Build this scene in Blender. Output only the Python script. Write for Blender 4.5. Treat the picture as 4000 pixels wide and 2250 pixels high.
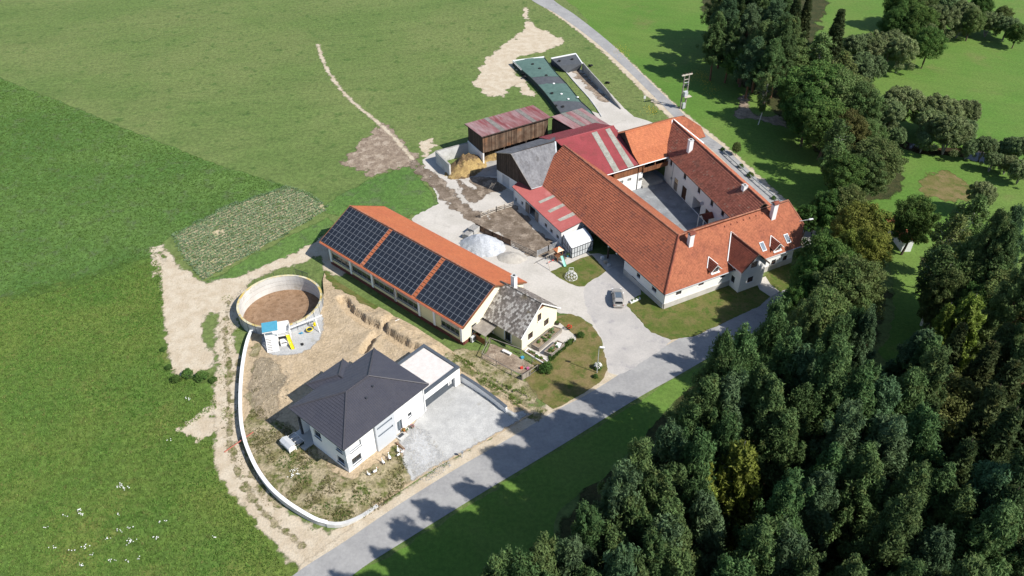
import bpy, math, random
import numpy as np
from mathutils import Vector, Matrix, noise
from mathutils.geometry import tessellate_polygon
R=math.radians
scene=bpy.context.scene
for o in list(bpy.data.objects): bpy.data.objects.remove(o)
# ---------------------------------------------------------------- camera
CH=88.0; FPX=3110.0; PITCH=R(38.73); ROLL=R(0.41)
_c,_s=math.cos(PITCH),math.sin(PITCH)
_X=Vector((1,0,0)); _Zf=Vector((0,_c,-_s)); _Yd=Vector((0,-_s,-_c))
CX=_X*math.cos(ROLL)+_Yd*math.sin(ROLL); CY=-_X*math.sin(ROLL)+_Yd*math.cos(ROLL); CZ=_Zf
cam=bpy.data.cameras.new('camera'); camo=bpy.data.objects.new('camera',cam)
scene.collection.objects.link(camo); scene.camera=camo
cam.sensor_width=36.0; cam.lens=FPX/4000*36; cam.clip_start=1; cam.clip_end=6000
camo.matrix_world=Matrix(((CX.x,-CY.x,-CZ.x,0),(CX.y,-CY.y,-CZ.y,0),(CX.z,-CY.z,-CZ.z,CH),(0,0,0,1)))
# ---------------------------------------------------------------- sky and sun
SUN_EL=R(44.7); SUN_AZ=R(-29.5)          # azimuth counted from +X, counter-clockwise
w=bpy.data.worlds.new('World'); scene.world=w; w.use_nodes=True
nt=w.node_tree; sky=nt.nodes.new('ShaderNodeTexSky'); sky.sky_type='NISHITA'; sky.sun_disc=False
sky.sun_elevation=SUN_EL; sky.sun_rotation=R(90)-SUN_AZ; sky.altitude=600; sky.air_density=1.0; sky.dust_density=0.6
bg=nt.nodes['Background']; bg.inputs[1].default_value=0.10
nt.links.new(sky.outputs[0],bg.inputs[0])
sl=bpy.data.lights.new('sun','SUN'); sl.energy=4.6; sl.angle=R(0.55); sl.color=(1.0,0.955,0.88)
so=bpy.data.objects.new('sun',sl); scene.collection.objects.link(so); so.location=(60,20,120)
sd=Vector((math.cos(SUN_EL)*math.cos(SUN_AZ),math.cos(SUN_EL)*math.sin(SUN_AZ),math.sin(SUN_EL)))
so.rotation_euler=sd.to_track_quat('Z','Y').to_euler()
vs=scene.view_settings; vs.view_transform='Standard'; vs.look='None'; vs.gamma=1; vs.exposure=0.48
try: vs.use_curve_mapping=False
except Exception: pass
scene.render.engine='CYCLES'
scene.cycles.max_bounces=6; scene.cycles.diffuse_bounces=3; scene.cycles.transparent_max_bounces=8
# ---------------------------------------------------------------- helpers
rnd=random.Random(7)
C=scene.collection
def G(px,py,z=0.0):
    """point of the place seen at photo pixel (4000 wide), on the level z"""
    d=CX*((px-2000)/FPX)+CY*((py-1125)/FPX)+CZ
    t=(z-CH)/d.z
    return Vector((d.x*t,d.y*t,z))
KO=4000/2576
def V(x,y,z=0.0): return G(x*KO,y*KO,z)      # same in overview pixels (2576 wide)
def tag(o,label=None,cat=None,group=None,kind=None):
    if label: o['label']=label
    if cat: o['category']=cat
    if group: o['group']=group
    if kind: o['kind']=kind
    return o
def thing(name,loc,label,cat,group=None,rz=0):
    o=bpy.data.objects.new(name,None); C.objects.link(o); o.location=loc; o.rotation_euler=(0,0,rz)
    o.empty_display_size=.3
    return tag(o,label,cat,group)
class MB:
    def __init__(s): s.v=[]; s.f=[]; s.t=[]; s.mi=[]
    def add(s,vs,fs,t=None,mi=0):
        n=len(s.v); s.v+= [tuple(p) for p in vs]
        for f in fs: s.f.append([n+i for i in f]); s.t.append(rnd.random() if t is None else t); s.mi.append(mi)
        return s
    def poly(s,pts,t=None,mi=0): return s.add(pts,[list(range(len(pts)))],t,mi)
    def box(s,c,sz,u=(1,0,0),v=None,t=None,mi=0):
        u=Vector(u).normalized()
        v=Vector(v).normalized() if v is not None else Vector((0,0,1)).cross(u).normalized()
        w_=u.cross(v).normalized(); c=Vector(c); a,b,d=u*sz[0]/2,v*sz[1]/2,w_*sz[2]/2
        P=[c-a-b-d,c+a-b-d,c+a+b-d,c-a+b-d,c-a-b+d,c+a-b+d,c+a+b+d,c-a+b+d]
        return s.add(P,[(0,3,2,1),(4,5,6,7),(0,1,5,4),(1,2,6,5),(2,3,7,6),(3,0,4,7)],t if t is not None else rnd.random(),mi)
    def bar(s,p,q,w_,h,t=None,mi=0):
        p,q=Vector(p),Vector(q); d=q-p; L=d.length
        u=d/L; v=Vector((0,0,1)).cross(u)
        if v.length<1e-3: v=Vector((1,0,0))
        return s.box((p+q)/2,(L,w_,h),u,v,t,mi)
    def prism(s,pts,z0,z1,t=None,mi=0):
        n=len(pts); lo=[(p[0],p[1],z0) for p in pts]; hi=[(p[0],p[1],z1) for p in pts]
        return s.add(lo+hi,[tuple(range(n-1,-1,-1)),tuple(range(n,2*n))]+[(i,(i+1)%n,n+(i+1)%n,n+i) for i in range(n)],t if t is not None else rnd.random(),mi)
    def tube(s,path,r,n=6,cap=True,t=None,mi=0):
        path=[Vector(p) for p in path]; m=len(path); rr=r if isinstance(r,(list,tuple)) else [r]*m
        vs=[]
        for i,p in enumerate(path):
            d=(path[min(i+1,m-1)]-path[max(i-1,0)]).normalized()
            a=d.cross(Vector((0,0,1)));
            if a.length<.05: a=d.cross(Vector((1,0,0)))
            a.normalize(); b=d.cross(a)
            vs+=[p+(a*math.cos(2*math.pi*k/n)+b*math.sin(2*math.pi*k/n))*rr[i] for k in range(n)]
        fs=[(i*n+k,i*n+(k+1)%n,(i+1)*n+(k+1)%n,(i+1)*n+k) for i in range(m-1) for k in range(n)]
        if cap: fs+=[tuple(range(n-1,-1,-1)),tuple((m-1)*n+k for k in range(n))]
        return s.add(vs,fs,t if t is not None else rnd.random(),mi)
    def lathe(s,c,prof,n=16,t=None,mi=0):
        c=Vector(c); m=len(prof)
        vs=[c+Vector((r*math.cos(2*math.pi*k/n),r*math.sin(2*math.pi*k/n),z)) for r,z in prof for k in range(n)]
        fs=[(i*n+k,i*n+(k+1)%n,(i+1)*n+(k+1)%n,(i+1)*n+k) for i in range(m-1) for k in range(n)]
        fs+=[tuple(range(n-1,-1,-1)),tuple((m-1)*n+k for k in range(n))]
        return s.add(vs,fs,t if t is not None else rnd.random(),mi)
    def ico(s,c,r,sub=1,jit=0,t=None,mi=0,sq=(1,1,1)):
        vs,fs=ICO[sub]
        c=Vector(c); q=[]
        for p in vs:
            k=1+jit*(rnd.random()*2-1); q.append((c.x+p[0]*r*k*sq[0],c.y+p[1]*r*k*sq[1],c.z+p[2]*r*k*sq[2]))
        return s.add(q,fs,t,mi)
    def build(s,name,mat,parent=None,smooth=False,label=None):
        me=bpy.data.meshes.new(name); me.from_pydata(s.v,[],s.f); me.update()
        a=me.attributes.new('tint','FLOAT','FACE'); a.data.foreach_set('value',s.t)
        mats=mat if isinstance(mat,(list,tuple)) else [mat]
        for m_ in mats: me.materials.append(MAT[m_] if isinstance(m_,str) else m_)
        if len(mats)>1: me.polygons.foreach_set('material_index',s.mi)
        if smooth: me.polygons.foreach_set('use_smooth',[True]*len(me.polygons))
        return link(name,me,parent,label)
def link(name,me,parent=None,label=None):
    o=bpy.data.objects.new(name,me); C.objects.link(o)
    if parent is not None:
        o.parent=parent
        if parent.type=='EMPTY' and not parent.get('local'): o.matrix_parent_inverse=Matrix.Translation(-Vector(parent.location))
    if label: o['label']=label
    return o
def copy_tree(o,parent=None):
    c=o.copy(); C.objects.link(c); c.parent=parent
    for ch in list(o.children): copy_tree(ch,c)
    return c
def _ico():
    t=(1+5**.5)/2
    v=[(-1,t,0),(1,t,0),(-1,-t,0),(1,-t,0),(0,-1,t),(0,1,t),(0,-1,-t),(0,1,-t),(t,0,-1),(t,0,1),(-t,0,-1),(-t,0,1)]
    v=[tuple(Vector(p).normalized()) for p in v]
    f=[(0,11,5),(0,5,1),(0,1,7),(0,7,10),(0,10,11),(1,5,9),(5,11,4),(11,10,2),(10,7,6),(7,1,8),(3,9,4),(3,4,2),(3,2,6),(3,6,8),(3,8,9),(4,9,5),(2,4,11),(6,2,10),(8,6,7),(9,8,1)]
    out=[(v,f)]
    for _ in range(2):
        v=list(out[-1][0]); nf=[]; mid={}
        def m(a,b):
            k=(min(a,b),max(a,b))
            if k not in mid: mid[k]=len(v); v.append(tuple(((Vector(v[a])+Vector(v[b]))/2).normalized()))
            return mid[k]
        for a,b,c_ in out[-1][1]:
            x,y,z=m(a,b),m(b,c_),m(c_,a); nf+=[(a,x,z),(b,y,x),(c_,z,y),(x,y,z)]
        out.append((v,nf))
    return out
ICO=_ico()
def catmull(pts,step=1.0,closed=False):
    P=[Vector(p[:2]) for p in pts]; n=len(P); out=[]
    for i in range(n if closed else n-1):
        if closed: a,b,c_,d=P[i-1],P[i],P[(i+1)%n],P[(i+2)%n]
        else: a,b,c_,d=P[max(i-1,0)],P[i],P[i+1],P[min(i+2,n-1)]
        k=max(1,int((c_-b).length/step))
        for j in range(k):
            t=j/k
            out.append(.5*((2*b)+(c_-a)*t+(2*a-5*b+4*c_-d)*t*t+(3*b-a-3*c_+d)*t**3))
    if not closed: out.append(P[-1])
    return out
# ---------------------------------------------------------------- materials
MAT={}
def mat(name,c1,c2=None,s=1.0,c3=None,s3=.15,a3=(.5,.62),rough=.9,bump=0,bs=8,spec=.25,metal=0,tint=0,tc=None,lo=.35,hi=.65,emit=None,aniso=None,trans=0,bd=.05,a2=1.0,fine=0,fs=6.0,streak=None,fade=0,orand=0):
    m=bpy.data.materials.new(name); m.use_nodes=True; n=m.node_tree.nodes; l=m.node_tree.links
    b=n['Principled BSDF']; b.inputs['Roughness'].default_value=rough; b.inputs['Metallic'].default_value=metal
    b.inputs['Specular IOR Level'].default_value=spec
    g=n.new('ShaderNodeNewGeometry'); pos=g.outputs['Position']
    if aniso:
        mp=n.new('ShaderNodeMapping'); mp.vector_type='TEXTURE'; mp.inputs['Rotation'].default_value=(0,0,aniso[0]); mp.inputs['Scale'].default_value=(1/aniso[1],1/aniso[2],1)
        l.new(pos,mp.inputs[0]); pos=mp.outputs[0]
    def nz(sc,det=5,ro=.6):
        x=n.new('ShaderNodeTexNoise'); x.inputs['Scale'].default_value=sc; x.inputs['Detail'].default_value=det; x.inputs['Roughness'].default_value=ro
        l.new(pos,x.inputs['Vector']); return x.outputs['Fac']
    def ramp(f,a,bb):
        x=n.new('ShaderNodeMapRange'); x.interpolation_type='SMOOTHSTEP'; x.inputs[1].default_value=a; x.inputs[2].default_value=bb
        l.new(f,x.inputs[0]); return x.outputs[0]
    def mix(f,a,bb,mode='MIX'):
        x=n.new('ShaderNodeMix'); x.data_type='RGBA'; x.blend_type=mode
        if isinstance(f,float): x.inputs[0].default_value=f
        else: l.new(f,x.inputs[0])
        for i,q in ((6,a),(7,bb)):
            if isinstance(q,tuple): x.inputs[i].default_value=(*q,1)
            else: l.new(q,x.inputs[i])
        return x.outputs[2]
    col=c1
    if c2: 
        f=ramp(nz(s),lo,hi)
        if a2<1:
            q=n.new('ShaderNodeMath'); q.operation='MULTIPLY'; q.inputs[1].default_value=a2; l.new(f,q.inputs[0]); f=q.outputs[0]
        col=mix(f,c1,c2)
    if c3: col=mix(ramp(nz(s3,6,.65),*a3),col,c3)
    if fine:
        q=ramp(nz(fs,3,.7),.3,.7)
        k=n.new('ShaderNodeMapRange'); k.inputs[3].default_value=1-fine; k.inputs[4].default_value=1+fine; l.new(q,k.inputs[0])
        cc=n.new('ShaderNodeCombineColor'); [l.new(k.outputs[0],cc.inputs[i]) for i in range(3)]
        col=mix(1.0,col,cc.outputs[0],'MULTIPLY')
    if streak:
        mp2=n.new('ShaderNodeMapping'); mp2.vector_type='TEXTURE'; mp2.inputs['Rotation'].default_value=(0,0,streak[0]); mp2.inputs['Scale'].default_value=(1/streak[1],1/streak[2],1); l.new(g.outputs['Position'],mp2.inputs[0])
        x=n.new('ShaderNodeTexNoise'); x.inputs['Scale'].default_value=1; x.inputs['Detail'].default_value=4; l.new(mp2.outputs[0],x.inputs['Vector'])
        k=n.new('ShaderNodeMapRange'); k.inputs[1].default_value=.3; k.inputs[2].default_value=.7; k.inputs[3].default_value=1-streak[3]; k.inputs[4].default_value=1+streak[3]; l.new(x.outputs['Fac'],k.inputs[0])
        cc=n.new('ShaderNodeCombineColor'); [l.new(k.outputs[0],cc.inputs[i]) for i in range(3)]
        col=mix(1.0,col,cc.outputs[0],'MULTIPLY')
    if tint or tc:
        at=n.new('ShaderNodeAttribute'); at.attribute_name='tint'
        if tc: col=mix(ramp(at.outputs['Fac'],tc[1],tc[2]),col,tc[0])
        if tint:
            k=n.new('ShaderNodeMapRange'); k.inputs[3].default_value=1-tint; k.inputs[4].default_value=1+tint; l.new(at.outputs['Fac'],k.inputs[0])
            cc=n.new('ShaderNodeCombineColor'); [l.new(k.outputs[0],cc.inputs[i]) for i in range(3)]
            col=mix(1.0,col,cc.outputs[0],'MULTIPLY')
    if orand:
        oi=n.new('ShaderNodeObjectInfo'); k=n.new('ShaderNodeMapRange'); k.inputs[3].default_value=1-orand; k.inputs[4].default_value=1+orand; l.new(oi.outputs['Random'],k.inputs[0])
        k2=n.new('ShaderNodeMath'); k2.operation='MULTIPLY'; k2.inputs[1].default_value=7.31; l.new(oi.outputs['Random'],k2.inputs[0]); k3=n.new('ShaderNodeMath'); k3.operation='FRACT'; l.new(k2.outputs[0],k3.inputs[0])
        k4=n.new('ShaderNodeMapRange'); k4.inputs[3].default_value=.90; k4.inputs[4].default_value=1.16; l.new(k3.outputs[0],k4.inputs[0]); k5=n.new('ShaderNodeMath'); k5.operation='MULTIPLY'; l.new(k4.outputs[0],k5.inputs[0]); l.new(k.outputs[0],k5.inputs[1])
        cc=n.new('ShaderNodeCombineColor'); l.new(k5.outputs[0],cc.inputs[0]); l.new(k.outputs[0],cc.inputs[1]); l.new(k.outputs[0],cc.inputs[2]); col=mix(1.0,col,cc.outputs[0],'MULTIPLY')
    if isinstance(col,tuple): b.inputs['Base Color'].default_value=(*col,1)
    else: l.new(col,b.inputs['Base Color'])
    if bump:
        bp=n.new('ShaderNodeBump'); bp.inputs['Strength'].default_value=bump; bp.inputs['Distance'].default_value=bd
        l.new(nz(bs,5,.7),bp.inputs['Height']); l.new(bp.outputs[0],b.inputs['Normal'])
    if trans:
        tr=n.new('ShaderNodeBsdfTranslucent'); ms=n.new('ShaderNodeMixShader'); ms.inputs[0].default_value=trans
        if isinstance(col,tuple): tr.inputs[0].default_value=(*col,1)
        else: l.new(col,tr.inputs[0])
        l.new(b.outputs[0],ms.inputs[1]); l.new(tr.outputs[0],ms.inputs[2]); l.new(ms.outputs[0],n['Material Output'].inputs[0])
    if fade:
        at2=n.new('ShaderNodeAttribute'); at2.attribute_name='edge'
        f1=nz(.9,6,.75)
        q1=n.new('ShaderNodeMath'); q1.operation='MULTIPLY_ADD'; q1.inputs[1].default_value=fade*2.6; q1.inputs[2].default_value=-fade*1.3; l.new(f1,q1.inputs[0])
        q2=n.new('ShaderNodeMath'); q2.operation='ADD'; l.new(at2.outputs['Fac'],q2.inputs[0]); l.new(q1.outputs[0],q2.inputs[1])
        x=n.new('ShaderNodeMapRange'); x.interpolation_type='SMOOTHSTEP'; x.inputs[1].default_value=fade*.15; x.inputs[2].default_value=fade*1.0; l.new(q2.outputs[0],x.inputs[0])
        tb_=n.new('ShaderNodeBsdfTransparent'); ms=n.new('ShaderNodeMixShader'); l.new(x.outputs[0],ms.inputs[0]); l.new(tb_.outputs[0],ms.inputs[1]); l.new(b.outputs[0],ms.inputs[2]); l.new(ms.outputs[0],n['Material Output'].inputs[0])
    MAT[name]=m; return m
# ground covers
mat('meadow',(.108,.162,.042),(.140,.178,.056),s=.03,c3=(.070,.122,.028),s3=.30,a3=(.53,.70),bump=.8,bs=2.2,bd=.2,fine=.22,fs=1.1,streak=(R(20),.03,.25,.07))
mat('meadow_bright',(.085,.175,.026),(.115,.185,.036),s=.04,c3=(.140,.165,.048),s3=.06,a3=(.55,.75),bump=.7,bs=2.5,bd=.15,fine=.15,fs=1.6,streak=(R(-25),.04,.35,.06))
mat('crop',(0.075,0.174,0.033),(0.103,0.206,0.043),s=.05,c3=(0.090,0.154,0.052),s3=.3,a3=(.5,.68),bump=.9,bs=2.4,bd=.3,fine=.24,fs=1.1,streak=(R(-28),.03,.5,.07))
mat('rough',(0.084,0.156,0.028),(0.133,0.181,0.037),s=.05,c3=(0.164,0.175,0.046),s3=.12,a3=(.54,.72),bump=.9,bs=1.8,bd=.3,fine=.26,fs=1.0)
mat('lawn',(.085,.115,.020),(.145,.130,.045),s=.35,c3=(.065,.108,.016),s3=.8,a3=(.5,.65),bump=.5,bs=6,bd=.08,fine=.16,fs=3)
mat('lawn_dry',(.115,.115,.030),(.19,.145,.065),s=.4,c3=(.08,.105,.02),s3=.5,a3=(.5,.65),bump=.5,bs=6,bd=.08,fine=.16,fs=3)
mat('sand',(0.540,0.468,0.362),(0.464,0.384,0.280),s=.5,c3=(0.389,0.322,0.221),s3=1.3,a3=(.54,.72),bump=.8,bs=3,bd=.12,fine=.12,fs=4)
mat('dug',(.49,.385,.26),(.42,.325,.21),s=.6,c3=(.35,.27,.175),s3=.9,a3=(.52,.72),bump=1.0,bs=2.0,bd=.25,fine=.15,fs=3)
mat('clod',(.40,.33,.235),(.30,.245,.165),s=1.5,tint=.25,bump=1,bs=5,bd=.2,fine=.2,fs=4)
mat('dirt',(.30,.235,.175),(.20,.15,.11),s=.7,c3=(.38,.31,.24),s3=.5,bump=1,bs=4,bd=.15,fine=.2,fs=3)
mat('mud',(.215,.17,.13),(.13,.098,.07),s=.6,c3=(.30,.245,.19),s3=.45,bump=1,bs=4,bd=.12,fine=.2,fs=3)
mat('asphalt',(0.282,0.278,0.276),(0.331,0.326,0.319),s=.35,c3=(0.234,0.231,0.235),s3=.25,a3=(.56,.7),rough=.85,bump=.15,bs=30,fine=.07,fs=2.2)
mat('drive',(0.390,0.370,0.351),(0.455,0.429,0.403),s=.3,c3=(0.319,0.305,0.305),s3=.35,a3=(.52,.7),rough=.9,bump=.2,bs=12,fine=.07,fs=4)
mat('concrete',(0.517,0.484,0.440),(0.451,0.423,0.379),s=.22,c3=(0.385,0.357,0.319),s3=.35,a3=(.56,.74),rough=.92,bump=.2,bs=10,fine=.07,fs=3)
mat('court',(.26,.27,.28),(.19,.195,.205),s=.3,c3=(.36,.37,.375),s3=.45,a3=(.56,.72),bump=.15,bs=8,fine=.08,fs=3)
mat('gravel',(0.454,0.454,0.444),(0.382,0.382,0.377),s=.8,c3=(0.320,0.310,0.279),s3=.5,a3=(.58,.74),bump=.9,bs=9,bd=.05,fine=.16,fs=7)
mat('gravel_coarse',(.45,.46,.47),(.33,.335,.34),s=2.2,c3=(.25,.24,.215),s3=.7,a3=(.58,.72),bump=1,bs=6,bd=.12,fine=.28,fs=5)
mat('weeds',(.185,.165,.075),(.40,.335,.225),s=.5,c3=(.105,.12,.032),s3=.9,a3=(.50,.64),bump=1,bs=3,bd=.2,fine=.25,fs=3)
mat('bed_soil',(.20,.15,.10),(.27,.21,.15),s=1,bump=1,bs=4,bd=.1,fine=.2,fs=4)
mat('pale_soil',(0.480,0.402,0.270),(0.360,0.312,0.180),s=.8,c3=(0.156,0.180,0.060),s3=.6,a3=(.5,.62),bump=1,bs=4,bd=.1,fine=.2,fs=4)
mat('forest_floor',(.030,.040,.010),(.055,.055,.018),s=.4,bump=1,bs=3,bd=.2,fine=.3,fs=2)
mat('water',(.045,.035,.022),(.07,.045,.025),s=.3,rough=.08,spec=.5,bump=.08,bs=3)
mat('straw',(.44,.315,.13),(.33,.225,.095),s=1.2,c3=(.15,.10,.055),s3=.35,a3=(.44,.58),bump=1,bs=6,bd=.25,fine=.25,fs=4)
mat('slurry',(.235,.145,.085),(.29,.19,.12),s=.8,c3=(.18,.11,.065),s3=1.5,a3=(.5,.66),bump=.6,bs=6,bd=.05,fine=.15,fs=5)
mat('sand_f',(0.540,0.468,0.362),(0.464,0.384,0.280),s=.5,c3=(0.389,0.322,0.221),s3=1.3,a3=(.54,.72),bump=.8,bs=3,bd=.12,fine=.12,fs=4,fade=0.7)
mat('dirt_f',(.30,.235,.175),(.20,.15,.11),s=.7,c3=(.38,.31,.24),s3=.5,bump=1,bs=4,bd=.15,fine=.2,fs=3,fade=0.8)
mat('mud_f',(.215,.17,.13),(.13,.098,.07),s=.6,c3=(.30,.245,.19),s3=.45,bump=1,bs=4,bd=.12,fine=.2,fs=3,fade=0.7)
mat('crop_f',(0.079,0.160,0.033),(0.108,0.190,0.043),s=.05,c3=(0.095,0.142,0.052),s3=.3,a3=(.5,.68),bump=.9,bs=2.4,bd=.3,fine=.24,fs=1.1,streak=(R(-28),.03,.5,.07),fade=0.6)
mat('rough_f',(0.084,0.156,0.028),(0.133,0.181,0.037),s=.05,c3=(0.164,0.175,0.046),s3=.12,a3=(.54,.72),bump=.9,bs=1.8,bd=.3,fine=.26,fs=1.0,fade=3.2)
mat('lawn_dry_f',(.115,.115,.030),(.19,.145,.065),s=.4,c3=(.08,.105,.02),s3=.5,a3=(.5,.65),bump=.5,bs=6,bd=.08,fine=.16,fs=3,fade=1.2)
mat('meadow_bright_f',(.085,.175,.026),(.115,.185,.036),s=.04,c3=(.140,.165,.048),s3=.06,a3=(.55,.75),bump=.7,bs=2.5,bd=.15,fine=.15,fs=1.6,streak=(R(-25),.04,.35,.06),fade=0.8)
mat('roof_grit',(.66,.62,.59),(.60,.56,.53),s=1.5,rough=.95,bump=.5,bs=12,bd=.03,fine=.08,fs=8)
mat('weeds_f',(.185,.165,.075),(.40,.335,.225),s=.5,c3=(.105,.12,.032),s3=.9,a3=(.50,.64),bump=1,bs=3,bd=.2,fine=.25,fs=3,fade=0.6)
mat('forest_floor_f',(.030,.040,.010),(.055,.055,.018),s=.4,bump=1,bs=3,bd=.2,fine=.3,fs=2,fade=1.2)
mat('clod_f',(0.480,0.389,0.270),(0.360,0.289,0.190),s=1.5,tint=.25,bump=1,bs=5,bd=.2,fine=.2,fs=4,fade=0.7)
mat('gravel_coarse_f',(.46,.465,.47),(.39,.395,.40),s=1.6,c3=(.30,.285,.24),s3=.6,a3=(.56,.74),bump=.9,bs=7,bd=.06,fine=.2,fs=6,fade=1.8)
mat('gravel_f',(0.454,0.454,0.444),(0.382,0.382,0.377),s=.8,c3=(0.320,0.310,0.279),s3=.5,a3=(.58,.74),bump=.9,bs=9,bd=.05,fine=.16,fs=7,fade=0.5)
mat('pale_soil_f',(0.480,0.402,0.270),(0.360,0.312,0.180),s=.8,c3=(0.156,0.180,0.060),s3=.6,a3=(.5,.62),bump=1,bs=4,bd=.1,fine=.2,fs=4,fade=0.4)
# buildings
mat('white_wall',(.80,.80,.79),(.74,.74,.735),s=.5,c3=(.66,.66,.65),s3=.25,a3=(.6,.8),rough=.9)
mat('new_white',(.84,.84,.84),(.81,.81,.81),s=.4,rough=.9)
mat('grey_render',(.52,.55,.59),(.50,.53,.57),s=.5,rough=.9)
mat('yellow_wall_shaded',(.72,.65,.40),(.68,.61,.37),s=.4,rough=.9)  # shed and cottage render, shade of the turned-away sides put into the colour
mat('cream_wall_sunlit',(.84,.79,.60),(.80,.75,.56),s=.4,rough=.9)  # same render for the gables, sunlight put into a paler colour
mat('maroon',(.135,.042,.036),(.165,.055,.045),s=.7,rough=.85)
mat('plinth',(.52,.50,.47),(.44,.42,.39),s=.6,rough=.92,bump=.2,bs=6)
mat('concrete_wall',(.56,.56,.55),(.46,.46,.45),s=.45,c3=(.34,.33,.31),s3=.3,a3=(.58,.74),rough=.92,bump=.2,bs=7)
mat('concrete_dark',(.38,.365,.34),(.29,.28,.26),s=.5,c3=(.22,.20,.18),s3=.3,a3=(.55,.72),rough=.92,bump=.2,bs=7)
mat('coping',(.82,.82,.81),(.72,.72,.71),s=.8,rough=.85)
mat('tank_wall',(.62,.61,.58),(.52,.51,.48),s=.5,c3=(.40,.38,.33),s3=.35,a3=(.58,.72),rough=.9,bump=.15,bs=6)
mat('lichen',(.62,.58,.42),(.55,.40,.10),s=.6,c3=(.45,.44,.40),s3=.8,rough=.95)
mat('white_trim',(.80,.80,.79),rough=.6)
mat('grey_trim',(.09,.105,.125),(.075,.09,.11),s=.6,rough=.5)
mat('anthracite',(.045,.05,.06),rough=.45,spec=.4)
mat('grey_metal',(.34,.36,.38),(.28,.30,.32),s=2,rough=.45,metal=.15)
mat('galv',(.52,.54,.56),(.45,.47,.49),s=1.5,rough=.5,metal=.12)
mat('dark_glass',(.018,.022,.028),(.03,.035,.04),s=.6,rough=.08,spec=.7)
mat('sky_glass',(.16,.20,.24),(.22,.26,.30),s=.6,rough=.06,spec=.8)
mat('brown_frame',(.10,.055,.038),rough=.6)
mat('white_frame',(.74,.74,.73),rough=.5)
mat('blind',(.62,.64,.66),rough=.6)
mat('dark_void',(.012,.012,.013),rough=1)  # near-black colour stands for shade inside openings and hollows; also used for eyes
mat('wood_dark',(.055,.042,.034),(.085,.062,.048),s=1.2,rough=.85,tint=.35,aniso=(0,3,3))
mat('wood_barn',(.105,.062,.040),(.165,.115,.080),s=.7,c3=(.21,.095,.045),s3=.35,a3=(.52,.66),rough=.85,tint=.4)
mat('wood_brown',(.22,.095,.045),(.17,.072,.036),s=.8,rough=.75,tint=.25)
mat('wood_door',(.075,.036,.024),(.055,.028,.020),s=1,rough=.7,tint=.3)
mat('wood_grey',(.30,.27,.235),(.22,.195,.17),s=1,rough=.85,tint=.25)
mat('wood_pale',(.52,.47,.40),(.42,.37,.31),s=1,rough=.85,tint=.2)
mat('play_white',(.82,.80,.77),rough=.6)
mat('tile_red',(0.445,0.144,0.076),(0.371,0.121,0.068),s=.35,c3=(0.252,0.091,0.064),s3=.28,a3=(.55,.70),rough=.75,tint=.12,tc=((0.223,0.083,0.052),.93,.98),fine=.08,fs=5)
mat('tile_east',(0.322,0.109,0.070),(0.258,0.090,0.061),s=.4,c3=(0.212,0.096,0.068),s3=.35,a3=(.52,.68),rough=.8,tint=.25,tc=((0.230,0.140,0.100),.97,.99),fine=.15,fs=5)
mat('tile_front',(.335,.115,.058),(.29,.095,.050),s=.3,c3=(.24,.080,.046),s3=.3,a3=(.55,.72),rough=.75,tint=.16,fine=.1,fs=5)
mat('tile_dormer',(.22,.065,.040),(.18,.055,.036),s=.6,rough=.75,tint=.18)
mat('tile_orange',(.46,.160,.072),(.42,.142,.066),s=.4,rough=.7,tint=.10,fine=.05,fs=4)
mat('tile_solar',(.46,.145,.062),(.43,.13,.058),s=.3,c3=(.50,.20,.11),s3=.4,a3=(.58,.75),rough=.7,tint=.08)
mat('ridge_red',(.36,.17,.11),(.30,.12,.075),s=1.2,rough=.8,tint=.2)
mat('tile_grey',(.155,.135,.120),(.225,.20,.18),s=.9,c3=(.175,.145,.10),s3=.5,a3=(.55,.7),rough=.92,tint=.35,tc=((.33,.31,.285),.88,.97),fine=.2,fs=5)
mat('tile_black',(0.059,0.059,0.074),(0.066,0.065,0.079),s=.5,rough=.4,spec=.5,tint=.05)
mat('ridge_black',(0.059,0.057,0.068),rough=.45,spec=.45,tint=.1)
mat('sheet_red',(.30,.062,.068),(.27,.055,.060),s=.35,c3=(.24,.055,.056),s3=.4,rough=.6,fine=.06,fs=3)
mat('sheet_pink',(.40,.115,.105),(.36,.10,.092),s=.35,c3=(.44,.17,.155),s3=.3,a3=(.55,.75),rough=.7,fine=.06,fs=3)
mat('sheet_worn',(.255,.105,.105),(.34,.23,.23),s=.9,c3=(.225,.065,.070),s3=.5,a3=(.52,.68),rough=.8,fine=.12,fs=2.5,aniso=(R(30.5),1.0,.16))
mat('sheet_grey',(.215,.215,.225),(.16,.16,.17),s=.8,c3=(.125,.122,.125),s3=.9,a3=(.52,.70),rough=.85,fine=.16,fs=3,aniso=(R(27.7),1.0,.2))
mat('sheet_clear',(.36,.355,.31),(.28,.275,.235),s=.8,rough=.6,fine=.15,fs=3)
mat('sheet_clear_dark',(.25,.235,.215),(.20,.185,.165),s=.8,rough=.7,fine=.15,fs=3)
mat('pv_glass',(.016,.019,.027),(.022,.026,.035),s=.5,rough=.22,spec=.5)
mat('pv_frame',(.24,.26,.29),rough=.45,metal=.2)
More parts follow.
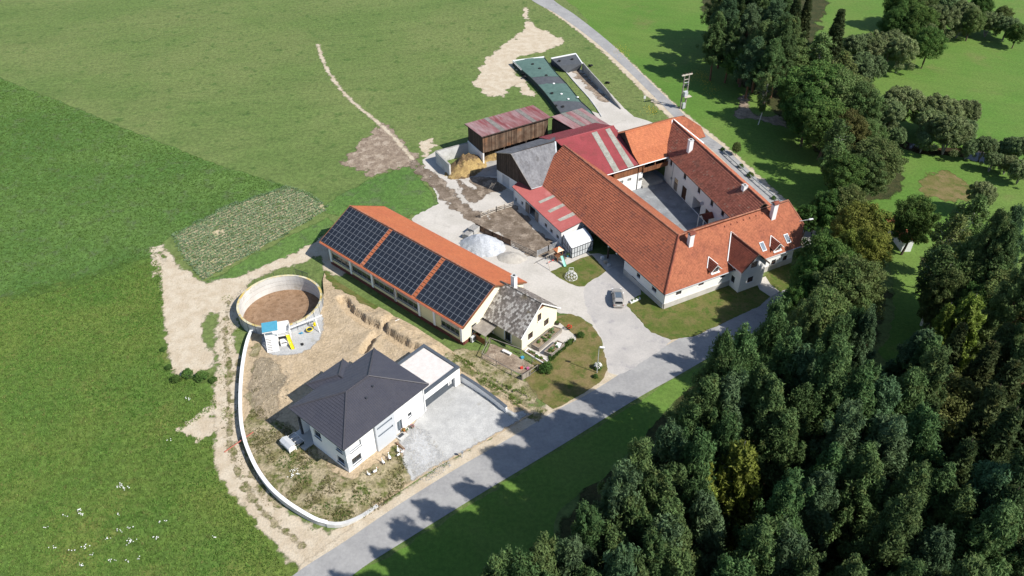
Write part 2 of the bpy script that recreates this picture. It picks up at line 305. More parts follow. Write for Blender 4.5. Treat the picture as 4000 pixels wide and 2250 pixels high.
# small things
mat('plastic_yellow',(.80,.62,.02),rough=.35); mat('plastic_blue',(.06,.30,.48),rough=.45); mat('plastic_red',(.55,.05,.035),rough=.45)
mat('tarp_blue',(.075,.30,.42),(.065,.27,.39),s=2,rough=.7)
mat('teal_slide',(.28,.62,.48),rough=.4); mat('orange_cloth',(.72,.24,.10),rough=.8); mat('cream_cloth',(.78,.62,.42),rough=.8)
mat('tarp_green',(.100,.168,.146),(.082,.140,.122),s=1.0,rough=.75,bump=.4,bs=3,bd=.06)
mat('tarp_dark',(.095,.102,.112),(.078,.084,.094),s=1.0,rough=.75,bump=.5,bs=3,bd=.06)
mat('film_white',(.78,.78,.77),rough=.5); mat('rubber',(.022,.022,.023),rough=.8); mat('net_dark',(.03,.045,.04),rough=.9)
mat('block',(.47,.455,.43),(.40,.385,.36),s=2,rough=.92,tint=.1)
mat('stone_heap',(.52,.54,.57),(.42,.44,.47),s=1.2,c3=(.33,.34,.36),s3=3.0,a3=(.55,.7),bump=1,bs=5,bd=.12,fine=.2,fs=6)
mat('sand_heap',(.46,.43,.38),(.38,.35,.31),s=1.5,bump=1,bs=6,bd=.08,fine=.12,fs=6)
mat('pipe_red',(.42,.14,.10),rough=.5); mat('terracotta',(.40,.15,.08),rough=.8)
mat('bird_white',(.82,.82,.81),rough=.6); mat('bird_black',(.02,.02,.022),rough=.6); mat('beak_red',(.62,.07,.03),rough=.5)
mat('car_paint',(.46,.44,.41),rough=.3,metal=.35,spec=.5); mat('car_glass',(.02,.025,.032),rough=.05,spec=.7); mat('car_roof_glass',(.10,.13,.16),rough=.08,spec=.7)
mat('tail_red',(.45,.02,.02),rough=.3); mat('chrome',(.6,.6,.6),rough=.15,metal=1); mat('plate_white',(.75,.75,.75),rough=.5)
mat('hutch_grey',(.50,.52,.54),rough=.8); mat('lamp_white',(.80,.80,.80),rough=.4)
mat('skin',(.45,.27,.19),rough=.6); mat('shirt_pale',(.55,.62,.78),rough=.8); mat('trousers_dark',(.02,.022,.03),rough=.85); mat('hair_brown',(.05,.032,.02),rough=.7)
mat('flower_white',(.80,.80,.76),rough=.8); mat('flower_red',(.60,.035,.03),rough=.7); mat('flower_yellow',(.70,.50,.03),rough=.7); mat('flower_pink',(.45,.13,.25),rough=.7); mat('flower_orange',(.68,.22,.05),rough=.7)
# foliage
def leafmat(n,a,b,c,sc=.35): mat(n,a,b,s=sc,c3=c,s3=1.1,a3=(.5,.68),rough=.75,tint=.38,trans=.28,spec=.15,orand=.2)
leafmat('leaf_pine',(.074,.134,.044),(.098,.162,.056),(.112,.150,.048))
leafmat('leaf_pine_blue',(.070,.132,.060),(.094,.158,.074),(.080,.132,.048))
leafmat('leaf_spruce',(0.043,0.070,0.026),(0.062,0.089,0.031),(0.072,0.084,0.026))
leafmat('leaf_larch',(0.155,0.215,0.036),(0.196,0.247,0.049),(0.121,0.169,0.031))
leafmat('leaf_oak',(0.066,0.140,0.032),(0.090,0.168,0.041),(0.105,0.154,0.035))
leafmat('leaf_green',(0.101,0.160,0.046),(0.129,0.179,0.060),(0.143,0.163,0.057))
leafmat('leaf_lime',(.155,.190,.034),(.190,.210,.044),(.115,.155,.028))
leafmat('leaf_willow',(0.150,0.214,0.084),(0.192,0.246,0.110),(0.126,0.180,0.060))
leafmat('leaf_olive',(.095,.11,.032),(.12,.125,.04),(.07,.09,.024))
leafmat('leaf_shrub',(0.085,0.173,0.037),(0.112,0.201,0.045),(0.075,0.138,0.030),sc=.3)
leafmat('leaf_cabbage',(0.159,0.281,0.140),(0.221,0.343,0.197),(0.118,0.257,0.071),sc=.8)
leafmat('leaf_grass',(0.115,0.209,0.041),(0.169,0.236,0.054),(0.216,0.216,0.074),sc=.15)
leafmat('leaf_dry',(.20,.19,.075),(.28,.24,.13),(.13,.15,.045),sc=.6)
mat('bark',(.085,.060,.045),(.13,.095,.07),s=3,rough=.95,bump=.5,bs=8); mat('bark_pine',(.20,.105,.06),(.13,.075,.05),s=2,rough=.95,bump=.5,bs=8)
mat('bark_birch',(.62,.61,.58),(.30,.29,.27),s=3,rough=.9,lo=.5,hi=.7); mat('bark_grey',(.30,.28,.25),(.2,.18,.16),s=3,rough=.95)
# ---------------------------------------------------------------- fields for ragged outlines
_rs=np.random.RandomState(11); _perm=_rs.rand(256,256)
def vnoise(x,y):
    xi=np.floor(x).astype(int); yi=np.floor(y).astype(int); fx=x-xi; fy=y-yi
    fx=fx*fx*(3-2*fx); fy=fy*fy*(3-2*fy)
    a=_perm[xi&255,yi&255]; b=_perm[(xi+1)&255,yi&255]; c=_perm[xi&255,(yi+1)&255]; d=_perm[(xi+1)&255,(yi+1)&255]
    return (a*(1-fx)+b*fx)*(1-fy)+(c*(1-fx)+d*fx)*fy-.5
def fbm(x,y,s,o=4):
    r=0; a=1.
    for k in range(o): r=r+a*vnoise(x*s+17.3*k,y*s-9.1*k); s*=2.03; a*=.55
    return r
def sdf(poly,X,Y):
    P=np.array([(p[0],p[1]) for p in poly]); Q=np.roll(P,-1,0)
    d=np.full(X.shape,1e9); ins=np.zeros(X.shape,bool)
    for (ax,ay),(bx,by) in zip(P,Q):
        ex,ey=bx-ax,by-ay; L=ex*ex+ey*ey+1e-12
        t=np.clip(((X-ax)*ex+(Y-ay)*ey)/L,0,1)
        d=np.minimum(d,(X-ax-t*ex)**2+(Y-ay-t*ey)**2)
        c=((ay>Y)!=(by>Y)); 
        with np.errstate(divide='ignore',invalid='ignore'): xx=(bx-ax)*(Y-ay)/(by-ay)+ax
        ins^=c&(X<xx)
    return np.where(ins,-1,1)*np.sqrt(d)
def ribbon_sdf(path,wd,X,Y):
    d=np.full(X.shape,1e9)
    for i in range(len(path)-1):
        ax,ay=path[i][:2]; bx,by=path[i+1][:2]; ex,ey=bx-ax,by-ay; L=ex*ex+ey*ey+1e-12
        t=np.clip(((X-ax)*ex+(Y-ay)*ey)/L,0,1); d=np.minimum(d,(X-ax-t*ex)**2+(Y-ay-t*ey)**2)
    return np.sqrt(d)-wd/2
def ms_sheet(name,fld,bb,res,z,matn,flat=True,parent=None,kind='structure'):
    i0,i1=math.floor(bb[0]/res),math.ceil(bb[1]/res); j0,j1=math.floor(bb[2]/res),math.ceil(bb[3]/res)
    xs=np.arange(i0,i1+1)*res; ys=np.arange(j0,j1+1)*res
    X,Y=np.meshgrid(xs,ys,indexing='ij'); Fv=fld(X,Y)
    Z=np.full(X.shape,float(z)) if not callable(z) else z(X,Y)
    ins=Fv<0; full=ins[:-1,:-1]&ins[1:,:-1]&ins[1:,1:]&ins[:-1,1:]
    anyc=(ins[:-1,:-1]|ins[1:,:-1]|ins[1:,1:]|ins[:-1,1:])&~full
    v=[];f=[];idx={};ed=[]
    soft=matn.endswith('_f')
    if soft: full_far=full&(np.minimum.reduce([-Fv[:-1,:-1],-Fv[1:,:-1],-Fv[1:,1:],-Fv[:-1,1:]])>3.5)
    def gv(i,j):
        k=(i,j)
        if k not in idx: idx[k]=len(v); v.append((X[i,j],Y[i,j],Z[i,j])); ed.append(min(4.,-Fv[i,j]))
        return idx[k]
    nx,ny=full.shape
    if flat:
        mg=full_far if soft else full
        if soft:
            for i,j in zip(*np.nonzero(full&~full_far)): f.append((gv(i,j),gv(i+1,j),gv(i+1,j+1),gv(i,j+1)))
        for i in range(nx):
            row=mg[i]; j=0
            while j<ny:
                if row[j]:
                    k=j
                    while k<ny and row[k]: k+=1
                    f.append((gv(i,j),gv(i+1,j),gv(i+1,k),gv(i,k))); j=k
                else: j+=1
    else:
        for i,j in zip(*np.nonzero(full)): f.append((gv(i,j),gv(i+1,j),gv(i+1,j+1),gv(i,j+1)))
    for i,j in zip(*np.nonzero(anyc)):
        cs=[(i,j),(i+1,j),(i+1,j+1),(i,j+1)]; pl=[]
        for a in range(4):
            p,q=cs[a],cs[(a+1)%4]; fp,fq=Fv[p],Fv[q]
            if fp<0: pl.append(gv(*p))
            if (fp<0)!=(fq<0):
                t=fp/(fp-fq); pl.append(len(v)); ed.append(0.); v.append((X[p]+(X[q]-X[p])*t,Y[p]+(Y[q]-Y[p])*t,Z[p]+(Z[q]-Z[p])*t))
        if len(pl)>2: f.append(tuple(pl))
    me=bpy.data.meshes.new(name); me.from_pydata(v,[],f); me.update(); me.materials.append(MAT[matn])
    if soft: me.attributes.new('edge','FLOAT','POINT').data.foreach_set('value',ed)
    if not flat: me.polygons.foreach_set('use_smooth',[True]*len(me.polygons))
    o=link(name,me,parent)
    if kind: o['kind']=kind
    return o
def bbox(polys,pad=1.5):
    xs=[p[0] for q in polys for p in q]; ys=[p[1] for q in polys for p in q]
    return (min(xs)-pad,max(xs)+pad,min(ys)-pad,max(ys)+pad)
def region(name,polys,z,matn,amp=.5,ns=.8,res=.35,smooth=True,minus=(),flat=True,kind='structure',grow=0,ribs=()):
    P=[catmull(p,1.2,True) if smooth else [Vector(q[:2]) for q in p] for p in polys]
    Mn=[catmull(p,1.2,True) if smooth else p for p in minus]
    def fld(X,Y):
        d=np.full(X.shape,1e9)
        for p in P: d=np.minimum(d,sdf(p,X,Y))
        for r_,wd in ribs: d=np.minimum(d,ribbon_sdf(r_,wd,X,Y))
        for p in Mn: d=np.maximum(d,-sdf(p,X,Y))
        return d-grow-(.45 if matn.endswith('_f') else 0)+amp*2*fbm(X,Y,ns)
    return ms_sheet(name,fld,bbox(P+[r_[0] for r_ in ribs],2+amp*2),res,z,matn,flat,kind=kind)
def ov(*pts): return [V(*p) for p in pts]
def gp(*pts): return [G(*p) for p in pts]
# ---------------------------------------------------------------- ground
TANK=Vector((-39.35,104.05,0)); TR=7.05
def circ(c,r,n=48): return [Vector((c.x+r*math.cos(2*math.pi*k/n),c.y+r*math.sin(2*math.pi*k/n),0)) for k in range(n)]
ring=[Vector((-1500,-1200,0)),Vector((1500,-1200,0)),Vector((1500,2400,0)),Vector((-1500,2400,0))]
hole=circ(TANK,6.9)
tri=tessellate_polygon([ring,hole[::-1]]); allp=ring+hole[::-1]
gm=MB(); gm.v=[tuple(p) for p in allp]; gm.f=[list(t) for t in tri]; gm.t=[.5]*len(tri); gm.mi=[0]*len(tri)
# make faces look up
for k,t in enumerate(gm.f):
    a,b,c_=[Vector(gm.v[i]) for i in t]
    if (b-a).cross(c_-a).z<0: gm.f[k]=t[::-1]
tag(gm.build('ground','meadow'),kind='structure')
# meadow east of the upper road, valley meadow
region('meadow_east',[ov((1400,-250),(1480,60),(1600,170),(1700,270),(1760,330),(1850,400),(1960,500),(2060,620),(2110,640),(2200,640),(2500,800),(2900,900),(3300,700),(3300,-250))],.008,'meadow_bright',amp=.5,ns=.3,res=.8)
region('crop_field',[ov((-330,60),(0,197),(150,256),(330,330),(560,418),(715,470),(640,500),(500,566),(428,594),(392,634),(402,700),(410,800),(420,930),(540,1100),(560,1200),(700,1380),(730,1500),(740,1700),(-330,1700))],.006,'crop_f',amp=.35,ns=.5,res=.5)
region('rough_field',[ov((-330,850),(0,765),(150,730),(300,686),(396,655),(412,720),(412,800),(405,860),(425,935),(470,955),(530,985),(545,1030),(455,1085),(535,1110),(545,1190),(600,1262),(680,1362),(728,1449),(740,1700),(-330,1700))],.010,'rough_f',amp=.9,ns=.35,res=.4,grow=3.0)
region('clover_strip',[ov((845,498),(930,455),(1022,420),(1062,455),(1102,512),(1040,540),(960,560),(850,540),(815,530))],.006,'crop_f',amp=.5,ns=.5,res=.4)
region('clover_strip',[ov((820,545),(800,560),(700,610),(560,690),(520,712),(545,716),(640,690),(760,630),(815,590),(840,560))],.006,'crop_f',amp=.5,ns=.5,res=.4)
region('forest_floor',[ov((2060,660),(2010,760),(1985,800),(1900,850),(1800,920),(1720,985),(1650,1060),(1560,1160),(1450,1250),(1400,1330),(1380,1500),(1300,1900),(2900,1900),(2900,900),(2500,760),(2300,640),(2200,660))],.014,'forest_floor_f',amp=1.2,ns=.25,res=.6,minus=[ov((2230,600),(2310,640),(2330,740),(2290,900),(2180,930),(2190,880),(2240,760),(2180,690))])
region('forest_floor',[ov((1775,-40),(2070,-40),(2060,120),(2200,250),(2262,400),(2250,490),(2100,480),(2050,380),(1985,320),(1900,240),(1830,160))],.014,'forest_floor_f',amp=1.2,ns=.25,res=.6)  # wood floor; shade under the trees is put into its dark colour
# verge strip below the road
region('verge',[ov((860,1480),(1000,1385),(1200,1260),(1400,1138),(1600,1014),(1790,905),(1800,925),(1720,990),(1650,1065),(1550,1170),(1440,1255),(1390,1330),(1370,1500))],.016,'meadow_bright',amp=.3,ns=.5,res=.35)
# stream
region('stream',[ov((2180,335),(2240,345),(2330,370),(2420,372),(2480,385),(2560,410),(2800,440),(2800,465),(2560,430),(2470,410),(2400,392),(2320,388),(2240,362),(2180,352))],.012,'water',amp=.4,ns=.4,res=.4)
region('dry_patch',[ov((2320,450),(2360,435),(2420,450),(2460,480),(2430,510),(2370,500),(2330,480))],.012,'lawn_dry_f',amp=2.2,ns=.3,res=.35)
region('dirt_bank',[ov((1850,290),(1870,240),(1885,235),(1895,285),(1960,295),(2000,310),(1960,318),(1900,302))],.014,'dirt_f',amp=.9,ns=.4,res=.3)
region('wheel_track',[],.014,'pale_soil',amp=.9,ns=.6,res=.25,ribs=[(ov((2095,520),(2060,475),(2020,440),(2000,420)),1.4)]) if False else None
# tracks and bare earth
TRK=[ov((405,668),(445,668),(520,713),(600,702),(625,728),(595,775),(560,790),(530,785),(508,815),(512,860),(540,900),(510,935),(455,946),(427,905),(413,800)),
 ov((520,713),(620,692),(720,650),(800,606),(850,600),(900,650),(860,690),(820,680),(808,640),(760,662),(700,676),(640,698),(600,740),(560,745)),
 ov((556,758),(592,742),(602,800),(585,862),(606,905),(614,960),(612,1040),(616,1100),(628,1160),(655,1218),(705,1272),(765,1312),(822,1342),(862,1328),(960,1266),(1000,1282),(860,1378),(770,1424),(722,1402),(672,1342),(602,1262),(552,1192),(542,1100),(536,1000),(548,940),(546,862))]
region('dirt_track',TRK,.020,'sand_f',amp=.42,ns=1.1,res=.25,minus=[circ(TANK,7.2)],ribs=[(ov((384,628),(412,668)),1.0),(ov((404,622),(440,668)),.9),(ov((640,690),(760,640),(845,590)),2.2)])
TP=ov((575,760),(568,830),(575,930),(576,1040),(582,1130),(612,1220),(680,1305),(760,1370))
region('track_grass',[],.0235,'weeds_f',amp=.5,ns=1.0,res=.22,ribs=[(catmull(TP,1.5),.35),(catmull(ov((600,905),(608,1000),(614,1110),(640,1200),(700,1270)),1.5),.3)])
region('worn_path',[],.018,'sand_f',amp=.30,ns=.9,res=.25,ribs=[(catmull(ov((801,112),(815,160),(850,215),(893,262),(940,300),(990,345),(1040,402)),1.5),.75)]) if True else None
region('dirt_patch',[ov((862,412),(884,388),(930,335),(962,312),(1000,342),(1048,405),(1030,416),(985,425),(935,444),(912,430))],.016,'dirt_f',amp=1.1,ns=.45,res=.28)
region('gravel_turnaround',[ov((1322,20),(1334,60),(1370,80),(1422,106),(1362,130),(1303,144),(1296,185),(1318,203),(1272,226),(1200,214),(1213,165),(1262,118),(1312,78)),ov((1195,205),(1270,225),(1265,240),(1220,235))],.016,'sand_f',amp=.9,ns=.45,res=.3)
region('bare_spot',[ov((1060,352),(1082,350),(1090,380),(1075,400),(1060,395),(1055,370)),ov((1300,200),(1330,215),(1340,240),(1310,230))],.014,'sand_f',amp=1.0,ns=.6,res=.25)
region('field_edge_soil',[ov((460,1078),(535,1020),(548,1050),(540,1095),(500,1100)),ov((395,640),(415,655),(410,700),(398,690))],.018,'sand_f',amp=1.3,ns=.8,res=.22)
# vegetable plot
VEG=[V(428,592),V(560,520),V(722,466),V(770,480),V(835,522),V(770,565),V(640,638),V(508,712),V(455,650)]
region('vegetable_plot',[VEG],.024,'pale_soil_f',amp=.3,ns=.8,res=.3,smooth=False,grow=-1.0)
# ---------------------------------------------------------------- roads and yards
def strip(name,left,right,z,matn,parent=None):
    L=catmull(left,1.5); Rr=catmull(right,1.5); n=max(len(L),len(Rr))
    def rs(P):
        d=[0]
        for a,b in zip(P,P[1:]): d.append(d[-1]+(b-a).length)
        out=[];k=0
        for i in range(n):
            s_=d[-1]*i/(n-1)
            while k<len(P)-2 and d[k+1]<s_: k+=1
            t=(s_-d[k])/max(d[k+1]-d[k],1e-6); out.append(P[k].lerp(P[k+1],t))
        return out
    A,B=rs(L),rs(Rr); m=MB()
    for i in range(n-1): m.poly([(*A[i],z),(*B[i],z),(*B[i+1],z),(*A[i+1],z)],t=.5)
    o=m.build(name,matn,parent); return tag(o,kind='structure')
SH=.024
# grit shoulder under the road
region('road_shoulder',[],.0225,'sand_f',amp=.28,ns=1.2,res=.25,ribs=[(catmull(ov((800,1449),(930,1345),(1100,1232),(1300,1105),(1480,1000),(1650,900),(1800,822),(1950,755)),2),5.3),(catmull(ov((1362,0),(1430,45),(1520,115),(1610,200),(1692,280),(1790,360),(1900,460),(2000,560),(2032,612)),2),4.7)])
strip('road',ov((560,1600),(735,1449),(862,1366),(1000,1272),(1150,1178),(1290,1098),(1400,1032),(1490,985),(1600,915),(1700,856),(1800,804),(1900,752),(1975,716),(2015,690),(2028,650)),
      ov((700,1620),(885,1449),(1010,1366),(1200,1248),(1400,1128),(1600,1004),(1700,948),(1790,896),(1890,842),(1975,798),(2040,748),(2062,700),(2066,650)),.030,'asphalt')
strip('lane',ov((500,-420),(900,-260),(1130,-150),(1270,-60),(1337,0),(1400,35),(1480,92),(1560,160),(1640,238),(1720,318),(1800,385),(1880,462),(1960,535),(2010,590),(2026,640),(2010,700)),
      ov((560,-450),(960,-285),(1190,-165),(1325,-65),(1392,0),(1450,40),(1535,108),(1610,182),(1690,258),(1760,325),(1835,382),(1915,458),(1995,528),(2045,590),(2062,640),(2060,700)),.034,'asphalt')
YARD=[gp((1600,855),(1715,795),(1680,700),(1650,625),(1700,600),(1780,690),(1960,690),(2050,780),(2200,930),(2300,990),(2460,1000),(2480,1190),(2440,1190),(2545,1295),(2622,1330),(2420,1465),(2373,1455),(2367,1400),(2345,1320),(2314,1272),(2258,1234),(2184,1225),(2100,1180),(1950,1090),(1800,1000))]
region('farmyard',YARD,.028,'concrete',amp=.25,ns=1.0,res=.3,smooth=False)
region('driveway',[gp((2283,1124),(2339,1082),(2372,1058),(2420,1040),(2490,1060),(2500,1185),(2445,1190),(2545,1297),(2622,1332),(2430,1462),(2378,1455),(2372,1400),(2350,1318),(2318,1262),(2290,1200))],.032,'drive',amp=.12,ns=1.0,res=.28)
region('loading_slab',[gp((1650,625),(1702,590),(1760,690),(1800,770),(1790,830),(1760,820),(1690,720))],.034,'concrete',amp=.15,ns=.8,res=.28,smooth=False)
region('mud_smear',[gp((1610,630),(1650,640),(1760,740),(1850,820),(1935,862),(2035,915),(2140,985),(2100,1000),(2040,990),(1975,930),(1880,890),(1780,830),(1690,745),(1630,680)),gp((1900,860),(2010,800),(2100,900),(2200,1000),(2150,1005),(2060,960))],.038,'mud_f',amp=1.0,ns=.5,res=.25)
region('mud_smear',[gp((1775,695),(1830,720),(1900,760),(1830,790),(1800,745)),gp((1840,690),(1960,700),(1990,730),(1880,760))],.038,'mud_f',amp=.9,ns=.5,res=.25)
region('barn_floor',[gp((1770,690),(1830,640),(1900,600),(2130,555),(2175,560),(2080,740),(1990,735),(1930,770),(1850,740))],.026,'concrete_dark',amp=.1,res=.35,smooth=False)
region('courtyard',[gp((2330,640),(2460,690),(2510,700),(2560,660),(2660,740),(2900,870),(2900,930),(2640,930),(2560,820))],.028,'court',amp=.05,res=.5,smooth=False)
region('back_yard',[gp((2260,420),(2330,440),(2400,480),(2480,455),(2555,482),(2620,475),(2600,560),(2400,560),(2300,500))],.028,'concrete',amp=.15,ns=.6,res=.35,smooth=False)
region('silage_floor',[gp((2212,288),(2262,268),(2290,285),(2390,370),(2440,425),(2480,458),(2400,485),(2350,450),(2310,400),(2262,335))],.030,'concrete',amp=.1,ns=.6,res=.35,smooth=False)
region('silage_stain',[gp((2240,278),(2275,285),(2330,345),(2380,400),(2350,400),(2290,340),(2250,300))],.034,'dirt_f',amp=.8,ns=.6,res=.25)
# lawns
region('lawn',[gp((2148,1062),(2218,1032),(2265,1010),(2312,996),(2369,1060),(2339,1081),(2297,1104),(2283,1121),(2261,1120),(2226,1109),(2181,1084))],.044,'lawn',amp=.08,ns=1.5,res=.2,smooth=False)
region('lawn',[gp((2130,1260),(2184,1234),(2224,1226),(2258,1236),(2314,1274),(2345,1320),(2367,1401),(2373,1447),(2352,1487),(2290,1530),(2200,1583),(2160,1598),(2110,1565),(2060,1520),(2050,1480),(2100,1380))],.044,'lawn_dry',amp=.10,ns=1.5,res=.2,smooth=False)
region('lawn',[gp((2446,1189),(2500,1150),(2600,1150),(2860,1080),(2975,1085),(2964,1122),(3014,1158),(2962,1198),(2843,1254),(2719,1312),(2622,1327),(2545,1300))],.044,'lawn',amp=.12,ns=1.2,res=.22,smooth=False)
region('lawn',[gp((2970,1085),(3050,1040),(3120,1030),(3160,1060),(3110,1115),(3030,1150),(3014,1150))],.044,'lawn',amp=.15,ns=1.2,res=.25,smooth=False)
region('lawn',[gp((3480,1000),(3560,960),(3600,1080),(3600,1250),(3540,1380),(3620,1440),(3540,1440),(3440,1390),(3500,1200))],.026,'meadow_bright',amp=.6,ns=.4,res=.35)
strip('footpath',gp((2950,1098),(2962,1128),(3010,1160)),gp((2990,1080),(3003,1106),(3045,1140)),.052,'concrete')
# ---------------------------------------------------------------- raised house plot with retaining wall
ZP=.7
WALLP=catmull(gp((988,1310),(972,1350),(957,1420),(948,1500),(945,1580),(948,1660),(958,1720),(975,1775),(1010,1850),(1060,1920),(1120,1975),(1190,2020),(1250,2048),(1310,2057),(1360,2046),(1420,2015),(1475,1975)),.8)
ROADL=[Vector(p[:2]) for p in catmull(ov((735,1449),(862,1366),(1000,1272),(1150,1178),(1290,1098),(1400,1032),(1490,985)),2)]
PLOT=[Vector(p[:2]) for p in WALLP]+[Vector(p[:2]) for p in gp((1500,1960),(1700,1830),(1960,1690),(2085,1615),(2000,1560),(1900,1490),(1850,1440),(1760,1370),(1600,1270),(1450,1185),(1330,1110),(1270,1060),(1262,1100),(1268,1160),(1250,1230),(1200,1280),(1120,1310),(1040,1322))]
TRENCH=[(gp((1340,1185),(1375,1235),(1430,1275),(1495,1305),(1560,1350),(1640,1395)),1.5),(gp((1555,1215),(1520,1265),(1490,1305),(1450,1350),(1425,1390)),.8)]
HEAP=[(gp((1480,1250))[0],2.2,.8),(gp((1530,1290))[0],2.0,.6),(gp((1590,1300))[0],2.6,.8),(gp((1650,1345))[0],2.4,.7),(gp((1700,1370))[0],1.8,.8),(gp((1400,1215))[0],1.6,.35),(gp((1080,1450))[0],3.0,.5),(gp((1060,1560))[0],3.2,.55),(gp((1130,1520))[0],2.4,.6)]
def sstep(t): t=np.clip(t,0,1); return t*t*(3-2*t)
def zplot(X,Y,detail=True):
    X=np.asarray(X,float); Y=np.asarray(Y,float)
    dr=ribbon_sdf(ROADL,0,X,Y)
    base=ZP*sstep((dr-.4)/7.0)
    dt=np.hypot(X-TANK.x,Y-TANK.y)-TR
    e=ribbon_sdf([p[:2] for p in gp((1270,1055),(1450,1185),(1600,1270),(1760,1370),(1850,1440),(1990,1555))],0,X,Y)
    base=base*(.25+.75*sstep(e/5))
    td=np.full(X.shape,99.)
    for p_,wd in TRENCH: td=np.minimum(td,ribbon_sdf(p_,0,X,Y))
    base=np.maximum(base,.06)+.65*np.exp(-(td/3.2)**2)*sstep(e/2.2)
    if detail:
        for c,r,h in HEAP:
            d=np.hypot(X-c.x,Y-c.y)/r; base=base+.65*h*np.exp(-d*d*1.4)*(1+.5*fbm(X,Y,1.1,3))
        tr=np.full(X.shape,9.)
        for p,wd in TRENCH: tr=np.minimum(tr,ribbon_sdf(p,wd,X,Y)+.45*fbm(X,Y,.9,3))
        base=np.where(tr<.35,base*sstep((tr+.05)/.4)+.05*(1-sstep((tr+.05)/.4)),base)
        base=base+.05*fbm(X,Y,.6)
    return np.maximum(base,.045)
def zp(x,y): return float(zplot(np.array([x]),np.array([y]))[0])
def pregion(name,polys,off,matn,amp=.4,ns=.7,smooth=True,minus=()):
    P=[catmull(p,1.0,True) if smooth else [Vector(q[:2]) for q in p] for p in polys]
    def fld(X,Y):
        d=np.full(X.shape,1e9)
        for p in P: d=np.minimum(d,sdf(p,X,Y))
        d=d-(.4 if matn.endswith('_f') else 0)+amp*2*fbm(X,Y,ns)
        return np.maximum(d,sdf(PLOT,X,Y)+.02)
    return ms_sheet(name,fld,bbox(P,2),.28,lambda X,Y:zplot(X,Y)+off,matn,False)
ms_sheet('building_plot',lambda X,Y:sdf(PLOT,X,Y),bbox([PLOT],1),.28,zplot,'dug',False)
pregion('weedy_garden',[gp((975,1650),(985,1560),(1000,1470),(985,1400),(1000,1350),(1030,1400),(1020,1500),(1050,1640),(1130,1680),(1240,1780),(1360,1890),(1440,1850),(1520,1790),(1565,1740),(1580,1800),(1600,1870),(1640,1890),(1500,1985),(1420,2030),(1310,2070),(1200,2035),(1080,1950),(1000,1850),(960,1740))],.018,'weeds_f',amp=.8,ns=.55)
pregion('clod_ground',[gp((1010,1420),(1080,1430),(1120,1500),(1100,1560),(1090,1640),(1020,1650),(985,1560),(985,1480))],.03,'clod_f',amp=.5,ns=.6)
pregion('gravel_drive',[gp((1640,1640),(1700,1570),(1790,1500),(1810,1480),(1900,1540),(1975,1605),(2060,1615),(2085,1630),(1960,1705),(1780,1835),(1650,1905),(1610,1880),(1580,1800),(1565,1735),(1600,1690))],.022,'gravel_f',amp=.25,ns=.9)
pregion('coarse_gravel',[gp((1575,1740),(1620,1660),(1655,1680),(1690,1730),(1740,1770),(1780,1820),(1660,1900),(1620,1880),(1590,1800))],.036,'gravel_coarse_f',amp=.6,ns=.9)
pregion('play_gravel',[gp((1060,1395),(1030,1330),(1120,1290),(1225,1225),(1250,1232),(1262,1265),(1262,1300),(1240,1345),(1200,1380),(1130,1398))],.03,'gravel_f',amp=.12,ns=1.0)
pregion('grass_strip',[gp((1730,1385),(1790,1400),(1900,1480),(2000,1545),(2085,1605),(2070,1615),(1990,1575),(1880,1500),(1790,1440),(1750,1420))],.03,'weeds_f',amp=.5,ns=.8)
pregion('grass_strip',[gp((1795,1490),(1830,1500),(1990,1610),(2060,1612),(2040,1640),(1985,1625),(1900,1560),(1800,1500))],.03,'rough_f',amp=.4,ns=.8)
pregion('grass_strip',[gp((1270,1050),(1300,1075),(1400,1145),(1490,1200),(1470,1215),(1380,1170),(1300,1120),(1262,1080))],.03,'lawn',amp=.5,ns=.8)
region('service_track',[gp((1690,1350),(1760,1390),(1850,1440),(1950,1520),(2050,1580),(2140,1605),(2100,1640),(2040,1625),(1900,1540),(1800,1470),(1720,1400)),gp((1760,1380),(1850,1370),(1960,1420),(2060,1500),(2100,1580),(2000,1545),(1880,1460))],.05,'weeds_f',amp=.3,ns=.8,res=.25)
# ---------------------------------------------------------------- building kit
Z3=Vector((0,0,1))
def v3(p,z=None): return Vector((p[0],p[1],p[2] if z is None and len(p)>2 else (z or 0)))
def wall(parent,p0,p1,z0,z1,ops=(),m='white_wall',top=None,name='wall',depth=.2,label=None):
    """wall seen from outside with p0 on the left; ops = (u0,u1,za,zb); top = extra outline points (u,z) above z1"""
    p0,p1=v3(p0,0),v3(p1,0); d=(p1-p0); L=d.length; d/=L; n=Vector((d.y,-d.x,0)); mb=MB()
    P=lambda u,z,o=0:p0+d*u+Z3*z-n*o
    us=sorted({0,L,*[q for o in ops for q in o[:2]]}); zs=sorted({z0,z1,*[q for o in ops for q in o[2:4]]})
    for a,b in zip(us,us[1:]):
        for c_,e in zip(zs,zs[1:]):
            mu,mz=(a+b)/2,(c_+e)/2
            if any(o[0]<mu<o[1] and o[2]<mz<o[3] for o in ops): continue
            mb.poly([P(a,c_),P(b,c_),P(b,e),P(a,e)],t=.5)
    for a,b,c_,e in [o[:4] for o in ops]:
        for q in ([P(a,c_),P(a,e),P(a,e,depth),P(a,c_,depth)],[P(b,e),P(b,c_),P(b,c_,depth),P(b,e,depth)],[P(a,e),P(b,e),P(b,e,depth),P(a,e,depth)],[P(b,c_),P(a,c_),P(a,c_,depth),P(b,c_,depth)]): mb.poly(q,t=.5)
    if top: mb.poly([P(0,z1),P(L,z1)]+[P(u,z) for u,z in top],t=.5)
    # inner skin so that the wall has thickness
    mb.poly([P(0,z0,.32),P(0,z1,.32),P(L,z1,.32),P(L,z0,.32)],t=.5) if not ops else None
    return mb.build(name,m,parent,label=label)
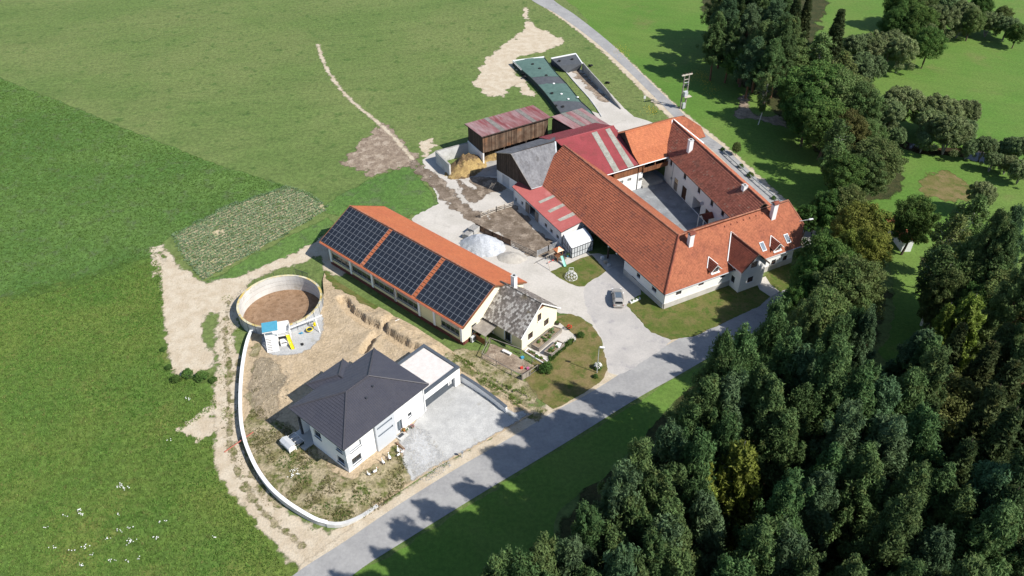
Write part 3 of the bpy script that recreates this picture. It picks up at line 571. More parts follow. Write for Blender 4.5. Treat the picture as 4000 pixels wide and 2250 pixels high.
def fill(parent,p0,p1,op,style='brown',nx=2,ny=1,off=.14,sill=True,name='window',frame=None,pane=None,bw=.07):
    """window or door set into the opening op of a wall"""
    p0,p1=v3(p0,0),v3(p1,0); d=(p1-p0).normalized(); n=Vector((d.y,-d.x,0)); u0,u1,a,b=op[:4]
    P=lambda u,z,o=0:p0+d*u+Z3*z-n*o
    fm=frame or {'brown':'brown_frame','white':'white_frame','dark':'anthracite','grey':'grey_metal'}[style]
    mb=MB()
    for k in range(nx+1):
        u=u0+(u1-u0)*k/nx; u=min(max(u,u0+bw/2),u1-bw/2); mb.box(P(u,(a+b)/2,off),(bw,.07,b-a),d,-n)
    for k in range(ny+1):
        z=a+(b-a)*k/ny; z=min(max(z,a+bw/2),b-bw/2); mb.box(P((u0+u1)/2,z,off-.003),(u1-u0-.004,.074,bw),d,-n)
    w_=mb.build(name,fm,parent)
    g=MB()
    for i in range(nx):
        for j in range(ny):
            x0=u0+(u1-u0)*i/nx; x1=u0+(u1-u0)*(i+1)/nx; y0=a+(b-a)*j/ny; y1=a+(b-a)*(j+1)/ny
            g.poly([P(x0,y0,off+.02),P(x1,y0,off+.02),P(x1,y1,off+.02),P(x0,y1,off+.02)],t=.5)
    g.build('pane',pane or 'dark_glass',w_)
    if sill:
        MB().box(P((u0+u1)/2,a-.03,-.02),(u1-u0+.16,.16,.05),d,-n).build('sill','white_trim' if style!='dark' else 'grey_trim',w_)
    return w_
def door(parent,p0,p1,op,m='wood_door',off=.12,boards=0,name='door',handle=True,panel_m=None):
    p0,p1=v3(p0,0),v3(p1,0); d=(p1-p0).normalized(); n=Vector((d.y,-d.x,0)); u0,u1,a,b=op[:4]
    P=lambda u,z,o=0:p0+d*u+Z3*z-n*o
    mb=MB(); k=boards or 1
    for i in range(k):
        x0=u0+(u1-u0)*i/k; x1=u0+(u1-u0)*(i+1)/k
        mb.box(P((x0+x1)/2,(a+b)/2,off+(.012 if i%2 else 0)),(x1-x0-.012,.05,b-a-.02),d,-n)
    o=mb.build(name,m,parent)
    if handle: MB().box(P(u1-.15,a+1.05,off-.06),(.05,.08,.16),d,-n).build('handle','grey_metal',o)
    return o
def scan(poly,s,ax=1):
    r=[]
    n=len(poly)
    for i in range(n):
        p,q=poly[i],poly[(i+1)%n]
        if (p[ax]<=s)!=(q[ax]<=s): r.append(p[1-ax]+(q[1-ax]-p[1-ax])*(s-p[ax])/(q[ax]-p[ax]))
    r.sort(); return [(r[i],r[i+1]) for i in range(0,len(r)-1,2)]
def plane(O,A,B):
    """O eave origin, A along the eave, B a point up the slope -> (O,u,w,n)"""
    O,A,B=Vector(O),Vector(A),Vector(B); u=(A-O).normalized(); w_=(B-O); w_=(w_-u*w_.dot(u)).normalized(); n=u.cross(w_)
    if n.z<0: n=-n
    return O,u,w_,n
def to2(F,p): q=Vector(p)-F[0]; return (q.dot(F[1]),q.dot(F[2]))
def slab(F,poly,th=.14,top=.0):
    O,u,w_,n=F; mb=MB(); k=len(poly)
    a=[O+u*x+w_*y+n*top for x,y in poly]; b=[p-n*th for p in a]
    mb.add(a+b,[tuple(range(k)),tuple(range(2*k-1,k-1,-1))]+[(i,k+i,k+(i+1)%k,(i+1)%k) for i in range(k)],.5); return mb
def tiles(parent,F,poly,m,tw=.30,tl=.36,h=.055,rib=.03,patch=.0,stag=True):
    O,u,w_,n=F; ys=[p[1] for p in poly]; s=min(ys); smax=max(ys); mb=MB(); k=0; base=.004
    while s<smax-.05:
        s1=min(s+tl,smax); e=.002
        A=scan(poly,s+e); B=scan(poly,s1-e)
        if len(A)!=len(B): A=B=scan(poly,(s+s1)/2)
        for (a0,a1),(b0,b1) in zip(A,B):
            lo=math.floor(min(a0,b0)/tw); hi=math.ceil(max(a1,b1)/tw)
            for i in range(lo,hi):
                x0=i*tw+(tw/2 if (stag and k%2) else 0); x1=x0+tw-.006
                l0,l1=max(x0,a0),min(x1,a1); u0_,u1_=max(x0,b0),min(x1,b1)
                if l1-l0<.02 and u1_-u0_<.02: continue
                l1=max(l1,l0); u1_=max(u1_,u0_)
                if l1<=l0: l0=l1=min(max((u0_+u1_)/2,a0),a1)
                if u1_<=u0_: u0_=u1_=min(max((l0+l1)/2,b0),b1)
                Q=lambda x,y,z:O+u*x+w_*y+n*z
                lm,um=(l0+l1)/2,(u0_+u1_)/2
                j=rnd.uniform(-.006,.008)
                vs=[Q(l0,s,h+j),Q(lm,s,h+rib+j),Q(l1,s,h+j),Q(u0_,s1+.03,base+.012),Q(um,s1+.03,base+rib*.8),Q(u1_,s1+.03,base+.012),Q(l0,s,base-.02),Q(l1,s,base-.02)]
                t=rnd.random()
                mb.add(vs,[(0,1,4,3),(1,2,5,4),(6,7,2,1,0)],t)
        s+=tl; k+=1
    o=mb.build('roof_tiles',m,parent); o['kind']='stuff'; return o
def corr(parent,F,poly,m,pitch=.18,amp=.03,name='corrugated_sheet',lift=.02):
    O,u,w_,n=F; xs=[p[0] for p in poly]; x=min(xs)+1e-3; X1=max(xs)-1e-3; mb=MB(); prev=None; k=0
    step=pitch/4; N=int((X1-x)/step)+1; vs=[];fs=[]
    for i in range(N+1):
        a=min(x+i*step,X1); sc=scan(poly,a,0)
        if not sc: prev=None; continue
        lo,hi=sc[0][0],sc[-1][1]; z=lift+amp*(1+math.sin(a*2*math.pi/pitch))
        vs+=[O+u*a+w_*lo+n*z,O+u*a+w_*hi+n*z]; j=len(vs)
        if prev: fs.append((prev-2,j-2,j-1,prev-1))
        prev=j
    mb.add(vs,fs,.5)
    return mb.build(name,m,parent,smooth=True)
def ridge_caps(parent,p,q,m='ridge_red',r=.13,step=.38,name='ridge_tiles'):
    p,q=Vector(p),Vector(q); L=(q-p).length; k=max(1,int(L/step)); mb=MB()
    for i in range(k):
        a=p.lerp(q,i/k); b=p.lerp(q,(i+1)/k); mb.tube([a,b+(b-a)*.04],[r*1.06,r*.92],7,True)
    o=mb.build(name,m,parent); o['kind']='stuff'; return o
def gutter(parent,p,q,m='grey_metal',r=.075): return MB().tube([p,q],r,6).build('gutter',m,parent)
def edge(parent,p,q,w_=.12,h=.16,m='white_trim',name='verge_board'): return MB().bar(p,q,w_,h).build(name,m,parent)
def chimney(parent,base,top_z,sx,sy,ang,m='white_wall',name='chimney',cap='dark_void',z0=None):
    u=(math.cos(ang),math.sin(ang),0); mb=MB(); z0=base[2] if z0 is None else z0
    mb.box((base[0],base[1],(z0+top_z)/2),(sx,sy,top_z-z0),u)
    o=mb.build(name,m,parent)
    k=MB().box((base[0],base[1],top_z+.03),(sx+.12,sy+.12,.07),u).build('cap','concrete_wall',o)
    MB().box((base[0],base[1],top_z+.075),(sx*.5,sy*.5,.04),u).build('flue','dark_void',o)
    return o
class FR:
    def __init__(s,x,y,az): s.o=Vector((x,y,0)); s.u=Vector((math.cos(az),math.sin(az),0)); s.v=Vector((-s.u.y,s.u.x,0)); s.az=az
    def __call__(s,a,b,z=0): return s.o+s.u*a+s.v*b+Z3*z
# ================================================================ long yellow shed with the solar roof
f=FR(-34.96,118.35,R(-41.43)); L,W,he,hr=36.2,15.62,4.1,8.07
shed=thing('solar_shed',f(18,8),'long yellow shed with maroon plinth and orange tiled roof covered in solar panels','shed')
a0,a1,b0,b1=2.1,35.75,.35,15.2
PI_=[2.37,8.03,13.83,19.72,25.68,29.28,35.5]
ops=[(PI_[i]-a0+.28,PI_[i+1]-a0-.28,1.5,3.78) for i in range(4)]+[(30.75-a0,34.9-a0,1.45,3.55)]
wall(shed,f(a0,b0),f(a1,b0),.7,4.25,ops,'yellow_wall_shaded')
for o_ in ops:
    w_=fill(shed,f(a0,b0),f(a1,b0),o_,'grey',nx=4,frame='wood_grey',bw=.09,sill=False)
    zz=o_[2]+(o_[3]-o_[2])*.52
    MB().poly([f(a0,b0)+f.u*o_[0]+f.v*.10+Z3*zz,f(a0,b0)+f.u*o_[1]+f.v*.10+Z3*zz,f(a0,b0)+f.u*o_[1]+f.v*.10+Z3*o_[3],f(a0,b0)+f.u*o_[0]+f.v*.10+Z3*o_[3]]).build('blind','wood_pale',w_)
    MB().box(f(a0,b0)+f.u*(o_[0]+o_[1])/2-f.v*.05+Z3*(o_[2]-.04),(o_[1]-o_[0],.2,.06),f.u).build('sill','grey_metal',w_)
MB().box(f((a0+a1)/2,b0-.03+.15,.35),(a1-a0+.06,.36,.7),f.u).build('plinth','maroon',shed)
for k,p in enumerate(PI_): MB().box(f(p if k<6 else 35.46,b0-.05,2.4),(.46,.2,3.4),f.u).build('pillar','new_white',shed)
mid=(b0+b1)/2; zr=4.25+(mid-b0)*(hr-he)/(W/2)
gops=[(2.0,3.2,1.3,2.9),(4.1,4.8,1.5,2.9),(6.9,7.6,4.5,5.5)]
wall(shed,f(a1,b0),f(a1,b1),.7,4.25,gops[:2],'cream_wall_sunlit',top=[(b1-mid,zr)])
for o_ in gops[:2]: fill(shed,f(a1,b0),f(a1,b1),o_,'white',nx=1)
wall(shed,f(a0,b1),f(a0,b0),.0,4.25,[],'yellow_wall_shaded',top=[(b1-mid,zr)])
wall(shed,f(a1,b1),f(a0,b1),.0,4.25,[],'cream_wall_sunlit')
MB().box(f(a1+.02-.17,(b0+b1)/2,.35),(.36,b1-b0,.7),f.u).build('plinth','maroon',shed)
Ff=plane(f(0,0,he),f(L,0,he),f(0,W/2,hr)); Fb=plane(f(L,W,he),f(0,W,he),f(L,W/2,hr)); SL=math.hypot(W/2,hr-he)
rect=[(0,0),(L,0),(L,SL),(0,SL)]
rf=slab(Ff,rect,.22,.02).build('roof','wood_brown',shed); tiles(rf,Ff,rect,'tile_solar',.34,.36,.035,.018)
rb=slab(Fb,rect,.22,.02).build('roof','wood_brown',shed); tiles(rb,Fb,rect,'tile_solar',.34,.36,.03,.015)
ridge_caps(shed,f(0,W/2,hr+.09),f(L,W/2,hr+.09),'ridge_red')
gutter(shed,f(0,-.08,he-.05),f(L,-.08,he-.05),'pipe_red'); gutter(shed,f(0,W+.08,he-.05),f(L,W+.08,he-.05),'pipe_red')
for x in (0,L): edge(shed,f(x,0,he+.0),f(x,W/2,hr+.0),.08,.22,'wood_brown'); edge(shed,f(x,W,he),f(x,W/2,hr),.08,.22,'wood_brown')
MB().tube([f(19.7,.1,he),f(19.72,.2,.1)],.06,6).build('downpipe','brown_frame',shed)
# solar panels, each its own piece
PW,PL=1.0,2.02
pm=MB()
pm.box((0,0,.02),(PW,PL,.04),t=.5,mi=1)
for j in (-1,1):
    pm.box((0,j*PL*.25,.043),(PW-.07,PL/2-.055,.008),t=.5,mi=0)
me0=None; sections=((.18,11.1,11),(11.95,24.2,12),(25.15,36.05,11))
for (x0,x1,nc) in sections:
    pw=(x1-x0)/nc
    for c_ in range(nc):
        for r_ in range(4):
            if me0 is None: o=pm.build('solar_panel',['pv_glass','pv_frame'],shed); me0=o.data
            else: o=link('solar_panel',me0,shed)
            c3=Ff[0]+Ff[1]*(x0+(c_+.5)*pw)+Ff[2]*(.32+(r_+.5)*2.06)+Ff[3]*.13
            Mx=Matrix.Identity(4)
            for r3 in range(3): Mx[r3][0],Mx[r3][1],Mx[r3][2],Mx[r3][3]=Ff[1][r3]*pw*.985,Ff[2][r3],Ff[3][r3],c3[r3]
            o.matrix_basis=Mx
for (x,wd) in ((11.52,.5),(24.67,.5)):
    for k in range(12): MB().box(Ff[0]+Ff[1]*x+Ff[2]*(.6+k*.7)+Ff[3]*.10,(.62,.16,.10),Ff[1],Ff[2]).build('snow_guard','terracotta',shed)
# ================================================================ old cottage with the mossy grey roof
cf=FR(-4.99,98.62,R(-41.2)); cL,cW,ce,cr=8.5,10.05,3.0,7.19
cot=thing('cottage',cf(4,5),'small cream cottage with mossy grey tiled roof joined to the solar shed','cottage')
cops=[(1.1,2.15,.15,2.2),(4.9,6.1,.35,2.3)]
x0,x1,y0,y1=-.3,cL-.35,.55,cW-.55
wall(cot,cf(x0,y0),cf(x1,y0),0,3.15,cops,'yellow_wall_shaded')
door(cot,cf(x0,y0),cf(x1,y0),cops[0],'maroon'); fill(cot,cf(x0,y0),cf(x1,y0),cops[1],'dark',nx=3,ny=1)
for o_ in cops:
    for uu in (o_[0]-.12,o_[1]+.12): MB().box(cf(x0+uu,y0-.02,(o_[2]+o_[3])/2),(.18,.06,o_[3]-o_[2]+.2),cf.u).build('door_surround','white_trim',cot)
gl=y1-y0; zr2=3.15+(gl/2)*(cr-ce)/(cW/2)
gop=[(1.55,2.75,1.0,2.35),(5.6,6.8,1.2,2.55)]
wall(cot,cf(x1,y0),cf(x1,y1),0,3.15,gop,'cream_wall_sunlit',top=[(gl-1.9,3.15+1.9*(cr-ce)/(cW/2)),(gl/2+1.2,zr2-1.2*.83),(gl/2-1.2,zr2-1.2*.83),(1.9,3.15+1.9*(cr-ce)/(cW/2))])
for o_ in gop: fill(cot,cf(x1,y0),cf(x1,y1),o_,'brown',nx=3,ny=2)
d3=cf.v; P_=cf(x1+.02,y0)
fill(cot,cf(x1+.17,y0),cf(x1+.17,y1),(3.9,4.75,3.6,4.9),'brown',nx=2,ny=2)
gb=MB()
for k in range(12):
    u_=gl/2-1.2+.2*k; zt=zr2-abs(u_+.1-gl/2)*.83
    gb.prism([cf(x1-.05,y0+u_),cf(x1+.03,y0+u_),cf(x1+.03,y0+u_+.19),cf(x1-.05,y0+u_+.19)],zr2-1.2*.83-.1,zt)
gb.build('gable_boards','wood_brown',cot)
wall(cot,cf(x1,y1),cf(x0,y1),0,3.15,[],'cream_wall_sunlit')
c1=plane(cf(-.2,0,ce),cf(cL,0,ce),cf(-.2,cW/2,cr)); c2=plane(cf(cL,cW,ce),cf(-.2,cW,ce),cf(cL,cW/2,cr)); cs=math.hypot(cW/2,cr-ce)
cp=[(0,0),(cL+.2,0),(cL+.2,cs),(0,cs)]
r1=slab(c1,cp,.14,0).build('roof','wood_dark',cot); r2=slab(c2,cp,.14,0).build('roof','wood_dark',cot)
tiles(r2,c2,cp,'tile_grey',.40,.40,.05,.0)
tmesh=[]
for q in range(6):
    t_=MB(); s=.17
    t_.add([(-s,-.22,.05),(s,-.22,.05),(s,.20,.015),(-s,.20,.015),(-s,-.22,0),(s,-.22,0),(-s*.5,-.27,.05),(s*.5,-.27,.05)],[(0,6,7,1,2,3),(4,5,1,7,6,0)],t=rnd.random() if q<5 else .96)
    tmesh.append(t_)
tdata=[]; extra=MB(); cnt=0
rows=int(cs/.385)
for r_ in range(rows+1):
    for q in range(int((cL+.2)/.37)+1):
        x=.18+q*.37+(.18 if r_%2 else 0); y=.2+r_*.385
        if x>cL+.1 or y>cs-.05: continue
        k=rnd.randrange(6)
        if len(tdata)<=k or True:
            pass
        p=c1[0]+c1[1]*x+c1[2]*y+c1[3]*.01
        if cnt<300:
            while len(tdata)<=k: tdata.append(None)
            if tdata[k] is None: o=tmesh[k].build('tile','tile_grey',r1); tdata[k]=o.data
            else: o=link('tile',tdata[k],r1)
            Mx=Matrix.Identity(4); rz=rnd.uniform(-.05,.05); uu=(c1[1]*math.cos(rz)+c1[2]*math.sin(rz)); ww=c1[3].cross(uu)
            for r3 in range(3): Mx[r3][0],Mx[r3][1],Mx[r3][2],Mx[r3][3]=uu[r3],ww[r3],c1[3][r3],p[r3]
            o.matrix_basis=Mx; cnt+=1
        else:
            u_,w_,n_=c1[1],c1[2],c1[3]; s=.17; Q=lambda a,b,c_:p+u_*a+w_*b+n_*c_
            extra.add([Q(-s,-.22,.05),Q(s,-.22,.05),Q(s,.2,.015),Q(-s,.2,.015),Q(-s,-.22,0),Q(s,-.22,0)],[(0,1,2,3),(4,5,1,0)])
e_=extra.build('roof_tiles','tile_grey',r1); e_['kind']='stuff'
ridge_caps(cot,cf(-.2,cW/2,cr+.05),cf(cL,cW/2,cr+.05),'tile_grey',.12)
edge(cot,cf(cL+.02,-.05,ce-.04),cf(cL+.02,cW/2,cr+.0),.06,.2); edge(cot,cf(cL+.02,cW+.05,ce-.04),cf(cL+.02,cW/2,cr),.06,.2)
chimney(cot,cf(1.9,cW/2+.9,6.0),8.9,.75,.75,cf.az,'new_white')
lean=MB(); 
corr_f=plane(cf(-.2,-2.6,2.15),cf(3.3,-2.6,2.15),cf(-.2,y0,2.6)); cs2=math.hypot(y0+2.6,.45)
po=corr(cot,corr_f,[(0,0),(3.4,0),(3.4,cs2),(0,cs2)],'wood_grey',.22,.035,name='porch_roof')
for a_ in (0.1,3.2): MB().box(cf(-.1+a_,-2.45,1.05),(.12,.12,2.1),cf.u).build('porch_post','wood_grey',cot)
MB().box(cf(1.4,-2.5,.75),(3.0,.06,1.2),cf.u).build('porch_panel','wood_brown',cot)
# ================================================================ new white house
z0=ZP; he=6.25; hr=8.7
c=[G(*q,he) for q in ((1129.7,1596),(1341.4,1760),(1674.5,1501.9),(1459.6,1360.9))]
hf=FR(c[1].x,c[1].y,math.atan2((c[2]-c[1]).y,(c[2]-c[1]).x))
hL=((c[2]-c[1]).length+(c[3]-c[0]).length)/2; hW=((c[0]-c[1]).length+(c[3]-c[2]).length)/2
house=thing('new_house',hf(8,6,z0),'new white rendered two storey house with dark hipped tile roof','house')
ov_=.55; X0,X1,Y0,Y1=ov_,hL-ov_,ov_,hW-ov_
zb=-.1
def hw(p,q,ops,m='new_white'): return wall(house,p,q,zb,he-.05,ops,m)
# road side: corner windows, grey stair panel, entrance
s_ops=[(.75,2.35,z0+.75,z0+2.05),(.75,2.7,z0+3.35,z0+4.55),(9.0,10.0,z0+.25,z0+2.35),(11.2,11.9,z0+1.5,z0+2.3)]
hw(hf(X0,Y0),hf(X1,Y0),s_ops)
fill(house,hf(X0,Y0),hf(X1,Y0),s_ops[0],'dark',nx=2,off=.2,frame='grey_trim')
w_=fill(house,hf(X0,Y0),hf(X1,Y0),s_ops[1],'dark',nx=1,off=.2,pane='blind',frame='grey_trim')
fill(house,hf(X0,Y0),hf(X1,Y0),s_ops[2],'dark',nx=2,off=.25,sill=False,name='entrance_door',frame='grey_trim',pane='sky_glass')
fill(house,hf(X0,Y0),hf(X1,Y0),s_ops[3],'dark',nx=1,off=.2,frame='grey_trim')
for zz in (z0+.75,z0+3.35): MB().box(hf(X0+.36,Y0-.012,zz+.62),(.74,.03,1.28),hf.u).build('corner_panel','grey_render',house)
sp=MB(); 
wall(house,hf(X0+5.0,Y0-.35),hf(X0+8.5,Y0-.35),zb,he-.06,[(.35,3.1,z0+2.55,z0+3.05),(.35,3.1,z0+4.05,z0+4.55)],'grey_render',name='stair_tower')
for zz in (2.55,4.05): fill(house,hf(X0+5.0,Y0-.35),hf(X0+8.5,Y0-.35),(.35,3.1,z0+zz,z0+zz+.5),'dark',nx=1,off=.18,frame='grey_trim',sill=False,pane='sky_glass')
for xx in (5.0,8.5): MB().box(hf(X0+xx+(.02 if xx==5 else -.02),Y0-.17,(zb+he-.06)/2),(.04,.36,he-.06-zb),hf.u).build('stair_tower_side','grey_render',house)
wall(house,hf(X1,Y0),hf(X1,Y1),zb,he-.05,[],'new_white'); wall(house,hf(X1,Y1),hf(X0,Y1),zb,he-.05,[],'new_white')
# shaded south west side with the covered terrace at its far end
w_ops=[(hW-1.1-2.25,hW-1.1-.72,z0+.75,z0+2.05),(hW-1.1-2.0,hW-1.1-.72,z0+3.35,z0+4.0),(3.7,5.2,z0+2.6,z0+4.0)]
hw(hf(X0,Y1-2.9),hf(X0,Y0),[(a-2.9,b-2.9,c_,d_) for a,b,c_,d_ in w_ops])
for a,b,c_,d_ in w_ops: fill(house,hf(X0,Y1-2.9),hf(X0,Y0),(a-2.9,b-2.9,c_,d_),'dark',nx=2 if b-a>1.4 else 1,off=.2,frame='grey_trim')
for zz in (z0+.75,z0+3.35): MB().box(hf(X0-.012,Y0+.36,zz+.62),(.03,.74,1.28),hf.u).build('corner_panel','grey_render',house)
wall(house,hf(X0+2.2,Y1),hf(X0+2.2,Y1-2.9),zb,he-.05,[(.4,2.4,z0+.1,z0+2.3)],'new_white'); fill(house,hf(X0+2.2,Y1),hf(X0+2.2,Y1-2.9),(.4,2.4,z0+.1,z0+2.3),'dark',nx=2,off=.2,sill=False,name='terrace_door',frame='grey_trim')
wall(house,hf(X0+2.2,Y1-2.9),hf(X0,Y1-2.9),zb,he-.05,[],'new_white')
MB().box(hf(X0+.7,Y1-1.0,z0+.12),(4.6,3.6,.2),hf.u).build('terrace_slab','concrete_wall',house)
MB().box(hf(X0+.15,Y1-.2,(z0+he)/2),(.28,.28,he-z0-.1),hf.u).build('terrace_post','anthracite',house)
rdg=[hf(5.85,hW/2,hr),hf(hL-5.85,hW/2,hr)]
k0,k1,k2,k3=hf(0,0,he),hf(hL,0,he),hf(hL,hW,he),hf(0,hW,he)
def hipface(pts,parent,m='tile_black',tw=.30,tl=.40,th=.16,deck='grey_trim',h=.075,rib=.03):
    F_=plane(*pts[:2],pts[2]); pl=[to2(F_,p) for p in pts]; r_=slab(F_,pl,th,0).build('roof',deck,parent); tiles(r_,F_,pl,m,tw,tl,h,rib,stag=False); return r_
for pts in ((k0,k1,rdg[1],rdg[0]),(k1,k2,rdg[1]),(k2,k3,rdg[0],rdg[1]),(k3,k0,rdg[0])): hipface(pts,house)
for a,b in ((k0,rdg[0]),(k1,rdg[1]),(k2,rdg[1]),(k3,rdg[0]),(rdg[0],rdg[1])): ridge_caps(house,Vector(a)+Z3*.1,Vector(b)+Z3*.1,'ridge_black',.13,.4)
for a,b in ((k0,k1),(k1,k2),(k2,k3),(k3,k0)): gutter(house,Vector(a)-Z3*.02,Vector(b)-Z3*.02,'anthracite',.08)
MB().tube([hf(X1-.25,Y0-.08,he-.1),hf(X1-.25,Y0-.08,z0)],.06,6).build('downpipe','galv',house)
# rear bay with its own hipped roof
bA,bE=G(1339.5,1404.2,he-.6),G(1198.7,1502.2,he-.6); bl=(bE-hf.o).dot(hf.u),(bA-hf.o).dot(hf.u); bo=((bE-hf.o).dot(hf.v)+(bA-hf.o).dot(hf.v))/2
e2=he-.6; m2=(bl[0]+bl[1])/2; hb=(bl[1]-bl[0])/2; r2=e2+hb*.42
q=[hf(bl[0],bo,e2),hf(bl[1],bo,e2),hf(m2,bo-hb,r2)]
deep=hW*.5+.2
tt=(r2-he)/(hr-he)*(hW/2); vb=hW-tt
hipface((hf(bl[1],bo,e2),hf(bl[0],bo,e2),q[2]),house)
hipface((hf(bl[0],bo,e2),hf(bl[0],hW-.9,e2),hf(m2,vb,r2),q[2]),house)
hipface((hf(bl[1],hW-.9,e2),hf(bl[1],bo,e2),q[2],hf(m2,vb,r2)),house)
for a in (q[0],q[1]): ridge_caps(house,a+Z3*.1,q[2]+Z3*.1,'ridge_black',.13,.4)
ridge_caps(house,q[2]+Z3*.1,hf(m2,vb,r2)+Z3*.1,'ridge_black',.13,.4)
for a,b in ((q[0],q[1]),(q[0],hf(bl[0],hW,e2)),(q[1],hf(bl[1],hW,e2))): gutter(house,a-Z3*.02,b-Z3*.02,'anthracite',.08)
bx0,bx1,by=bl[0]+.5,bl[1]-.5,bo-.5
wall(house,hf(bx1,Y1),hf(bx1,by),zb,e2,[],'new_white'); wall(house,hf(bx1,by),hf(bx0,by),zb,e2,[],'new_white'); wall(house,hf(bx0,by),hf(bx0,Y1),zb,e2,[],'new_white')
for aa,bb in ((9.2,3.4),(7.3,2.6)):
    F_=plane(k0,k1,rdg[0]); p=F_[0]+F_[1]*aa+F_[2]*(bb+1.2)+F_[3]*.05; MB().box(p+Z3*.15,(.25,.2,.3),hf.u).build('roof_vent','anthracite',house)
# ---- flat roofed garage
gz=z0+3.55
gN,gE=G(1656.3,1344.1,gz),G(1794.5,1432.5,gz)
gu=(gE-gN).normalized(); gv_=Vector((gu.y,-gu.x,0)); gl_=(gE-gN).length; gw=8.2
gar=thing('garage',gN.lerp(gE,.5)+gv_*4-Z3*gz,'flat roofed white garage with grey parapet beside the new house','garage')
gP=lambda a,b,z:Vector((gN.x,gN.y,0))+gu*a+gv_*b+Z3*z
GA,GB=gP(gl_,gw,0),gP(gl_,0,0); go=(.95,gw-1.1,z0,z0+2.15)
wall(gar,GA,GB,zb,gz-.04,[go],'new_white',depth=.5)
dp=door(gar,GA,GB,go,'grey_trim',off=.45,name='garage_door',handle=False)
for j in range(3):
    for i in range(2): MB().box(gP(gl_-.41,1.6+.42*i,z0+1.0+.3*j),(.03,.32,.2),gu).build('pane','white_frame',dp)
for j in range(4): MB().box(gP(gl_-.415,gw/2,z0+.42*(j+1)),(.02,gw-2.15,.03),gu).build('seam','anthracite',dp)
wall(gar,gP(0,gw,0),GA,zb,gz-.04,[],'new_white')
wall(gar,gP(gl_,0,0),gP(0,0,0),zb,gz-.04,[],'new_white'); wall(gar,gP(0,0,0),gP(0,gw,0),zb,gz-.04,[],'new_white')
MB().box(gP(gl_/2,gw/2,gz-.22),(gl_-.5,gw-.5,.1),gu).build('roof_gravel','roof_grit',gar)
for (a,b,sx,sy) in ((gl_/2,.22,gl_+.1,.48),(gl_/2,gw-.22,gl_+.1,.48),(.22,gw/2,.48,gw-.9),(gl_-.22,gw/2,.48,gw-.9)): MB().box(gP(a,b,gz-.1),(sx,sy,.3),gu).build('parapet','grey_trim',gar)
# garden walls
def wallrun(name,path,th,ztop,zbot,m,parent=None):
    mb=MB(); n=len(path); Lp=[];Rp=[]
    for i,p in enumerate(path):
        d=Vector((path[min(i+1,n-1)][0]-path[max(i-1,0)][0],path[min(i+1,n-1)][1]-path[max(i-1,0)][1],0)).normalized(); s_=Vector((-d.y,d.x,0))*th/2
        q=Vector((p[0],p[1],0)); Lp.append(q+s_); Rp.append(q-s_)
    vs=[]
    for i in range(n):
        zt=ztop(i) if callable(ztop) else ztop; zb_=zbot(i) if callable(zbot) else zbot
        vs+=[Lp[i]+Z3*zb_,Lp[i]+Z3*zt,Rp[i]+Z3*zt,Rp[i]+Z3*zb_]
    fs=[]
    for i in range(n-1):
        a=4*i;b=a+4
        fs+=[(a,b,b+1,a+1),(a+1,b+1,b+2,a+2),(a+2,b+2,b+3,a+3)]
    fs+=[(0,1,2,3),(4*n-1,4*n-2,4*n-3,4*n-4)]
    mb.add(vs,fs,.5); return mb.build(name,m,parent)
wz=[zp(p[0],p[1]) for p in WALLP]; wz=[max(sum(wz[max(0,i-4):i+5])/len(wz[max(0,i-4):i+5]),.35) for i in range(len(wz))]
rw=thing('retaining_wall',(*WALLP[len(WALLP)//2],0),'long curved concrete retaining wall with white coping around the new house garden','wall')
NW=len(WALLP)-7
wallrun('wall_body',WALLP[:NW],.34,lambda i:wz[i]+.45,-.1,'concrete_wall',rw)
wallrun('coping',WALLP[:NW],.5,lambda i:wz[i]+.53,lambda i:wz[i]+.452,'coping',rw)
wallrun('broken_end',WALLP[NW-1:],.5,lambda i:max(.12,(wz[NW]+.4)*(1-i/7.5)),-.1,'concrete_wall',rw)
dw=thing('driveway_wall',(*G(1880,1500)[:2],0),'low white driveway wall with grey coping running from garage to road','wall')
wp=catmull([G(1800,1462,z0+1.3),G(1862,1500,z0+1.2),G(1930,1550,z0+1.0),G(1978,1590,z0+.75)],.8)
wallrun('wall_body',wp,.36,lambda i:z0+1.25-.6*i/len(wp),.0,'new_white',dw); wallrun('coping',wp,.5,lambda i:z0+1.33-.6*i/len(wp),lambda i:z0+1.255-.6*i/len(wp),'grey_trim',dw)
# ================================================================ the farm court
def ray(px,py): return (CX*((px-2000)/FPX)+CY*((py-1125)/FPX)+CZ)
EYE=Vector((0,0,CH))
def onP(F,px,py):
    d=ray(px,py); t=(F[0]-EYE).dot(F[3])/d.dot(F[3]); return EYE+d*t
def onW(p0,p1,px,py):
    """(u,z) on the upright plane through p0,p1"""
    p0,p1=v3(p0,0),v3(p1,0); e=(p1-p0).normalized(); n=Vector((e.y,-e.x,0)); d=ray(px,py); t=(p0-EYE).dot(n)/d.dot(n); q=EYE+d*t
    return (q-p0).dot(e),q.z
def opx(p0,p1,pts,minz=None):
    q=[onW(p0,p1,*p) for p in pts]; us=[a for a,b in q]; zs=[b for a,b in q]
    return (min(us),max(us),min(zs) if minz is None else minz,max(zs))
def opc(p0,p1,cx,cy,w_,h): u,z=onW(p0,p1,cx,cy); return (u-w_/2,u+w_/2,z-h/2,z+h/2)
def roofface(parent,pts,m,th=.16,deck='wood_dark',tw=.30,tl=.42,h=.085,rib=.025,style='tile',stag=False,F_=None,name='roof'):
    F_=F_ or plane(pts[0],pts[1],pts[2]); pl=[to2(F_,p) for p in pts]
    r_=slab(F_,pl,th,0).build(name,deck,parent)
    if style=='tile': tiles(r_,F_,pl,m,tw,tl,h,rib,stag=stag)
    else: corr(r_,F_,pl,m)
    return r_,F_,pl
HE,HR=3.6,9.2
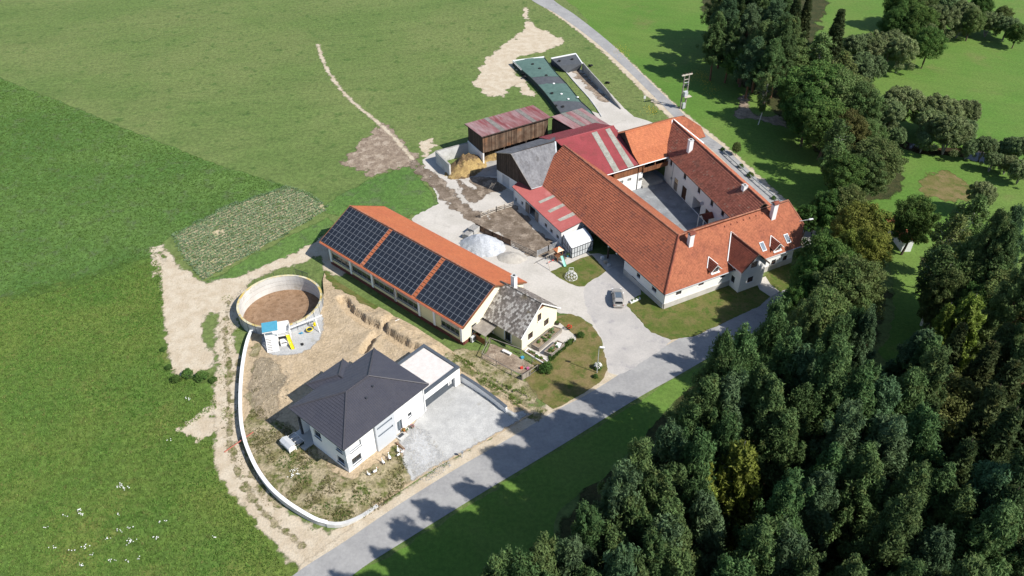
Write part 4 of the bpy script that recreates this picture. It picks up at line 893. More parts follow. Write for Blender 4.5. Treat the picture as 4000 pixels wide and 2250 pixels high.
Cn=Vector((25.57,103.08,HE)); uw=Vector((math.cos(R(119.14)),math.sin(R(119.14)),0)); nw=Vector((uw.y,-uw.x,0))   # nw points to the court
J=G(2651,920,HR); FE=Vector((52.19,116.68,HE)); RE=G(3078.5,782.7,HR-.1); uf=(FE-Cn); uf.z=0; uf.normalize(); vf=Vector((-uf.y,uf.x,0))
WL=43.5
west=thing('barn_wing',Cn+uw*20-Z3*HE,'long barn wing of the farm court with streaked red tiled roof and open cart bay','barn')
dJ=(J-Cn).dot(nw); aJ=(J-Cn).dot(uw)
W1=Cn+uw*WL; R1=Cn+uw*WL+nw*dJ+Z3*(HR-HE); Jw=Cn+uw*aJ+nw*dJ+Z3*(HR-HE)
roofface(west,[W1,Cn,Jw,R1],'tile_red')
dF=(RE-Cn).dot(vf); 
# inner corner of the two court eaves
def isect(p,d,q,e):
    det=d.x*(-e.y)+e.x*d.y; r_=q-p; t=(r_.x*(-e.y)+e.x*r_.y)/det; return Vector((p.x+d.x*t,p.y+d.y*t,0))
inner=isect(Cn+nw*2*dJ,uw,Cn+vf*2*dF,uf)+Z3*HE
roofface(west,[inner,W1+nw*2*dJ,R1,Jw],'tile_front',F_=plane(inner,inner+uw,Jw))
ridge_caps(west,Jw+Z3*.08,R1+Z3*.08,'ridge_red',.14)
gutter(west,Cn-nw*.06,W1-nw*.06,'brown_frame',.08)
ww0,ww1=Cn+nw*.45+uw*.0,Cn+nw*.45+uw*WL
def wp_(a,b=0.45): return Cn+uw*a+nw*b
# white gabled end part next to the corner (seen from outside the far end is on the left)
A_,B_=wp_(12.0),wp_(.5)
wo=[opx(A_,B_,((2467,1075),(2482,1128)),minz=.05),opx(A_,B_,((2500,1108),(2515,1138))),opc(A_,B_,2494,1076,.95,.8),opc(A_,B_,2555,1130,1.2,.75)]
wall(west,A_,B_,0,HE+.25,wo,'white_wall')
door(west,A_,B_,wo[0],'wood_door'); [fill(west,A_,B_,o_,'brown',nx=1) for o_ in wo[1:]]
wall(west,wp_(12.0,6.5),wp_(12.0),0,HE+.2,[],'white_wall')
MB().box(wp_(6.2,.40)-Z3*(HE-.5),(11.4,.14,1.0),uw).build('plinth','plinth',west)
# open cart bay with boarded back wall
bk=MB()
for k in range(40):
    a=12.1+k*.33; bk.box(wp_(a+.16,6.4)+Z3*(.0-HE+3.0),(.315,.06,6.0),uw)
bk.build('boarded_wall','wood_dark',west)
for a in (17.0,22.0): MB().box(wp_(a,.5)-Z3*(HE/2-.05),(.24,.24,HE-.1),uw).build('post','wood_dark',west)
MB().box(wp_(18,.5)-Z3*.16,(13,.26,.28),uw).build('beam','wood_dark',west)
wall(west,wp_(43,.45),wp_(25.3,.45),0,HE+.2,[],'white_wall'); wall(west,wp_(25.3,.45),wp_(25.3,6.5),0,HE+.2,[],'white_wall')
wall(west,inner+nw*-.5+uw*.2,inner+nw*-.5+uw*30,0,HE,[],'white_wall')
for a in (14,16.5): MB().box(wp_(a,.12)-Z3*.3,(.3,.2,.3),uw).build('bay_lamp','white_trim',west)
# ---- front dwelling wing
front=thing('farmhouse',Cn+uf*15-Z3*HE,'white farmhouse wing with red tiled roof, dormers and gabled bay facing the road','house')
al=lambda p:(Vector(p)-Cn).dot(uf); pe=lambda p:(Vector(p)-Cn).dot(vf)
Ffr=plane(Cn,FE,Jw); hipc=onP(Ffr,3140,876.8)
Jf=Jw
fr,_,_p=roofface(front,[Cn,FE,hipc,RE,Jf],'tile_front',F_=Ffr,tw=.30,tl=.34,h=.05)
bh=Cn+uf*(al(hipc)+.2)+vf*(2*dF-pe(hipc)); bh.z=hipc.z; be=Cn+uf*(al(FE)+1.2)+vf*(2*dF); be.z=HE
roofface(front,[be,inner,Jf,RE,bh],'tile_front',F_=plane(be,inner,RE))
roofface(front,[hipc,bh,RE],'tile_front')
ridge_caps(front,Jf+Z3*.08,RE+Z3*.08,'ridge_red',.14); ridge_caps(front,Cn+Z3*.1,Jf+Z3*.1,'tile_dormer',.15); ridge_caps(front,hipc+Z3*.05,RE+Z3*.05,'ridge_red',.12)
gutter(front,Cn-vf*.08-uf*.0-Z3*.04,FE-vf*.08-Z3*.04,'galv',.09)
edge(front,FE,hipc,.06,.2,'wood_dark')
F0,F1=Cn+vf*.5+uf*.5,Cn+vf*.5+uf*(al(FE)-.9)
# bay geometry
byL=G(2880,1143,0); byR=G(2973,1110,0); ba,bb=al(byL),al(byR); bp=(pe(byL)+pe(byR))/2
apx=[onW(Cn+vf*bp,Cn+vf*bp+uf,2967.7,984.9)]
fo=[opc(F0,F1,2651,1145,1.15,.75),opc(F0,F1,2739,1109,1.15,.75),opc(F0,F1,2824,1078,1.15,.7),opc(F0,F1,2776,1133,.5,.35),opc(F0,F1,3021,1026,1.05,1.35),opc(F0,F1,3066,1010,1.05,1.35),opc(F0,F1,2983,1041,.4,1.3)]
wall(front,F0,F1,0,HE+.2,fo,'white_wall')
for k,o_ in enumerate(fo): fill(front,F0,F1,o_,'brown',nx=1 if k in(3,6) else 2,ny=2 if k in (4,5) else 1)
MB().box(F0.lerp(F1,.5)-Z3*(F0.z)-vf*.05+Z3*.55,((F1-F0).length,.2,1.1),uf).build('plinth','plinth',front)
E1=Cn+uf*(al(FE)+.6)+vf*(2*dF-.6)
wall(front,F1,E1,0,HE+.2,[],'white_wall',top=[((E1-F1).length*.78,hipc.z-.2),((E1-F1).length*.25,hipc.z-.2)])
wall(front,E1,inner+vf*-.5,0,HE,[],'white_wall')
# gabled bay
Bl,Br=Cn+uf*ba+vf*bp,Cn+uf*bb+vf*bp; bw_=bb-ba
zea=5.15; zap=zea+bw_/2*.93
P0=onW(Bl,Br,2905.6,1050)[1]
zea=P0
bo_=[opc(Bl,Br,2946,1033,1.25,1.1),opc(Bl,Br,2931,1092,1.3,1.2)]
zap=zea+bw_/2*.95
wall(front,Bl,Br,0,zea,bo_[1:],'white_wall',top=[(bw_/2,zap)],name='bay_wall')
fill(front,Bl,Br,bo_[1],'brown',nx=3,ny=2); fill(front,Bl,Br,bo_[0],'brown',nx=3,ny=2,off=-.03)
BlB=Bl-vf*(bp-.5); BrB=Br-vf*(bp-.5)
so_=[(.35,.95,zea-1.5,zea-.5),(.3,1.2,1.2,2.5)]
wall(front,BlB,Bl,0,zea,[o_ for o_ in so_ if o_[1]<(BlB-Bl).length],'white_wall',name='bay_wall'); 
for o_ in so_:
    if o_[1]<(BlB-Bl).length: fill(front,BlB,Bl,o_,'brown',nx=1)
wall(front,Br,BrB,0,zea,[],'white_wall',name='bay_wall')
oh=.5; mid_=ba+bw_/2; sl=(zap-zea)/(bw_/2); eL=ba-oh; eR=bb+oh; zE=zea-oh*sl
def hitp(a,z): # where a level line at offset a, height z meets the main front roof
    return Cn+uf*a+vf*((z-HE)*(dF/(HR-HE)))+Z3*(z-HE)
rp=bp-.45
q1=Cn+uf*eL+vf*rp; q1.z=zE; q2=Cn+uf*mid_+vf*rp; q2.z=zap+.02; q3=Cn+uf*eR+vf*rp; q3.z=zE
k1=hitp(eL,zE); k2=hitp(mid_,zap+.02); k3=hitp(eR,zE)
roofface(front,[k1,q1,q2,k2],'tile_dormer',tl=.34,h=.05,F_=plane(k1,q1,q2),name='bay_roof'); roofface(front,[q3,k3,k2,q2],'tile_dormer',tl=.34,h=.05,F_=plane(q3,k3,q2),name='bay_roof')
edge(front,k1+Z3*.16,k2+Z3*.18,.16,.12,'white_trim','flashing'); edge(front,k2+Z3*.18,k3+Z3*.16,.16,.12,'white_trim','flashing'); ridge_caps(front,q2+Z3*.1,k2+Z3*.1,'ridge_red',.12)
edge(front,q1,q2,.06,.18,'wood_dark'); edge(front,q3,q2,.06,.18,'wood_dark'); gutter(front,q1,k1,'galv'); gutter(front,q3,k3,'galv')
# small dormers
def dormer(px,py,wd=1.75,hh=1.0):
    b=onP(Ffr,px,py); a,p,z=al(b),pe(b),b.z
    S=Cn+uf*(a-wd/2)+vf*p; T=Cn+uf*(a+wd/2)+vf*p; ze=z+hh; za=ze+wd/2*.95
    d_=MB()
    dm=wall(front,S,T,z,ze,[(.3,wd-.3,z+.12,ze+.05)],'white_wall',top=[(wd/2,za)],name='dormer')
    fill(dm,S,T,(.3,wd-.3,z+.12,ze+.03),'brown',nx=2,ny=1)
    for pt,sg in ((S,0),(T,1)):
        bk_=hitp(al(pt),ze); pt0=Vector((pt.x,pt.y,z)); pt1=Vector((pt.x,pt.y,ze)); MB().poly([pt0,pt1,bk_] if sg==0 else [pt0,bk_,pt1]).build('cheek','white_wall',dm)
    o2=.3; zE_=ze-o2*.95
    g1=Cn+uf*(a-wd/2-o2)+vf*(p-.35); g1.z=zE_; g2=Cn+uf*a+vf*(p-.35); g2.z=za+.03; g3=Cn+uf*(a+wd/2+o2)+vf*(p-.35); g3.z=zE_
    h1,h2,h3=hitp(a-wd/2-o2,zE_),hitp(a,za+.03),hitp(a+wd/2+o2,zE_)
    for pts in ([h1,g1,g2,h2],[g3,h3,h2,g2]):
        F_=plane(*pts[:3]); pl=[to2(F_,q) for q in pts]; r_=slab(F_,pl,.1).build('dormer_roof','white_trim',front); tiles(r_,F_,pl,'tile_dormer',.3,.34,.05,.03,stag=False)
    edge(front,h1+Z3*.13,h2+Z3*.15,.13,.1,'white_trim','flashing'); edge(front,h2+Z3*.15,h3+Z3*.13,.13,.1,'white_trim','flashing')
    MB().box(S.lerp(T,.5)-vf*.12+Z3*(z+.06-S.z),(wd+.1,.3,.08),uf).build('sill','white_trim',front)
dormer(2793,1066); dormer(3036,981)
for px,py in ((2979,963.5),(3074,932)):
    c3=onP(Ffr,px,py); fw=MB().box(c3+Ffr[3]*.10,(.98,1.75,.10),Ffr[1],Ffr[2]).build('skylight','galv',front); MB().box(c3+Ffr[3]*.155,(.74,1.45,.012),Ffr[1],Ffr[2]).build('pane','sky_glass',fw)
for px,py,tz,s in ((2698,965,10.0,.9),(3020,858,10.6,.95)):
    b=onP(Ffr,px,py); ch=chimney(front,b+vf*.3,tz,s,s*.8,math.atan2(uf.y,uf.x),'white_wall',z0=b.z-.4)
    tb=Vector((b.x,b.y,tz))+vf*.3; cpF=[tb-uf*.6-vf*.5+Z3*.15,tb+uf*.6-vf*.5+Z3*.15,tb+uf*.6+Z3*.55,tb-uf*.6+Z3*.55]
    for sg in (1,-1):
        pts=[tb-uf*.62-vf*.55*sg+Z3*.25,tb+uf*.62-vf*.55*sg+Z3*.25,tb+uf*.62+Z3*.62,tb-uf*.62+Z3*.62]
        F_=plane(pts[0],pts[1],pts[2]); pl=[to2(F_,q) for q in pts]; r_=slab(F_,pl,.06).build('chimney_hood','wood_dark',front); tiles(r_,F_,pl,'tile_dormer',.3,.3,.05,.03)
    for cx_ in (-.5,.5):
        for cy_ in (-.35,.35): MB().box(tb+uf*cx_*s*.8+vf*cy_*s+Z3*.2,(.14,.14,.4),uf).build('hood_pillar','white_wall',front)
for k in range(9):
    c3=onP(Ffr,2830+k*24.5,885-k*8.4); MB().box(c3+Ffr[3]*.1,(.14,.3,.14),Ffr[1],Ffr[2]).build('vent_tile','tile_dormer',front)
# ---- east wing
A2=Vector((32.55,144.66,6.2)); ue=Vector((math.cos(R(-70.97)),math.sin(R(-70.97)),0)); ve=Vector((-ue.y,ue.x,0))
east=thing('court_wing',A2+ue*12+ve*4-Z3*6.2,'tall east wing of the farm court with dark weathered red roof and white court wall','barn')
zr_=10.0; De=4.75; EL=26.5
Fe=plane(A2,A2+ue*20,A2+ve*De+Z3*(zr_-6.2))
n1=onP(Fe,2588.8,588); n2=onP(Fe,2588.8,564.5); n3=A2-ue*8.2+ve*De+Z3*(zr_-6.2)
rS=A2+ue*EL+ve*De+Z3*(zr_-6.2); eS=A2+ue*EL
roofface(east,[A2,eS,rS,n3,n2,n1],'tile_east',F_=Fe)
n4=A2-ue*2.5+ve*2*De
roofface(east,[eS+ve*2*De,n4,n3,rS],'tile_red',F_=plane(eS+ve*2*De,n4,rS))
ridge_caps(east,n3+Z3*.08,rS+Z3*.08,'ridge_red',.14)
for a,b in ((n1,n2),(n2,n3),(n3,n4)): edge(east,a+Z3*.14,b+Z3*.14,.34,.2,'white_trim')
gutter(east,A2-ve*.08,eS-ve*.08,'brown_frame',.08)
Q0,Q1=A2+ve*.35-ue*1.5,A2+ve*.35+ue*24.8
z5=lambda x,y:(2600+x/5.173,600+y/5.173)
eo=[opc(Q0,Q1,*z5(112,185),.85,1.25),opc(Q0,Q1,*z5(390,462),.95,1.25),opc(Q0,Q1,*z5(675,740),.95,1.25),opc(Q0,Q1,*z5(935,1003),.95,1.25),opc(Q0,Q1,*z5(1152,1205),.95,1.25)]
d1=opc(Q0,Q1,*z5(195,670),1.5,3.0); d2=opc(Q0,Q1,*z5(365,810),1.75,3.0); d3=opc(Q0,Q1,*z5(640,950),3.0,2.9); d4=opc(Q0,Q1,*z5(835,1250),1.6,2.8)
dd=[(a,b,.06,2.95) for a,b,_,_ in (d1,d2,d3,d4)]
sm=opc(Q0,Q1,*z5(118,500),.55,.7)
wall(east,Q0,Q1,0,6.4,eo+dd+[(sm[0]-.1,min(sm[1],dd[0][0]-.05),sm[2],sm[3])],'white_wall')
for o_ in eo: fill(east,Q0,Q1,o_,'brown',nx=2,ny=1,bw=.05)
fill(east,Q0,Q1,(dd[0][0],dd[0][1],1.7,2.95),'brown',nx=3,sill=False,pane='cream_cloth',frame='wood_dark'); door(east,Q0,Q1,(dd[0][0],dd[0][1],.06,1.68),'wood_grey',boards=4)
door(east,Q0,Q1,dd[1],'wood_door',boards=6); door(east,Q0,Q1,dd[3],'wood_door',boards=6)
# passage walls
pa,pb=dd[2][0],dd[2][1]; eu=(Q1-Q0); eu.z=0; eu.normalize()
pq=lambda u,o,z=0:Vector((Q0.x,Q0.y,0))+eu*u+ve*o+Z3*z
MB().poly([pq(pb,.2,0),pq(pb,6,0),pq(pb,6,2.95),pq(pb,.2,2.95)]).poly([pq(pa,6,0),pq(pa,.2,0),pq(pa,.2,2.95),pq(pa,6,2.95)]).poly([pq(pa,6,0),pq(pa,6,2.95),pq(pb,6,2.95),pq(pb,6,0)]).poly([pq(pa,.2,2.95),pq(pb,.2,2.95),pq(pb,6,2.95),pq(pa,6,2.95)]).build('passage','white_wall',east)
wall(east,Q1+ve*8.8,Q0+ve*8.8,0,6.4,[],'white_wall')
for u_ in (3.2,): MB().tube([pq(u_,-.1,6.2),pq(u_,-.1,.2)],.05,6).build('downpipe','galv',east)
sd_=onW(Q0,Q1,*z5(765,1000)); dish=MB().lathe((0,0,0),[(.42,.06),(.3,.02),(0.05,0)],14).build('satellite_dish','galv',east); dish.matrix_basis=Matrix.Translation(pq(sd_[0],-.35,sd_[1]))@Matrix.Rotation(R(75),4,'X')
b=onP(Fe,*(2693,590)); chimney(east,b,11.0,.85,.85,math.atan2(ue.y,ue.x),'white_wall',z0=b.z-.3)
b=onP(Fe,*(2903,742)); chimney(east,b+ve*.2,9.9+.5,.85,.85,math.atan2(ue.y,ue.x),'white_wall',z0=b.z-.3)
# little porch roof at the court door
pr=[G(2765,850,3.1),G(2782,876,2.6),G(2835,862,2.6),G(2833,858,3.1)]
prF=[pq(dd[3][1]-.2,-2.2,2.7),pq(dd[3][1]+1.6,-2.2,2.7),pq(dd[3][1]+1.6,0,2.7),pq(dd[3][1]-.2,0,2.7)]
m_=pq(dd[3][1]+.7,-2.3,3.5); m2_=pq(dd[3][1]+.7,.1,3.5)
roofface(east,[prF[3],prF[0],m_,m2_],'tile_dormer',F_=plane(prF[3],prF[0],m_),name='porch_roof'); roofface(east,[prF[1],prF[2],m2_,m_],'tile_dormer',F_=plane(prF[1],prF[2],m_),name='porch_roof')
for q_ in (prF[0],prF[1]): MB().box((q_.x,q_.y,1.35),(.16,.16,2.7),ue).build('porch_post','white_wall',east)
# ---- north wing: orange tiled part
NA=Vector((20.04,138.60,6.0)); un=Vector((math.cos(R(27.66)),math.sin(R(27.66)),0)); vn=Vector((-un.y,un.x,0))
orange=thing('granary_wing',NA+un*14+vn*4-Z3*6,'north wing of the court with bright orange tiled roof and timber gallery','barn')
oz=10.05; od=6.95; oa,ob=7.6,22.0
On=lambda a,p,z:NA+un*a+vn*p+Z3*(z-6.0)
# lower, flatter part and steeper upper part
zk=7.35; pk=2.9
roofface(orange,[On(6.9,0,6),On(16.0,0,6),On(16.0,pk,zk),On(7.0,pk,zk)],'tile_orange',h=.05,F_=plane(On(6.9,0,6),On(16,0,6),On(7,pk,zk)))
roofface(orange,[On(7.0,pk,zk),On(16.0,pk,zk),On(20,od,oz),On(oa,od,oz)],'tile_orange',h=.05,F_=plane(On(7,pk,zk),On(16,pk,zk),On(7,od,oz)))
roofface(orange,[On(ob+.6,2*od,6),On(oa,2*od,6),On(oa,od,oz),On(20.6,od,oz)],'tile_orange',h=.05,F_=plane(On(ob,2*od,6),On(oa,2*od,6),On(oa,od,oz)))
# eastern part beyond the court wing, with a small half hip
roofface(orange,[On(17.5,2.0,6.9),On(25.2,2.0,6.9),On(25.4,4.2,8.2),On(22.0,od,oz),On(19,od,oz)],'tile_front',h=.05,F_=plane(On(17.5,2.0,6.9),On(25.2,2.0,6.9),On(19,od,oz)))
roofface(orange,[On(25.4,4.2,8.2),On(25.4,9.6,8.2),On(22.0,od,oz)],'tile_front',h=.05)
roofface(orange,[On(25.6,2*od,6),On(21,2*od,6),On(20.6,od,oz),On(22,od,oz),On(25.4,9.6,8.2)],'tile_orange',h=.05,F_=plane(On(25.6,2*od,6),On(21,2*od,6),On(20.6,od,oz)))
ridge_caps(orange,On(oa,od,oz+.08),On(22,od,oz+.08),'tile_orange',.13)
gutter(orange,On(-1,-.08,6),On(16,-.08,6),'white_trim',.1)
gm_=MB(); 
gm_.poly([On(7.05,.3,0),On(7.75,od,0),On(7.75,od,oz-.15),On(7.1,pk,zk-.15),On(7.05,.3,6)]).poly([On(7.75,od,0),On(7.75,2*od,0),On(7.75,2*od,6),On(7.75,od,oz-.15)]).build('gable_wall','wood_dark',orange)
# court wall: white below, timber gallery above
N0,N1=On(1.0,.5,0)-Z3*0,On(8.2,.5,0)
N0.z=N1.z=0
no=[opc(N0,N1,2427,712,.95,.7),opc(N0,N1,2458,702,.95,.7),opc(N0,N1,2501,701,.95,.7)]
wall(orange,N0,N1,0,3.9,no,'white_wall')
for o_ in no: fill(orange,N0,N1,o_,'grey',nx=1,ny=3,pane='sky_glass',frame='wood_grey')
wall(orange,N1,N1+vn*5.5,0,3.9,[],'white_wall')
for k in range(22): MB().box(On(1.0+.33*k+.16,.52,4.85),(.315,.08,1.95),un).build('board','wood_brown',orange)
for k in range(26): MB().box(On(8.25+.31*k,.2,4.35),(.295,.06,1.0),un).build('board','wood_brown',orange)
for a in (8.2,11.0,13.5,16.2): MB().box(On(a,.25,5.0),(.16,.16,2.0),un).build('gallery_post','wood_brown',orange)
MB().box(On(12.2,2.8,3.86),(8.2,5.0,.16),un).build('gallery_floor','wood_dark',orange)
MB().box(On(12.2,5.6,3.0),(9,.1,6.0),un).build('gallery_back','wood_dark',orange)
MB().box(On(11.0,2.3,.3),(5.2,4.4,.55),un).build('loading_step','concrete_dark',orange)
# ---- red sheet roof between the wings, grey barn beyond
ZRD=9.3
red=thing('red_sheet_barn',On(0,6,0),'barn with maroon corrugated roof and two pale translucent strips beside the orange roof','barn')
eR_=G(2493.6,643.3,6.0); rR=G(2396.8,492.5,ZRD); rL=G(2169.7,552.2,ZRD); eL_=G(2365.7,684,6.0)
Fr_=plane(eL_,eR_,rR)
pts=[eL_+(eL_-eR_).normalized()*2.0,eR_,rR,rL]
pl=[to2(Fr_,p) for p in pts]; rr_=slab(Fr_,pl,.12).build('roof','wood_dark',red); corr(rr_,Fr_,pl,'sheet_red',.26,.035)
for q in (((2310,520),(2331,514),(2420,668),(2398,674)),((2364,507),(2381,501),(2477,650),(2453,657))):
    pp=[onP(Fr_,*p_) for p_ in q]; corr(red,Fr_,[to2(Fr_,p) for p in (pp[3],pp[2],pp[1],pp[0])],'sheet_clear',.26,.035,name='translucent_strip',lift=.06)
Bk=plane(rR+vn*7-Z3*2.4,rL+vn*7-Z3*2.4,rR); plb=[to2(Bk,p) for p in (rR+vn*7-Z3*2.4,rL+vn*7-Z3*2.4,rL,rR)]
rb_=slab(Bk,plb,.12).build('roof','wood_dark',red); corr(rb_,Bk,plb,'sheet_red',.26,.035)
MB().tube([rL+Z3*.1,rR+Z3*.1],.12,6).build('ridge_cap','sheet_red',red); edge(red,rR,eR_,.08,.2,'sheet_red'); 
grey=thing('grey_barn',G(2030,700),'tall dark boarded barn with weathered grey corrugated roof above the dung yard','barn')
gr0,gr1=G(1995.2,600.7,ZRD),G(2169,554.5,ZRD); ge0,ge1=G(2075.8,738,3.7),G(2181,708,3.7); gb0,gb1=G(1933,596,7.0),G(2171,525,7.0)
Fg=plane(ge0,ge1,gr1); pl=[to2(Fg,p) for p in (ge0,ge1,gr1+(gr1-gr0)*.02,gr0)]; g_=slab(Fg,pl,.1).build('roof','wood_dark',grey); corr(g_,Fg,pl,'sheet_grey',.24,.035)
Fg2=plane(gb1,gb0,gr0); pl=[to2(Fg2,p) for p in (gb1,gb0,gr0,gr1)]; g2_=slab(Fg2,pl,.1).build('roof','wood_dark',grey); corr(g2_,Fg2,pl,'sheet_grey',.24,.035)
edge(grey,ge0,gr0,.06,.16,'wood_grey'); edge(grey,gb0,gr0,.06,.16,'wood_grey'); edge(grey,ge1+Z3*.12,gr1+Z3*.12,.3,.16,'galv','flashing'); gutter(grey,ge0-vn*.05,ge1-vn*.05,'galv')
MB().tube([ge0.lerp(ge1,.25),ge0.lerp(ge1,.25)-Z3*.9,ge0.lerp(ge1,.22)-Z3*1.2-vn*.4],.05,6).build('downpipe','galv',grey)
gw0=gb0+un*.4; gw1=ge0+un*.4; dg=(gw1-gw0); dg.z=0; gLn=dg.length; dg.normalize()
gpk=(gr0-gw0).dot(dg); bd_=.3
zt=lambda u:(7.0+(ZRD-7.0)*u/gpk if u<gpk else ZRD-(ZRD-3.7)*(u-gpk)/(gLn-gpk))-.2
G0,G1=v3(gw0,0),v3(gw1,0)
gopn=[opx(G0,G1,((1962,690),(1990,745)),minz=.05)]
gopn=[(gopn[0][0],gopn[0][1],.05,2.6)]
wall(grey,G0,G1,0,2.9,gopn,'white_wall'); door(grey,G0,G1,gopn[0],'hutch_grey',boards=4)
k=0; u=.0
while u<gLn-.05:
    bwid=min(.32,gLn-u); zt_=min(zt(u),zt(u+bwid))
    if zt_>2.95: MB().box(G0+dg*(u+bwid/2)+Z3*((2.9+zt_)/2)-un*.04,(bwid-.015,.05,zt_-2.9),dg).build('board','wood_dark',grey)
    u+=.32
wall(grey,G1,v3(ge1,0),0,3.6,[],'wood_dark'); wall(grey,v3(gb1,0),G0,0,6.8,[],'wood_dark')
# ---- hay barn with flat red roof, and its neighbour
hb_=FR(-6.13,152.06,R(30.55)); hh=7.28
hay=thing('hay_barn',hb_(8.6,3.7),'boarded hay barn with shallow faded red sheet roof above the dung pit','barn')
Fh=plane(hb_(0,0,hh),hb_(17.2,0,hh),hb_(0,7.5,7.0)); hp=[(-.1,-.1),(17.4,-.1),(17.5,7.6),(-.2,7.6)]
h_=slab(Fh,hp,.16).build('roof','wood_dark',hay); corr(h_,Fh,hp,'sheet_worn',.28,.04)
for a in (4.6,12.6): corr(hay,Fh,[(a,-.12),(a+1.1,-.12),(a+1.1,7.62),(a,7.62)],'sheet_clear_dark',.28,.04,name='translucent_strip',lift=.06)
for k in range(50): MB().box(hb_(.35+.333*k+.16,.45,5.1+rnd.uniform(-.06,.06)),(.31,.05+.03*(k%2),4.1),hb_.u).build('board','wood_barn',hay)
for k in range(20): MB().box(hb_(.38,.6+.333*k,5.0),(.05+.02*(k%2),.31,4.1),hb_.u).build('board','wood_dark',hay)
wall(hay,hb_(17,.5),hb_(17,7.1),0,7.0,[],'wood_dark'); wall(hay,hb_(17,7.1),hb_(.4,7.1),0,6.9,[],'wood_barn')
MB().box(hb_(.38,3.8,1.48),(.34,6.9,2.96),hb_.u).build('pit_wall','white_wall',hay)
for a in (.4,5.6,11.2,16.8): MB().box(hb_(a,.46,1.5),(.3,.3,3.0),hb_.u).build('pillar','white_wall' if a<1 else 'wood_dark',hay)
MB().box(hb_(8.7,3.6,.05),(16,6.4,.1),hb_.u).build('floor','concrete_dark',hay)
sidr=thing('side_barn',hb_(21.5,-4.5),'low barn with streaked faded red corrugated roof beside the silage covers','barn')
sp=[G(2152.8,456,7.25),G(2269,522,7.05),G(2392,496,6.75),G(2273,423,6.95)]
sp[1]=sp[1]+(sp[1]-sp[0]).normalized()*3; sp[2]=sp[2]+(sp[2]-sp[3]).normalized()*2
Fs=plane(sp[0],sp[1],sp[3]); pl=[to2(Fs,p) for p in sp]; s_=slab(Fs,pl,.14).build('roof','wood_dark',sidr)
Fs2=(Fs[0],Fs[2],Fs[1],Fs[3]); corr(s_,Fs2,[(b_,a_) for a_,b_ in pl],'sheet_worn',.28,.04)
for t0,t1 in ((.30,.44),(.66,.84)):
    q=[sp[0].lerp(sp[3],t0),sp[1].lerp(sp[2],t0),sp[1].lerp(sp[2],t1),sp[0].lerp(sp[3],t1)]; corr(sidr,Fs2,[to2(Fs2,p) for p in q],'sheet_clear_dark',.28,.04,name='translucent_strip',lift=.06)
for i in range(4):
    a,b_=sp[i],sp[(i+1)%4]; cen=(sp[0]+sp[2])/2; wall(sidr,v3(a.lerp(cen,.03),0),v3(b_.lerp(cen,.03),0),0,6.7,[],'wood_dark')
# ---- stable annex with red lean-to roof
ann=thing('stable_annex',G(2150,850),'low white stable annex with pinkish red corrugated roof and three pale strips','stable')
az0,az1,at1,at0=G(2000,730,2.95),G(2191.5,909,2.95),G(2289,858,3.8),G(2152,722,3.8)
Fa=plane(az0,az1,at1); pl=[to2(Fa,p) for p in (az0,az1,at1,at0+(at0-at1)*.5)]
Fa2=(Fa[0],Fa[1],Fa[2],Fa[3]); a_=slab(Fa,pl,.12).build('roof','wood_dark',ann); corr(a_,Fa,pl,'sheet_pink',.2,.03)
r6=lambda x,y:(1650+x/2.576,350+y/2.576)
for q in (((1165,1128),(1365,1038),(1385,1060),(1185,1148)),((1258,1222),(1462,1125),(1490,1145),(1285,1242)),((1358,1312),(1565,1208),(1605,1232),(1390,1330))):
    pp=[onP(Fa,*r6(*p_)) for p_ in q]; pq_=[to2(Fa,p) for p in pp]; corr(ann,Fa,[pq_[0],pq_[3],pq_[2],pq_[1]],'sheet_clear',.2,.03,name='translucent_strip',lift=.05)
an_u=(az1-az0).normalized(); an_n=Vector((an_u.y,-an_u.x,0)); 
S0_,S1_=v3(az0,0)-an_n*.3+an_u*.2,v3(az1,0)-an_n*.3-an_u*.3
if an_n.dot(EYE-S0_)<0: pass
ao=[opc(S0_,S1_,2014,778,.9,.85),opc(S0_,S1_,2040,793,.8,.7),opc(S0_,S1_,2132,880,.9,.8),opc(S0_,S1_,2154,902,.9,.8),opc(S0_,S1_,2178,925,.9,.8)]
dv=opc(S0_,S1_,2080,850,2.6,1); dw_=opc(S0_,S1_,2105,870,1.0,1)
dv=(dv[0],dv[1]-.2,.05,2.3); 
wall(ann,S0_,S1_,0,2.85,ao+[dv],'white_wall')
for o_ in ao: fill(ann,S0_,S1_,o_,'grey',nx=2,ny=2,frame='wood_grey')
MB().box(S0_+an_u*(dv[0]+dv[1])/2-an_n*1.2+Z3*1.2,(dv[1]-dv[0],.1,2.4),an_u).build('stable_shade_panel','dark_void',ann)  # near-black slab paints the shade inside the stable doorway
MB().box(S0_+an_u*(dv[0]-.6)+an_n*.12+Z3*1.15,(1.25,.07,2.1),an_u).build('stable_door','wood_grey',ann); MB().box(S0_+an_u*(dv[1]+.6)+an_n*.12+Z3*1.15,(1.15,.07,2.1),an_u).build('stable_door','wood_grey',ann)
T1_=v3(at1,0); wall(ann,S1_,T1_-an_u*.3,0,2.85,[],'white_wall',top=[((T1_-S1_).length,3.65)])
wall(ann,v3(at0,0),S0_,0,2.9,[],'white_wall'); gutter(ann,az0,az1,'anthracite',.07)
